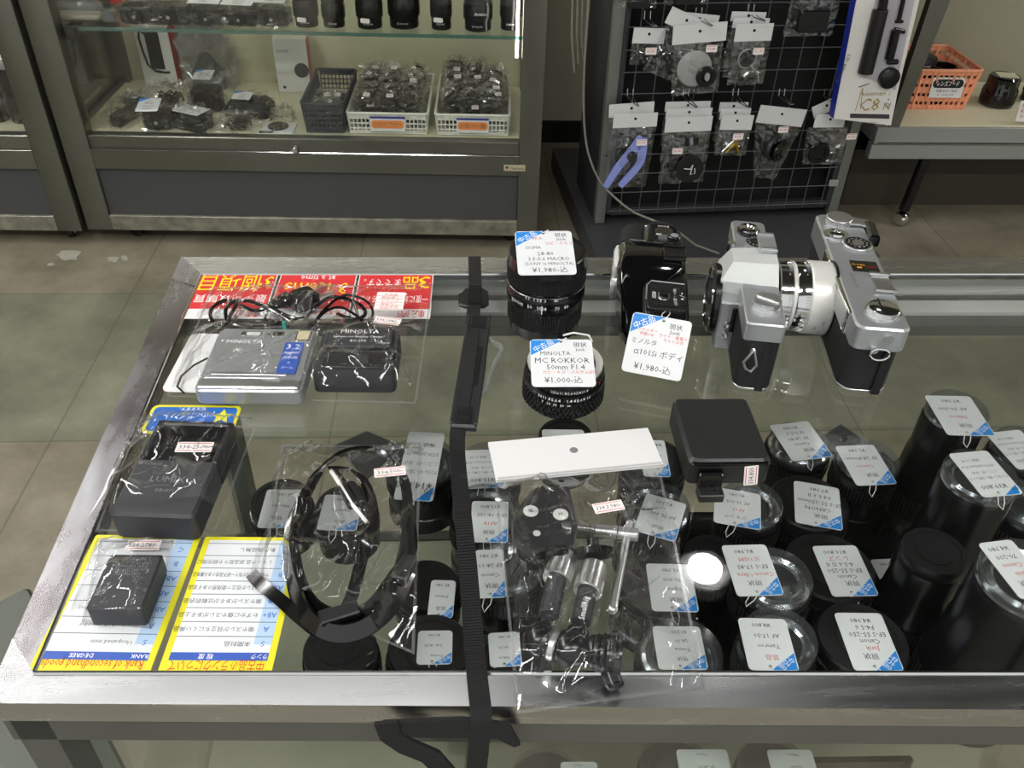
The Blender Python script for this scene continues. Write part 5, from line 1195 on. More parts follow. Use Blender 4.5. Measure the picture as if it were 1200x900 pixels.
def caster(par_name, p, label, rz=20, chrome=False, s=1.0):
    t = thing(par_name, label, 'caster', p, rz)
    b = MB().use('black_satin').cyl(.026*s, -.011*s, .011*s, T(0, 0, .026*s) @ RY(90), b=.004*s); b.build('wheel', t)
    b = MB().use('chrome' if chrome else 'case_metal').cyl(.010*s, -.013*s, .013*s, T(0, 0, .026*s) @ RY(90)); b.build('hub', t)
    b = MB().use('chrome' if chrome else 'black_plastic').loft([[(x*s, y*s, z*s) for x, y, z in ((-.018, -.02, .03), (.018, -.02, .03), (.018, .016, .03), (-.018, .016, .03))], [(x*s, y*s, z*s) for x, y, z in ((-.018, -.022, .045), (.018, -.022, .045), (.018, .014, .045), (-.018, .014, .045))], [(x*s, y*s, z*s) for x, y, z in ((-.012, -.012, .055), (.012, -.012, .055), (.012, .010, .055), (-.012, .010, .055))]]); b.build('fork', t)
    return t
def as_part(t, par):                              # a caster moves with its case: keep it as a part
    return t
def caster_part(par, lx, ly, rz=20, chrome=False, s=1.0, zt=.05):
    X = T(lx, ly, 0) @ RZ(rz)
    b = MB(); b.X = X; b.use('black_satin').cyl(.024*s, -.011*s, .011*s, T(0, 0, .0245*s) @ RY(90), b=.004*s); w_ = b.build('caster', par)
    b = MB(); b.X = X; b.use('ring_white' if not chrome else 'chrome').lathe([(.014*s, 0), (.014*s, .002), (.009*s, .002), (.009*s, 0)], 24, T(.0112*s, 0, .0245*s) @ RY(90)); b.build('hub', w_)
    b = MB(); b.X = X; b.use('chrome' if chrome else 'black_plastic').rbox(0, .004*s, .030*s, .034*s, .036*s, .020*s, .008*s, .003*s); b.build('fork', w_)
x_ = gp(152, 270)[0]; caster_part(sc, x_, .05, 60); caster_part(sc, GW-.08, .06, 60); caster_part(sc, .10, DEP-.08, 0); caster_part(sc, GW-.08, DEP-.08, 0)

# ---- left neighbour, only its right end in view
lc_r = G0 - gx*.012; H0 = at(0, 269, .045); H0.z = 0
lcx = -.85
lc = thing('glass_showcase', 'neighbouring steel framed showcase at the left picture edge, only its right end visible', 'showcase', lc_r-gy*.012, math.degrees(math.atan2(gx.y, gx.x)))
zl0 = .045
xi = gp(0, 160)[0]
bx3(-.072, 0, 0, .05, zl0, HTOP, 'case_metal', 'post', lc); bx3(lcx, lcx+.06, 0, .05, zl0, HTOP, 'case_metal', 'post', lc)
bx3(-.05, 0, DEP-.05, DEP, zl0, HTOP, 'case_metal', 'post', lc); bx3(lcx, lcx+.06, DEP-.05, DEP, zl0, HTOP, 'case_metal', 'post', lc)
bx3(lcx+.06, -.072, 0, .04, zl0, z_base1, 'case_metal_worn', 'bottom_rail', lc)
bx3(lcx+.06, -.072, .012, .03, z_base1, z_pan1, 'case_panel', 'lower_panel', lc)
bx3(lcx+.06, -.072, 0, .04, z_pan1, z_mid1, 'case_metal', 'middle_rail', lc)
bx3(lcx+.06, -.072, .006, .04, z_mid1, z_gl, 'case_metal', 'door_track', lc)
bx3(lcx+.06, -.03, .04, DEP-.02, zf-.02, zf, 'cream_floor', 'display_floor', lc); bx3(lcx+.03, -.03, DEP-.02, DEP, zf-.02, HTOP, 'cream', 'back_panel', lc)
bx3(lcx, 0, 0, DEP, HTOP, HTOP+.12, 'case_metal', 'top_housing', lc)
MB().use('glass').box(lcx/2, .022, (z_gl+HTOP)/2, -lcx-.14, .004, HTOP-z_gl).build('sliding_door', lc)
MB().use('black_plastic').rbox(-.018, DEP/2, z_gl, .004, DEP-.1, HTOP-z_gl, .001, .0005).build('side_wall', lc)
caster_part(lc, -.06, .05, 15)

# ================================================================== goods in the showcase
SZ = math.degrees(math.atan2(gx.y, gx.x))
def keep_in(p, dmin, xmin=.10, dmax=.42):         # stand clear of doors, back and side panels
    d = (p-G0).dot(gy); x = (p-G0).dot(gx)
    return p + gy*(max(dmin, min(d, dmax))-d) + gx*(max(x, xmin)-x if x > 0 else 0)
def on_floor(px, py, dmin=.085, xmin=.10): return keep_in(at(px, py, zf+.0008), dmin, xmin)
def on_shelf(px, py): return keep_in(at(px, py, zs+.0008), .105)
def pxm(px, py, z, k): return (at(px+k, py, z)-at(px, py, z)).length      # metres for k pixels there
def crumple(b, w, d, h, X, seed, m='film_far', n=26):
    """a loose plastic bag puffed around a thing"""
    vs = []; fs = []; rows = n//2
    for i in range(rows+1):
        ph = math.pi/2*i/rows*1.0
        for j in range(n):
            th = 2*math.pi*j/n
            r_ = math.cos(ph)**.5 if ph < math.pi/2-1e-6 else 0.02
            nn = 1+.30*noise.noise(Vector((math.cos(th)*2+seed, math.sin(th)*2, ph*2)))+.55*noise.noise(Vector((math.cos(th)*5+seed, math.sin(th)*5, ph*5)))+.28*noise.noise(Vector((math.cos(th)*11+seed, math.sin(th)*14, ph*12)))
            sq = 1/max(abs(math.cos(th)), abs(math.sin(th)))**.6
            vs.append((w/2*r_*math.cos(th)*sq*nn, d/2*r_*math.sin(th)*sq*nn, max(.0003, h*math.sin(ph)*(.35+.65*nn))))
    for i in range(rows):
        for j in range(n):
            k = (j+1) % n; fs.append((i*n+j, i*n+k, (i+1)*n+k, (i+1)*n+j))
    fs.append(tuple((rows)*n+j for j in range(n)))
    return b.add(vs, fs, X, m)
def bagged(name, label, cat, p, w, d, h, rz, inner, group=None, seed=0, sticker=True, lab=None, bagm='film_far', bs=1.08):
    if group is None: w *= 1.2; d *= 1.1; h *= 1.15
    t = thing(name, label, cat, p, rz+SZ, group)
    inner(t, w, d, h)
    b = MB(); crumple(b, w*bs, d*bs, h*1.05+.004, I4, seed, bagm); b.build('plastic_bag', t, smooth=False)
    if sticker:
        lx, ly, lw, lh = lab or (0, -d*.1, .04, .045)
        X = T(lx, ly, h*1.14+.006) @ RX(8) 
        b = MB(); b.X = X; b.use('tag_white').prism(rrect(lw, lh, .003, 2), 0, .0005)
        b.prism([(-lw/2, lh/2), (-lw/2, lh*.2), (0, lh/2)], .0005, .0006, m='tag_blue')
        for k in range(3): b.text(('現状', 'Canon', '¥980')[k], T(0, lh*(.12-.22*k), .0008), lh*.13, 'faint_ink')
        b.build('price_tag', t)
    return t
def in_block(m='black_plastic', lensy=True):
    def f(t, w, d, h):
        MB().use(m).rbox(0, 0, 0, w*.9, d*.8, h*.8, .012, .006).build('body', t)
        if lensy:
            MB().use('black_satin').cyl(h*.36, 0, .012, T(0, -d*.4, h*.42) @ RX(90), b=.002).build('lens', t)
            MB().use('chrome').cyl(h*.08, .012, .0135, T(0, -d*.4, h*.42) @ RX(90)).build('lens_ring', t)
    return f
def in_flash(t, w, d, h):
    MB().use('black_plastic').rbox(0, -d*.15, 0, w*.5, d*.6, h*.6, .006, .004).build('body', t)
    MB().use('black_satin').rbox(0, d*.28, 0, w*.75, d*.25, h*.85, .008, .005).build('flash_head', t)
    MB().use('ring_white').rbox(0, d*.28, h*.85, w*.3, d*.1, .002, .001, .0005).build('label', t)
def in_pouch(t, w, d, h):
    MB().use('black_matte').loft([[(x*1.0, y*1.0, 0) for x, y in rrect(w, d, .015)], [(x*1.02, y, h*.5) for x, y in rrect(w, d, .02)], [(x*.8, y*.75, h*.9) for x, y in rrect(w, d, .015)]]).build('pouch', t)
def in_cables(t, w, d, h):
    for s_ in range(2):
        b = MB(); pts = [Vector((w*.35*math.cos(a*.55+s_)*(1-.02*a), d*.35*math.sin(a*.55+s_*2), h*(.2+.5*((a*7+s_*3) % 10)/10))) for a in range(24)]
        b.tube(pts, .003, 6, 'pvc_black'); b.build('cable', t)
    MB().use('black_plastic').rbox(0, -d*.1, 0, w*.4, d*.35, h*.5, .003, .002).build('adapter', t)
# lower floor, left to right
bagged('flash_unit', 'black shoe-mount flash in a clear bag at the left end of the showcase floor', 'flash', on_floor(131, 143, .14, .15), .055, .14, .05, -14, in_flash, seed=1, sticker=False, bs=1.1)
bagged('bagged_camera', 'bagged black camera with a blue cornered tag at the front of the showcase floor', 'camera', on_floor(186, 152), .075, .06, .055, 5, in_block(), seed=2, lab=(-.01, -.035, .06, .075))
bagged('bagged_accessory', 'bag of black cables and adapters below the red and white box', 'accessory', on_floor(200, 124), .10, .07, .055, 10, in_cables, seed=3, sticker=False)
bagged('bagged_camera', 'bagged black camera under two stacked white tags, left of the dark pouch', 'camera', on_floor(246, 128), .08, .07, .075, 0, in_block(), seed=4, lab=(0, .0, .055, .06))
bagged('bagged_box', 'black boxed accessory with a pale top in crinkled film at the front of the floor', 'box', on_floor(226, 152), .10, .07, .045, -25, lambda t, w, d, h: (MB().use('black_gloss').rbox(0, 0, 0, w*.8, d*.8, h, .002, .001).build('box', t), MB().use('white_card').rbox(0, 0, h, w*.75, d*.75, .001, .001, .0003).build('box_top', t)), seed=5, sticker=False)
bagged('camera_pouch', 'black soft pouch with a white label in the middle of the showcase floor', 'pouch', on_floor(294, 132), .11, .09, .04, -5, in_pouch, seed=6, lab=(-.01, -.02, .055, .045))
bagged('bagged_accessory', 'crumpled bag of black straps at the front, left of the lens filter card', 'accessory', on_floor(279, 152), .09, .06, .035, 0, in_cables, seed=7, sticker=False)
t = thing('filter_pack', 'dark round lens filter on a pale card at the front of the showcase floor', 'filter', on_floor(325, 153), SZ)
b = MB().use('white_card').rbox(0, 0, 0, .10, .085, .004, .004, .001); b.use('black_gloss').box(-.027, -.034, .0045, .04, .014, .001); b.text('SONY', T(-.027, -.034, .0053), .007, 'white_ink'); b.use('paper').box(.025, -.034, .0045, .04, .014, .001); b.build('card', t)
MB().use('dark_glass').cyl(.030, .004, .009, T(0, .006, 0), seg=40, b=.001).build('filter', t)
b = MB(); crumple(b, .07, .06, .04, T(.005, .07, 0), 33); b.build('plastic_bag', t)
# boxes on the floor at the back
def box_px(name, label, bl, br, h, dep, mfront, mside, deco, floor=on_floor, rz=0, lean=0):
    p0 = floor(*bl); p1 = floor(*br); w = (p1-p0).length; a = math.degrees(math.atan2((p1-p0).y, (p1-p0).x))
    t = thing(name, label, 'box', (p0+p1)/2, a+rz)
    MB().use(mfront).rbox(0, dep/2, 0, w, dep, h, .001, .001).build('carton', t)
    b = MB().use(mside).box(w/2+.0005, dep/2, h/2, .001, dep*.98, h*.98, m=mside); b.build('side_print', t)
    deco(t, w, h); return t
def deco_a(t, w, h):
    b = MB().use('black_satin').rbox(.0, -.0015, h*.30, w*.42, .002, h*.6, .001, .0005); b.build('picture', t)
    pts = [Vector((w*(-.2), -.003, h*.86)), Vector((-w*.32, -.003, h*.92)), Vector((-w*.38, -.003, h*.8)), Vector((-w*.34, -.003, h*.55)), Vector((-w*.28, -.003, h*.36)), Vector((-w*.1, -.003, h*.27)), Vector((w*.2, -.003, h*.25)), Vector((w*.33, -.003, h*.26))]
    MB().tube(pts, .0035, 6, 'black_satin').build('picture_cord', t)
box_px('product_box', 'white carton with a picture of a black strap accessory and a red side, left box', (172, 100), (210, 103), .19, .055, 'box_white', 'box_red', deco_a, lean=0)
def deco_b(t, w, h):
    b = MB().use('ink'); b.text('SONY', T(-w*.22, -.001, h*.78) @ RX(90), .011); b.build('lettering', t)
    b = MB().use('black_satin').lathe([(.001, 0), (w*.22, 0), (w*.22, .002), (.001, .002)], 24, T(w*.28, -.0005, h*.42) @ RX(90)); b.text('●', T(-w*.3, -.001, h*.1) @ RX(90), .01, 'ink'); b.build('picture', t)
box_px('product_box', 'white carton with a red side behind the navy basket', (327, 108), (365, 108), .165, .06, 'box_white', 'box_red', deco_b)
bagged('drawstring_bag', 'dark grey pouch in a large clear bag between the two white cartons', 'pouch', on_floor(249, 100), .13, .05, .15, 0, lambda t, w, d, h: MB().use('black_matte').loft([[(x, y, 0) for x, y in rrect(w*.7, d*.8, .02)], [(x*.9, y, h*.3) for x, y in rrect(w*.7, d*.8, .02)], [(x*.2, y*.4, h*.62) for x, y in rrect(w*.7, d*.8, .02)]]).build('pouch', t), seed=9, sticker=False, bagm='film_hazy', bs=1.1)
# ---- baskets
def basket(label, px, m, dz, holes=True, plate=None, rim=.004):
    """px: front-left, front-right, back-right, back-left of the floor footprint"""
    P = [on_floor(*q, dmin=.062) for q in px[:2]]
    w = (P[1]-P[0]).length; a = math.degrees(math.atan2((P[1]-P[0]).y, (P[1]-P[0]).x)); dp = px[2]
    c = (P[0]+P[1])/2+n_(.0028)
    t = thing('storage_basket', label, 'basket', c, a)
    h = dz; tp = 1.08
    def ring(w_, d_, z, r=.008, th=0): return [(x, y+dp/2, z) for x, y in rrect(w_-2*th, d_-2*th, r, 3)]
    b = MB().use(m).loft([ring(w, dp, 0), ring(w*.98, dp*.98, .003, .008)]); b.build('base', t)
    # side walls as a lattice of bars
    nz = max(3, int(h/.013))
    b = MB().use(m)
    for (x0, y0, x1, y1) in ((-w/2, 0, w/2, 0), (w/2, 0, w/2, dp), (w/2, dp, -w/2, dp), (-w/2, dp, -w/2, 0)):
        A = Vector((x0, y0, 0)); Bv = Vector((x1, y1, 0)); L2 = (Bv-A).length; n_b = max(3, int(L2/.011))
        out = Vector(((y1-y0), -(x1-x0), 0)).normalized()*h*.10
        for k in range(n_b+1):
            p = lerp(A, Bv, k/n_b); q = p+out+n_(h)
            b.tube([p, q], .0018, 4)
        for k in range(nz+1):
            zz_ = h*k/nz; o = out*(k/nz)
            b.tube([A+o+n_(zz_), Bv+o+n_(zz_)], .0022, 4)
        for k0, k1 in ((0, .14), (.80, 1.0)): 
            o0 = out*k0; o1 = out*k1
            b.add([A+o0+n_(h*k0), Bv+o0+n_(h*k0), Bv+o1+n_(h*k1), A+o1+n_(h*k1)], [(0, 1, 2, 3)])
    b.build('lattice', t)
    b = MB(); rr_ = [Vector((x*(1+.2*h/w), y*(1+.2*h/dp)+dp/2, h)) for x, y in rrect(w, dp, .01, 4)]; rr_.append(rr_[0]); b.tube(rr_, rim, 8, m); b.build('rim', t)
    if plate:
        b = MB().use('white_card'); X = T(0, -h*.07-.005, h*.48) @ RX(90-6); b.X = X; b.rbox(0, 0, 0, w*.46, h*.62, .001, .001, .0003)
        b.rbox(0, h*.02, .001, w*.43, h*.38, .0006, h*.15, .0002, m='orange_label' if m != 'basket_orange' else 'black_gloss'); b.rbox(0, h*.34, .001, w*.46, h*.1, .0006, .001, .0002, m='box_blue' if m != 'basket_orange' else 'ink')
        b.text(plate, T(0, h*.02, .0018), h*.20, 'ink' if m != 'basket_orange' else 'white_ink', w*.36); b.build('name_plate', t)
    return t, w, dp, h
random.seed(11)
def heap_item(label, group, kinds):
    t = thing('bagged_accessory', label, 'accessory', (0, 0, 0), group=group)
    return t
def fill(tbas, w, dp, h, n, label, group, seed, dens=.05, tagp=.45, z1=.05):
    """bagged bits heaped in a basket; one of each kind is built, the rest are copies"""
    protos = []; NL = 3 if n > 20 else 2
    for k in range(3):
        t = thing('bagged_accessory', label, 'accessory', (0, 0, 0), group=group)
        s_ = dens
        if k == 0: MB().use('black_plastic').rbox(0, 0, .002, s_*.8, s_*.6, s_*.35, .006, .003).build('accessory', t)
        elif k == 1: MB().use('black_satin').lathe([(s_*.36, .002), (s_*.38, .006), (s_*.36, s_*.3), (s_*.2, s_*.34), (s_*.18, s_*.2)], 24).build('accessory', t)
        else: 
            pts = [Vector((s_*.4*math.cos(a*.8), s_*.35*math.sin(a*.8), .006+.0012*a)) for a in range(14)]; MB().tube(pts, .004, 6, 'pvc_black').build('accessory', t)
        b = MB(); crumple(b, s_*1.12, s_*1.05, s_*.62, I4, seed+k*5, n=20); b.build('plastic_bag', t, smooth=False)
        b = MB(); b.X = T(s_*.12, -s_*.2, s_*.5) @ RX(35); b.use('sticker').prism(rrect(.020, .012, .001, 2), 0, .0004); b.text('¥500', T(0, 0, .0006), .005, 'red_ink'); b.build('price_sticker', t)
        protos.append(t)
    X0 = WM[tbas]; done = 0
    for k in range(n):
        src = protos[k % 3]
        if k < 3: t = src
        else:
            t = src.copy(); COL.objects.link(t)
            for ch in list(src.children):
                c_ = ch.copy(); c_.parent = t; COL.objects.link(c_)
        row = k/n
        gxn = max(2, int(w/dens)); ix = k % gxn; iy = (k//gxn)
        ny_ = math.ceil(n/gxn/NL); lay = iy//ny_; iy = iy % ny_
        x = -w/2+.012+(w-.024)*(ix+.5)/gxn+random.uniform(-.004, .004); y = .03+(dp-.05)*(iy+.5)/ny_+random.uniform(-.006, .006)
        z = .004+lay*z1*.62+iy*.006*(NL > 2)+random.uniform(0, .006)
        Mx = X0 @ T(x, y, z) @ RZ(random.uniform(0, 360)) @ RX(random.uniform(-14, 14))
        t.matrix_basis = Mx
t, w, dp, h = basket('navy blue lattice basket, leftmost of the three baskets in the showcase', ((357, 163), (400, 164), .28), 'basket_navy', .085)
bk = [t]
fill(t, w, dp, h, 10, 'crumpled bagged accessory in the navy basket', 'bagged accessories in the navy basket', 40, .055)
t, w, dp, h = basket('white lattice basket with an orange label, heaped with clear crinkled bags, middle basket', ((408, 166), (498, 168), .33), 'basket_white', .060, plate='カメラバッグ アクセサリー')
fill(t, w, dp, h, 56, 'crumpled bagged accessory in the middle white basket', 'bagged accessories in the middle white basket', 50, .058)
t, w, dp, h = basket('white lattice basket with an orange label, right of the three in the showcase', ((512, 168), (595, 170), .33), 'basket_white', .060, plate='カメラ用品 バッテリー 充電器')
fill(t, w, dp, h, 44, 'bagged black charger or battery in the right white basket', 'bagged accessories in the right white basket', 70, .062)
# ---- upper shelf: bagged cameras, then lenses standing
for k, (px, py, ww, dd, hh, lb) in enumerate(((161, 32, .105, .085, .055, 'bagged black camera with a flat white label, first from the left on the glass shelf'),
    (201, 31, .12, .09, .058, 'bagged black camera with a flat white label, second from the left on the glass shelf'),
    (242, 36, .10, .085, .05, 'bagged black camera, third from the left on the glass shelf, two tags'),
    (281, 37, .10, .08, .048, 'bagged black camera, fourth from the left on the glass shelf, torn white tag'),
    (320, 36, .09, .08, .055, 'bagged black camera with a bright band, just left of the shelf lenses'))):
    bagged('bagged_camera', lb, 'camera', on_shelf(px, py-2), ww, dd, hh, random.uniform(-6, 6), in_block(), 'bagged cameras on the glass shelf', seed=90+k, lab=(-.005, .0, .085, .07))
for k, (px, py, lb) in enumerate(((247, 12, 'bagged black camera in the second row on the glass shelf, left one'), (292, 14, 'bagged black camera in the second row on the glass shelf, right one'))):
    bagged('bagged_camera', lb, 'camera', on_shelf(px, py-2), .08, .06, .05, 0, in_block(), 'bagged cameras on the glass shelf', seed=98+k, lab=(0, 0, .06, .05))
t = thing('plastic_case', 'long clear plastic case on the glass shelf at its left end', 'case', on_shelf(72, 30), SZ)
MB().use('grey_clear').rbox(0, 0, 0, .13, .06, .05, .02, .01).build('shell', t); MB().use('maker_gold').rbox(0, 0, .006, .12, .05, .012, .01, .003).build('insert', t)
t = thing('glass_jar', 'small clear cylinder caps standing on the glass shelf, left of the bagged cameras', 'jar', on_shelf(118, 33), SZ)
MB().use('grey_clear').cyl(.018, 0, .03, seg=20, b=.003).build('jar', t); MB().use('grey_clear').cyl(.018, 0, .03, T(.045, .0, 0), seg=20, b=.003).build('jar', t)
t = thing('dark_box', 'brown cardboard box at the back of the glass shelf, behind the cameras', 'box', on_shelf(143, 2), SZ)
MB().use('tan').rbox(0, .02, 0, .14, .08, .10, .002, .001).build('carton', t); MB().use('box_red').rbox(0, -.021, .0, .05, .002, .09, .001, .0004).build('print', t)
for k, (px, py, r_, hh, lb) in enumerate(((358, 37, .034, .11, 'black lens first from the left in the row standing on the glass shelf'),
    (391, 36, .032, .10, 'black lens with a flat white tag on top, second in the shelf row'),
    (433, 37, .037, .12, 'black lens third in the shelf row, white sticker low on its side'),
    (474, 34, .044, .13, 'widest black lens, fourth in the shelf row'),
    (517, 38, .030, .14, 'slim black lens fifth in the shelf row, sticker at its foot'),
    (560, 38, .040, .12, 'black lens with white script, sixth in the shelf row'),
    (598, 37, .030, .14, 'black lens last in the row, beside the showcase end post'))):
    p = on_shelf(px, py-4); t = thing('camera_lens', lb, 'lens', p, SZ, 'lenses standing in a row on the glass shelf')
    MB().use('black_satin').lathe([(r_*.86, 0), (r_*.9, .002), (r_*.9, hh*.2), (r_, hh*.25), (r_, hh*.55), (r_*.94, hh*.58), (r_*.94, hh*.9), (r_*.9, hh)], 36).build('barrel', t)
    MB().use('rubber').gear(r_*.96, r_*.04, 60, hh*.62, hh*.85).build('focus_ring', t)
    b = MB(); ring_text(b, r_*.9, hh*.12, [(-110+12*i, s) for i, s in enumerate(('22', '11', '5.6', '∞'))], .005); b.build('scale', t)
    if k == 5: b = MB(); ring_text(b, r_, hh*.4, [(-80, 'Aristo')], .010); b.build('script', t)
    if k in (0, 2, 4): 
        b = MB(); b.X = RZ(-90-12) @ T(r_+.001, 0, hh*.2) @ RY(90) @ RZ(90); b.use('sticker').prism(rrect(.026, .012, .003, 2), 0, .0005); b.build('price_sticker', t)
    if k == 1: MB().use('tag_white').rbox(0, 0, hh, .06, .05, .001, .003, .0003).build('price_tag', t)
# neighbour case: two bagged black cylinders
for k, (px, py) in enumerate(((3, 158), (21, 158))):
    p = keep_in(at(px, py-6, zf+.0008), .12); p = p-gx*(.012+.035*(1-k)); t = thing('camera_lens', ('black lens in film at the very left picture edge, in the neighbouring showcase', 'black lens with bright glints beside the post of the neighbouring showcase')[k], 'lens', p, SZ)
    MB().use('black_satin').lathe([(.032, 0), (.034, .002), (.034, .15), (.030, .155)], 32).build('barrel', t); MB().use('clear_white').lathe([(.033, .155), (.034, .165), (.03, .175), (.001, .175)], 24).build('cap', t)
    b = MB(); crumple(b, .07, .07, .15, I4, 120+k); b.build('plastic_bag', t)
# ================================================================== wire grid rack
R0_ = at(697, 262, .08); R1_ = at(980, 251, .08); R0_.z = R1_.z = 0
rx = (R1_-R0_).normalized(); ry = Vector((-rx.y, rx.x, 0)); RW = (R1_-R0_).length; RZA = math.degrees(math.atan2(rx.y, rx.x))
def rp(px, py, d=0.):
    q = onplane(px, py, R0_+ry*d, ry); return (q-R0_).dot(rx), q.z
rk = thing('display_rack', 'dark freestanding rack with black wire grid hung with bagged accessories', 'rack', R0_, RZA)
RH = 1.55; RD = .30
def bxr(x0, x1, y0, y1, z0, z1, m, nm, par=None, bev=.001): return MB().use(m).rbox((x0+x1)/2, (y0+y1)/2, z0, x1-x0, y1-y0, z1-z0, .001, bev, n=2).build(nm, par or rk)
bxr(0, .030, 0, .03, .08, RH, 'rack_post', 'post'); bxr(RW-.03, RW, 0, .03, .08, RH, 'rack_post', 'post')
bxr(.031, .046, .002, .028, .11, RH, 'rack_grey', 'grid_frame'); bxr(RW-.046, RW-.031, .002, .028, .11, RH, 'rack_grey', 'grid_frame')
bxr(.046, RW-.046, .002, .028, .105, .128, 'rack_grey', 'grid_frame')
bxr(.031, RW-.031, .06, .07, .082, RH, 'black_card', 'backing_panel')
bxr(0, .025, .03, RD, .08, RH, 'rack_grey', 'side_panel'); bxr(RW-.025, RW, .03, RD, .08, RH, 'rack_grey', 'side_panel')
bxr(0, RW, 0, RD, RH, RH+.03, 'rack_grey', 'top_cap')
bxr(-.035, RW+.02, -.26, RD+.28, 0, .078, 'rack_base', 'base')
# wire grid
xs0, zs0 = .046, .128
stepz = (rp(850, 34)[1]-rp(850, 224)[1])/8; 
wires = MB().use('wire'); zk = rp(850, 242)[1]
while zk < RH: wires.tube([Vector((.04, -.002, zk)), Vector((RW-.04, -.002, zk))], .0017, 5); zk += stepz
xk = .046+stepz*.5
while xk < RW-.05: wires.tube([Vector((xk, .002, .11)), Vector((xk, .002, RH))], .0017, 5); xk += stepz*.98
wires.build('wire_grid', rk)
b = MB().use('chrome')
for z_ in (.10, .12, .30): b.cyl(.003, 0, .002, T(.015, 0, z_) @ RX(90), seg=10)
b.build('rivet', rk)
b = MB().use('clear_white').rbox(RW-.04, -.004, .18, .03, .01, .02, .004, .002); b.build('clip', rk)
# cable down the left post and over to the cameras
cb = thing('grey_cable', 'thin grey cable hanging along the rack\'s left post down to the cameras', 'cable', at(690, 160, .5))
def rw(px, py, d=0.): return onplane(px, py, R0_+ry*d, ry)
P = [rw(692, -30, -.02), rw(687, 40, -.02), rw(684, 100, -.02), rw(685, 150, -.02), rw(691, 185, -.03), rw(705, 215, -.05), rw(728, 238, -.10), rw(745, 250, -.16)]
Q = []
for i in range(len(P)-1):
    p0 = P[max(i-1, 0)]; p1 = P[i]; p2 = P[i+1]; p3 = P[min(i+2, len(P)-1)]
    for k in range(6):
        t_ = k/6; Q.append(.5*((2*p1)+(-p0+p2)*t_+(2*p0-5*p1+4*p2-p3)*t_*t_+(-p0+3*p1-3*p2+p3)*t_**3))
Q.append(P[-1]); Q += [rw(790, 268, -.25), rw(815, 287, -.24), rw(842, 297, -.22)]
MB(world=True).tube(Q, .0032, 8, 'cable_grey').build('sheath', cb)
b = MB(world=True)
for k in range(3): b.tube([rw(672+6*k, -30, .05+.05*k), rw(670+6*k, 40, .05+.05*k), rw(673+5*k, 85-10*k, .05+.05*k)], .003, 6, 'cable_grey')
b.build('cable_bundle', cb)

def wframe(px, py, d, roll=0, tilt=0):           # frame on the rack plane facing the aisle: x right, y up, z outwards
    q = rw(px, py, d); X = Matrix(((rx.x, 0, -ry.x, q.x), (rx.y, 0, -ry.y, q.y), (0, 1, 0, q.z), (0, 0, 0, 1)))
    return X @ RZ(roll) @ RX(tilt)
def pk(px, py, k, d=0.): return (rw(px+k, py, d)-rw(px, py, d)).length
def vk(px, py, k, d=0.): return abs(rw(px, py+k, d).z-rw(px, py, d).z)
def sheet_bag(b, w, h, X, seed, taper=0, m='film_far', puff=.012, skew=0):
    nx, ny = 14, 18
    for side in (1, -1):
        vs = []; fs = []
        for j in range(ny+1):
            v = j/ny
            for i in range(nx+1):
                u = i/nx; ww = w*(1-taper*v)
                e = min(u, 1-u)*2; e2 = min(v*1.4+.1, 1-v)*2
                z = side*puff*min(1, e*1.6)*min(1, max(0, e2))
                z += .005*noise.noise(Vector((u*4+seed, v*5, side*3)))*min(1, e*3)+.0035*noise.noise(Vector((u*11+seed, v*13, side)))
                vs.append((ww*(u-.5)+skew*v+.004*noise.noise(Vector((seed, v*5, u))), -h*v+.004*noise.noise(Vector((u*4, seed, v))), z))
        for j in range(ny):
            for i in range(nx):
                a = j*(nx+1)+i; q = (a, a+nx+1, a+nx+2, a+1); fs.append(q if side > 0 else q[::-1])
        b.add(vs, fs, X, m)
    return b
def hook_for(px, py, d, label):
    t = thing('display_hook', label, 'hook', rw(px, py, d))
    b = MB(world=True).use('hook')
    p0 = rw(px, py, -.002); p1 = p0-ry*(abs(d)+.035)
    for s_ in (-.008, .008): b.tube([p0+rx*s_+n_(.02), p0+rx*s_-ry*.004, lerp(p0, p1, .5)+rx*s_*.7, p1+rx*s_*.3+n_(.006)], .0016, 6)
    b.tube([p1-rx*.0024+n_(.006), p1+rx*.0024+n_(.006)], .002, 6)
    b.build('prongs', t); return t
def pack(label, hdr, bag_bottom, d, content, seed, roll=0, cat='accessory', name='hanging_pack', bagw=1.0, taper=0, group=None, sticker=None, skew=0):
    """hdr: px x0, y0, x1, y1 of the white header card"""
    x0, y0, x1, y1 = hdr; cx, cy = (x0+x1)/2, (y0+y1)/2
    w = pk(cx, cy, x1-x0, -d); h = vk(cx, cy, y1-y0, -d)*1.0
    X = wframe(cx, cy, -d, roll)
    t = thing(name, label, cat, rw(cx, cy, -d), group=group)
    b = MB(world=True); b.X = X; b.use('header_white').prism([(-w/2, -h/2), (w/2, -h/2), (w/2, h/2), (-w/2, h/2)], -.0012, .0012)
    b.cyl(.004, .0012, .0015, T(0, h*.12, 0), 'black_card', 14); b.build('header_card', t)
    hb_ = vk(cx, y1, bag_bottom-y1, -d)
    b = MB(world=True); sheet_bag(b, w*bagw, hb_, X @ T(0, -h/2, 0), seed, taper, skew=skew); b.build('plastic_bag', t, smooth=False)
    content(t, X @ T(skew*.5, -h/2-hb_*.5, .002), w*bagw, hb_)
    if sticker:
        b = MB(world=True); Xs = wframe(sticker[0], sticker[1], -d-.016); b.X = Xs; b.use('sticker').prism(rrect(.030, .018, .001, 2), 0, .0004)
        b.text('¥1,980', T(0, 0, .0006), .006, 'red_ink'); b.box(0, .0065, .0005, .028, .001, .0002, m='red_ink'); b.build('price_sticker', t)
    return t
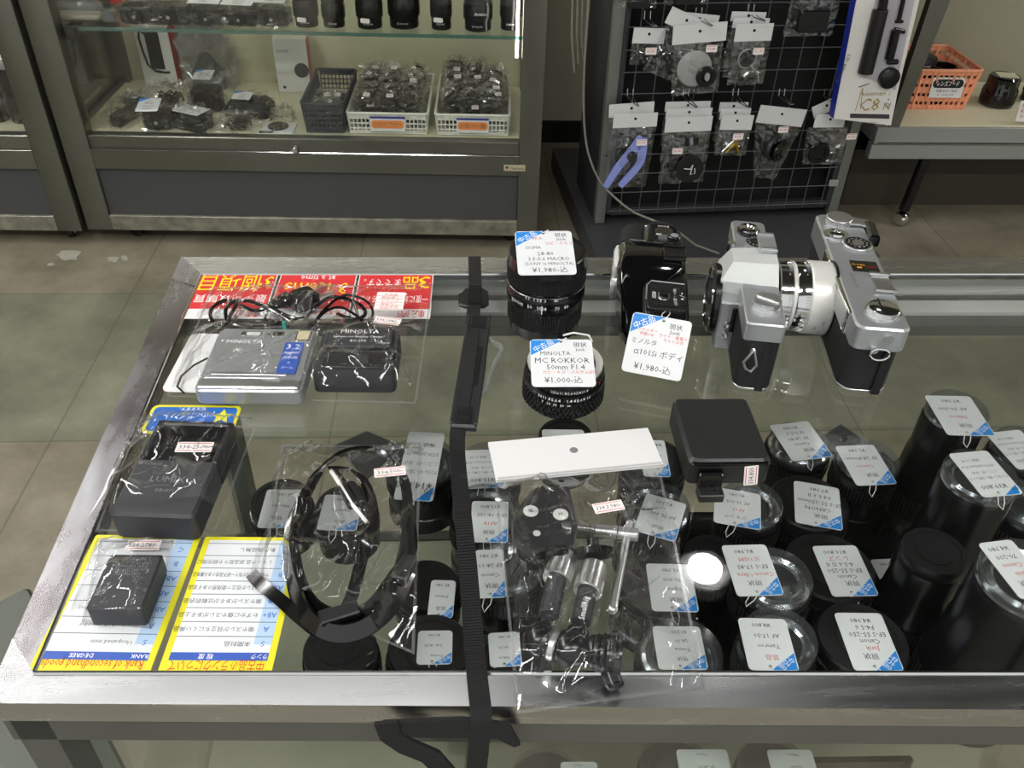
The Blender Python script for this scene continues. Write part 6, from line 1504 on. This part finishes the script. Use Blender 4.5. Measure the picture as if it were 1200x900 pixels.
def c_bits(t, X, w, h):
    random.seed(int(w*1e5))
    for k in range(3):
        b = MB(world=True); b.X = X @ T(random.uniform(-w*.2, w*.2), random.uniform(-h*.3, h*.2), 0) @ RZ(random.uniform(0, 180)) @ RX(70)
        b.use('black_plastic').lathe([(.006, 0), (.010, .002), (.010, .012), (.005, .016)], 16); b.build('fitting', t)
def c_none(t, X, w, h): pass
def c_cap(t, X, w, h):
    b = MB(world=True); b.X = X @ T(-.008, h*.02, .002); b.use('clear_white').lathe([(w*.34, -.006), (w*.36, 0), (w*.34, .006), (w*.28, .008), (w*.02, .008)], 32); b.build('clear_cap', t)
    b = MB(world=True); b.X = X @ T(w*.17, -h*.13, .012); b.use('black_satin').lathe([(w*.21, 0), (w*.21, .005), (w*.19, .007), (w*.10, .007), (w*.09, 0)], 32); b.build('rubber_ring', t)
    b = MB(world=True); b.X = X @ T(w*.19, -h*.13, .014); b.use('clear_white').prism([(p[0]*.8, p[1]*1.2) for p in rrect(w*.13, w*.14, w*.06, 4)], 0, .004); b.build('eyepiece', t)
def c_clamp_ring(t, X, w, h):
    b = MB(world=True); b.X = X @ T(-w*.08, h*.12, .002)
    pts = [Vector((w*.24*math.cos(R(a)), w*.24*math.sin(R(a)), 0)) for a in range(-60, 290, 12)]; b.tube(pts, .0025, 6, 'satin_chrome')
    b.tube([Vector((w*.16, -w*.2, 0)), Vector((w*.38, -w*.45, 0)), Vector((w*.42, -w*.62, 0))], .0028, 6, 'satin_chrome'); b.build('wire_frame', t)
    b = MB(world=True); b.X = X @ T(-w*.08, h*.12, -.004); b.use('black_satin').cyl(w*.22, 0, .006, seg=28); b.build('disc', t)
def c_tongs(t, X, w, h):
    L2 = h
    for s_, x1 in ((0, -w*.52), (1, -w*.18)):
        b = MB(world=True); b.X = X
        pts = [Vector((w*.22, h*.32, .004)), Vector((w*.02 if not s_ else w*.26, h*.12, .004)), Vector((-w*.25 if not s_ else w*.20, -h*.12, .004)), Vector((x1+.0, -h*.46, .004))]
        Qs = []
        for i in range(3):
            p0 = pts[max(i-1, 0)]; p1 = pts[i]; p2 = pts[i+1]; p3 = pts[min(i+2, 3)]
            for k in range(5):
                u = k/5; Qs.append(.5*((2*p1)+(-p0+p2)*u+(2*p0-5*p1+4*p2-p3)*u*u+(-p0+3*p1-3*p2+p3)*u**3))
        Qs.append(pts[-1]); n_s = len(Qs)
        b.band(Qs, Vector((0, 0, 1)), [w*.24*(1-.5*i/n_s) for i in range(n_s)], .008, 'lavender'); b.build('arm', t)
    b = MB(world=True); b.X = X @ T(w*.03, h*.05, .0); b.use('black_plastic').cyl(w*.12, 0, .008, seg=20); b.build('pivot', t)
    b = MB(world=True); b.X = X @ T(w*.18, h*.30, .0045); b.use('lavender').cyl(w*.09, -.004, .004, seg=20); b.build('hinge', t)
def c_disc(t, X, w, h):
    b = MB(world=True); b.X = X @ T(w*.12, -h*.18, .010); b.use('black_matte').cyl(w*.30, 0, .006, seg=40, b=.001); b.build('lens_cap', t)
    b = MB(world=True); b.X = X @ T(w*.12, -h*.18, .0164); b.use('white_ink'); b.tube([Vector((-w*.13, w*.02, 0)), Vector((0, 0, 0)), Vector((w*.05, w*.10, 0)), Vector((w*.02, -w*.12, 0)), Vector((w*.12, -w*.10, 0)), Vector((w*.10, w*.02, 0))], .0014, 5); b.build('cap_mark', t)
    b = MB(world=True); b.X = X @ T(w*.1, h*.3, 0) @ RX(60); b.use('black_satin').cyl(w*.16, -.01, .01, seg=24); b.build('adapter_ring', t)
def c_gold(t, X, w, h):
    for k, (a, m) in enumerate(((-40, 'satin_chrome'), (-35, 'gold'), (30, 'gold'))):
        b = MB(world=True); b.X = X @ T((k-1)*w*.12, -h*.08, .004) @ RZ(a) @ RX(90); b.use(m).cyl(.0035, -w*.28, w*.28, seg=12, b=.001); b.cyl(.006, -w*.05, w*.05, seg=12); b.build('adapter_stud', t)
def c_ring(t, X, w, h):
    b = MB(world=True); b.X = X @ T(-w*.0, h*.1, .004) @ RY(35); b.use('charger_grey').lathe([(w*.24, -.008), (w*.26, 0), (w*.24, .008), (w*.19, .008), (w*.19, -.008)], 32); b.build('step_ring', t)
    b = MB(world=True); b.X = X @ T(w*.14, h*.05, .010) @ RY(35); b.use('black_satin').lathe([(w*.22, -.004), (w*.23, 0), (w*.22, .004), (w*.17, .004), (w*.17, -.004)], 32); b.build('step_ring', t)
def c_small(t, X, w, h):
    b = MB(world=True); b.X = X @ T(-w*.15, -h*.14, .008); b.use('black_satin').lathe([(w*.26, 0), (w*.27, .003), (w*.25, .006), (w*.16, .006), (w*.15, .002), (.001, .002)], 32); b.build('filter_ring', t)
def c_dark(t, X, w, h):
    b = MB(world=True); b.X = X; b.use('black_satin').rbox(0, -h*.2, 0, w*.6, h*.4, .02, .005, .003); b.build('accessory', t)
hook_for(758, 22, -.05, 'double wire hook holding the small pack at the left of the upper row')
hook_for(818, 18, -.08, 'double wire hook holding the pack with the clear cap')
hook_for(879, 14, -.07, 'double wire hook holding the pack with the wire frame')
hook_for(738, 112, -.06, 'double wire hook holding the lavender tongs')
hook_for(803, 112, -.07, 'double wire hook holding the pack with the black cap')
hook_for(861, 112, -.07, 'double wire hook holding the small pack with golden studs')
hook_for(915, 112, -.05, 'double wire hook holding the tilted pack with grey rings')
hook_for(968, 112, -.05, 'double wire hook holding the rightmost pack of the lower row')
GU = 'packs hung behind the front ones on the rack'
pack('small headed pack at the left end of the rack\'s upper row', (742, 33, 779, 51), 76, .04, c_bits, 1, -2, sticker=(763, 60))
pack('pack tilted behind the clear cap pack, its header turned', (781, 16, 826, 36), 93, .05, c_bits, 2, -22, bagw=.9, group=GU)
pack('pack with a straight header behind the clear cap pack', (796, 16, 842, 31), 85, .035, c_none, 3, -6, group=GU)
pack('headed pack with a clear cap and a black rubber ring', (789, 28, 851, 50), 110, .075, c_cap, 4, 4, sticker=(834, 57), bagw=.92)
pack('rearmost pack behind the wire frame pack', (857, 14, 897, 25), 80, .03, c_none, 5, -2, group=GU)
pack('middle pack behind the wire frame pack', (859, 21, 901, 33), 90, .048, c_none, 6, -2, group=GU)
pack('headed pack with a bent wire frame around a dark disc', (862, 28, 905, 48), 99, .066, c_clamp_ring, 7, 1, sticker=(889, 60))
pack('pack cut by the top edge of the picture, left of the upper hooks', (727, -32, 772, -14), 10, .04, c_dark, 8)
pack('second pack cut by the top edge, above the clear cap pack', (781, -34, 833, -16), 5, .04, c_dark, 9)
pack('big dark pack cut by the top edge at the rack\'s right side', (934, -45, 993, -24), 42, .06, c_dark, 10)
pack('pack behind the lavender tongs', (714, 121, 766, 136), 172, .04, c_none, 11, 3, group=GU)
pack('headed pack with lavender plastic tongs', (719, 133, 770, 149), 219, .06, c_tongs, 12, 1, sticker=(752, 167), skew=-.012)
pack('rearmost pack behind the black cap pack', (780, 119, 832, 130), 170, .03, c_none, 13, 0, group=GU)
pack('middle pack behind the black cap pack', (781, 127, 834, 138), 190, .05, c_none, 14, 0, group=GU)
pack('headed pack with a round black lens cap bearing a white mark', (780, 137, 834, 154), 214, .07, c_disc, 15, 1, sticker=(794, 177))
pack('rearmost pack behind the golden stud pack', (843, 120, 876, 131), 165, .03, c_none, 16, -1, group=GU)
pack('middle pack behind the golden stud pack', (844, 127, 879, 140), 172, .048, c_none, 17, -1, group=GU)
pack('small headed pack with golden and silver studs', (845, 135, 882, 152), 182, .066, c_gold, 18, -2, sticker=(865, 160))
pack('tilted headed pack with grey step rings, its bag narrowing to a point', (888, 126, 943, 146), 208, .05, c_ring, 19, -7, taper=.5, sticker=(918, 152), skew=.012)
pack('folded header pack behind the rightmost pack of the lower row', (953, 118, 985, 132), 180, .04, c_none, 20, 25, group=GU)
pack('headed pack with a small filter ring, rightmost in the lower row', (955, 134, 990, 149), 192, .06, c_small, 21, -1, sticker=(998, 160), bagw=1.35, skew=.01)
# ---- tripod box hung on the right side
BX = -.12
def bw_(px, py, d=BX): return onplane(px, py, R0_+ry*d, ry)
bl, br, tl, tr = bw_(977, 139), bw_(1044, 147), bw_(1004, -2), bw_(1078, -2)
t = thing('tripod_box', 'white boxed mini tripod kit with a dark window, hung on the rack\'s right', 'box', bl)
brs = bw_(1052, 108)
up = (tl-bl)
pts = [bl, br, brs, tr+(tr-brs)*.4, tl+(tl-bl)*.4]
b = MB(world=True); b.loft([[p+ry*.03 for p in pts], pts], None, 'box_white'); b.build('carton', t)
b = MB(world=True); b.slab([bl-rx*.001, tl+(tl-bl)*.4-rx*.001, tl+(tl-bl)*.4-rx*.001+ry*.03, bl-rx*.001+ry*.03], -rx*.0008, 'box_blue'); b.build('side_print', t)
def bq(px, py, o=.0006): return bw_(px, py)-ry*o
b = MB(world=True); b.slab([bq(1004, 87), bq(1049, 105), bq(1072, -2), bq(1026, -2)], -ry*.0008, 'blister'); b.build('window_tray', t)
b = MB(world=True)
def bar(b, x0, y0, x1, y1, wd, m, o=.010):
    p, q = bq(x0, y0, o), bq(x1, y1, o); rod(b, p, q, wd, m, 14)
bar(b, 1012, 84, 1030, 10, .020, 'black_plastic'); b.build('tripod_leg', t)
b = MB(world=True); bar(b, 1030, 20, 1034, -4, .012, 'black_satin'); b.build('tripod_head', t)
b = MB(world=True); bar(b, 1040, 68, 1048, 34, .012, 'black_satin'); bar(b, 1038, 71, 1050, 71, .007, 'black_satin'); bar(b, 1046, 33, 1058, 36, .006, 'black_satin'); b.build('phone_clamp', t)
b = MB(world=True); bar(b, 1051, 23, 1057, -4, .006, 'black_satin'); bar(b, 1047, 24, 1056, 24, .004, 'black_satin'); b.build('mini_stand', t)
b = MB(world=True); b.X = Matrix(((rx.x, 0, -ry.x, bq(1040, 90, .002).x), (rx.y, 0, -ry.y, bq(1040, 90, .002).y), (0, 1, 0, bq(1040, 90, .002).z), (0, 0, 0, 1))); b.use('black_satin').lathe([(.028, 0), (.028, .014), (.022, .018), (.001, .018)], 24); b.build('suction_cup', t)
def bt(s_, px, py, h, m, wd=None, roll=0, par=None):
    q = bq(px, py, .0016); X = Matrix(((rx.x, 0, -ry.x, q.x), (rx.y, 0, -ry.y, q.y), (0, 1, 0, q.z), (0, 0, 0, 1))) @ RZ(roll)
    return X
b = MB(world=True)
b.text('C8', bt('', 1019, 122, 0, ''), .038, 'c8_gold', .085); b.text('N', bt('', 1039, 124, 0, ''), .022, 'c8_gold')
b.text('TRANSFORM', bt('', 1022, 110, 0, ''), .010, 'c8_gold', .08); b.slab([bq(996, 133), bq(1042, 134), bq(1042, 139), bq(996, 138)], -ry*.0005, 'ink')
b.text('tripod for camera', bt('', 1016, 143, 0, ''), .006, 'faint_ink'); b.text('f', bt('', 1042, 110, 0, ''), .008, 'ink'); b.text('▪', bt('', 1041, 116, 0, ''), .010, 'ink'); b.text('◇', bt('', 1039, 123, 0, ''), .012, 'faint_ink')
b.text('HANGER SET', bt('', 988, 80, 0, '', roll=0) @ RZ(78), .010, 'ink', .16)
rod(b, bq(1008, 128, .0012), bq(1011, 103, .0012), .0008, 'c8_gold', 6); rod(b, bq(1002, 130, .0012), bq(1010, 104, .0012), .0008, 'c8_gold', 6); rod(b, bq(1006, 102, .0012), bq(1018, 98, .0012), .0012, 'ink', 6)
b.build('box_print', t)

# ================================================================== right showcase, open below
S0 = at(1052, 262, 0); S0 = Vector((S0.x, S0.y-.03, 0))
sx_ = Vector((1, -.012, 0)).normalized(); sy_ = Vector((-sx_.y, sx_.x, 0))
def sp_(px, py, d=0.):
    q = onplane(px, py, S0+sy_*d, sy_); return q
rs = thing('display_stand', 'grey raised display shelf on castered legs at the right picture edge', 'display shelf', S0)
zt_ = sp_(1100, 150).z; zm_ = sp_(1100, 169).z; zb_ = sp_(1100, 186).z
X0_ = sp_(1040, 150).x; XR = X0_+1.1; y0_ = S0.y
def bxs(x0, x1, y0, y1, z0, z1, m, nm, par=rs, bev=.001): return MB(world=True).use(m).rbox((x0+x1)/2, (y0+y1)/2, z0, x1-x0, y1-y0, z1-z0, .001, bev, n=2).build(nm, par)
bxs(X0_-.03, XR, y0_, y0_+.42, zm_, zt_, 'shelf_grey', 'shelf_board'); bxs(X0_, XR, y0_+.01, y0_+.41, zt_, zt_+.003, 'cream_floor', 'shelf_top')
bxs(X0_-.035, XR, y0_-.004, y0_+.03, zb_, zm_-.002, 'shelf_grey', 'front_rail')
b = MB(world=True).tube([Vector((X0_-.02, y0_-.004, zm_+.004)), Vector((XR, y0_-.004, zm_+.004))], .004, 6, 'chrome'); b.build('rail_lip', rs)
bxs(X0_-.02, X0_+.02, y0_+.02, y0_+.42, zb_, zm_-.002, 'black_satin', 'side_rail')
bxs(X0_, XR, y0_+.42, y0_+.44, zm_, 1.7, 'stand_back', 'back_panel')
pb = [sp_(1036, 166), sp_(1047, 166), sp_(1122, -20), sp_(1098, -20)]
b = MB(world=True); b.slab([pb[0], pb[1], pb[2]+(pb[2]-pb[1])*1.2, pb[3]+(pb[3]-pb[0])*1.2], sy_*.03, 'case_metal'); b.build('front_post', rs)
b = MB(world=True); b.slab([pb[1]+sy_*.01, pb[1]+rx*.004+sy_*.01, pb[2]+rx*.004+sy_*.01, pb[2]+sy_*.01], sy_*.02, 'case_metal_worn'); b.build('post_edge', rs)
for x_, y_ in ((S0.x, y0_+.02), (XR-.1, y0_+.02), (S0.x, y0_+.38), (XR-.1, y0_+.38)):
    b = MB(world=True).tube([Vector((x_, y_, .055)), Vector((x_+.015, y_, zb_+.01))], .017, 12, 'black_satin'); lg = b.build('leg', rs)
    b = MB(world=True); b.X = T(x_, y_, 0) @ RZ(25); b.use('chrome').lathe([(.001, -.017), (.018, -.017), (.025, -.006), (.025, .006), (.018, .017), (.001, .017)], 24, T(0, 0, .025) @ RY(90)); c_o = b.build('caster', lg)
b = MB(world=True); b.tube([Vector((sp_(1125, 187, .2).x, y0_+.2, zb_)), sp_(1150, 200, .2), sp_(1178, 206, .2), sp_(1215, 205, .2), sp_(1260, 200, .2)], .004, 6, 'cable_white'); o = b.build('power_cable'); recenter(o); tag_obj(o, 'white cable sagging below the raised display shelf at the right', 'cable')
bp = at(1100, 240, 0)
o = MB(world=True).use('brown_dark').rbox(bp.x+.40, bp.y+.05, .0, 1.5, .1, .20, .002, .001).build('floor_plinth'); recenter(o); tag_obj(o, 'dark brown low plinth on the floor behind the castered leg', 'plinth')
# goods on it
def os_(px, py): return at(px, py, zt_+.0032)
p0 = os_(1062, 131); p1 = os_(1124, 131)
w = (p1-p0).length+.06; 
t = thing('storage_basket', 'salmon orange basket with oval slots holding lens hoods', 'basket', (p0+p1)/2-rx*.004+Vector((0, .022, .0008)), 0)
h = vk(1100, 131, 62, .1)*.98; dp = .23
def rg(k, z): 
    w_ = w*(1+.12*k); d_ = dp*(1+.10*k); return [(x, y+dp/2, z) for x, y in rrect(w_, d_, .02, 4)]
H_ = .125
MB().use('basket_orange').loft([rg(0, 0), rg(0, .004)]).build('base', t)
# walls built as vertical and horizontal bands leaving oval slots
def wall_band(k0, k1): 
    b = MB().use('basket_orange'); a0, a1 = rg(k0, H_*k0), rg(k1, H_*k1); i0 = [(x*.985, y*.985+.001, z) for x, y, z in a0]; i1 = [(x*.985, y*.985+.001, z) for x, y, z in a1]
    b.loft([a0, a1, i1, i0, a0], cap=False); return b
for k0, k1 in ((0, .12), (.2, .34), (.42, .58), (.66, .80), (.88, 1.0)): wall_band(k0, k1).build('wall_band', t)
b = MB().use('basket_orange')
nn = 13
for k in range(nn+1):
    for yy, sg in ((0, -1), (dp, 1)):
        x = -w/2+.012+(w-.024)*k/nn; b.tube([(x, yy+(.001 if yy == 0 else -.001), 0), (x*1.12, yy+sg*dp*.05, H_)], .0055 if k % 3 == 0 else .003, 4)
for k in range(8):
    for xx, sg in ((-w/2, -1), (w/2, 1)):
        y = .012+(dp-.024)*k/7; b.tube([(xx-sg*.001, y, 0), (xx+sg*w*.055, (y-dp/2)*1.1+dp/2, H_)], .0055 if k % 3 == 0 else .003, 4)
b.build('wall_rib', t)
b = MB(); rr_ = [Vector((x, y, z)) for x, y, z in rg(1.02, H_)]; rr_.append(rr_[0]); b.tube(rr_, .005, 8, 'basket_orange'); b.build('rim', t)
b = MB(); b.X = T(.03, -.012, H_*.60) @ RX(84); b.use('white_card').rbox(0, -.002, 0, .105, .062, .001, .001, .0003); b.rbox(0, .010, .001, .098, .026, .0006, .012, .0002, m='black_gloss'); b.text('レンズフード', T(0, .010, .0018), .013, 'white_ink', .07); b.text('各種 ¥500~ 現品', T(0, -.012, .0014), .007, 'ink', .09); b.text('大・小あります', T(0, -.024, .0014), .006, 'ink', .09); b.build('name_plate', t)
bp_ = t.location
def onb(x, y, z): return (bp_.x+x, bp_.y+y, bp_.z+z)
h1 = thing('lens_hood', 'black squarish lens hood standing up in the orange basket', 'lens hood', onb(-.03, .08, .008))
b = MB().use('black_satin').loft([[(x, y, 0) for x, y in rrect(.09, .07, .02, 4)], [(x, y, .13) for x, y in rrect(.085, .066, .02, 4)], [(x*.93, y*.93, .135) for x, y in rrect(.085, .066, .02, 4)]]); b.build('shell', h1)
MB().use('white_ink').text('SONY', T(.005, -.034, .11) @ RX(90), .008).build('lettering', h1)
h2 = thing('lens_hood', 'black petal lens hood lying in the orange basket, right side', 'lens hood', onb(.06, .10, .006))
MB().use('black_satin').lathe([(.03, 0), (.038, .02), (.042, .10), (.036, .10), (.03, .02)], 28).build('shell', h2)
h3 = thing('lens_hood', 'small dark lens hood leaning at the front of the orange basket', 'lens hood', onb(.045, .045, .006))
MB().use('black_matte').lathe([(.02, 0), (.026, .015), (.03, .095), (.026, .095), (.02, .01)], 24).build('shell', h3)
t = thing('camera_lens', 'glossy black lens with a cream tag on top beside the orange basket', 'lens', os_(1166, 122))
MB().use('black_gloss').lathe([(.046, 0), (.052, .004), (.053, .05), (.048, .06), (.048, .088), (.042, .094)], 40).build('barrel', t)
MB().use('black_satin').gear(.0535, .0015, 60, .012, .042).build('focus_ring', t)
MB().use('cream').rbox(.005, 0, .094, .06, .05, .001, .003, .0003, Mx=RZ(-10)).build('price_tag', t)
t = thing('camera_lens', 'black lens with a rounded top beside the dark red box at the right picture edge', 'lens', os_(1210, 118))
MB().use('black_satin').lathe([(.036, 0), (.040, .004), (.040, .085), (.034, .092), (.02, .096), (.001, .097)], 36).build('barrel', t); MB().use('rubber').gear(.0415, .0015, 50, .03, .06).build('focus_ring', t)
t = thing('product_box', 'black carton with dark red edges and pale lettering at the right picture edge', 'box', os_(1200, 92), 4)
MB().use('black_satin').rbox(0, .06, 0, .16, .14, .13, .001, .001).build('carton', t); b = MB().use('wood_red').box(0, -.011, .06, .15, .002, .10); b.build('side_print', t)
MB().use('white_ink').text('VM', T(-.02, .03, .1305) @ RZ(-20), .018).build('lettering', t)
t = thing('price_sheet', 'pinkish price sheet leaning at the front of the shelf, right picture edge', 'price sheet', os_(1202, 140))
b = MB(world=True); q = sp_(1199, 140, .02); b.slab([sp_(1190, 142, .02), sp_(1225, 144, .02), sp_(1232, 118, .02), sp_(1197, 118, .02)], sy_*.001, 'paper'); 
b.build('sheet', t)
b = MB(world=True); 
for k in range(3): b.text(('特価', '¥9,800', 'レンズ')[k], Matrix(((1, 0, 0, sp_(1204, 124+6*k, .018).x), (0, 0, -1, sp_(1204, 124+6*k, .018).y), (0, 1, 0, sp_(1204, 124+6*k, .018).z), (0, 0, 0, 1))), .012, 'red_ink')
b.build('lettering', t)
# dark metal cabinet corner at the lower left
z_ = .55
ap = at(33, 686, z_)
t = thing('low_cabinet', 'dark green grey metal cabinet corner left of the glass counter', 'cabinet', (ap.x-.2, ap.y, 0), 38)
b = MB(world=True); b.X = T(ap.x, ap.y, 0) @ RZ(38) @ T(-.17, -.17, 0)
b.use('dark_green').rbox(0, 0, .04, .33, .33, z_-.055, .006, .004); b.build('body', t)
b2 = MB(world=True); b2.X = b.X; b2.use('dark_green').rbox(0, 0, z_-.015, .34, .34, .015, .006, .003); b2.build('top_plate', t)
b2 = MB(world=True); b2.X = b.X; b2.use('black_plastic').rbox(0, 0, 0, .31, .31, .04, .004, .002); b2.build('base', t)
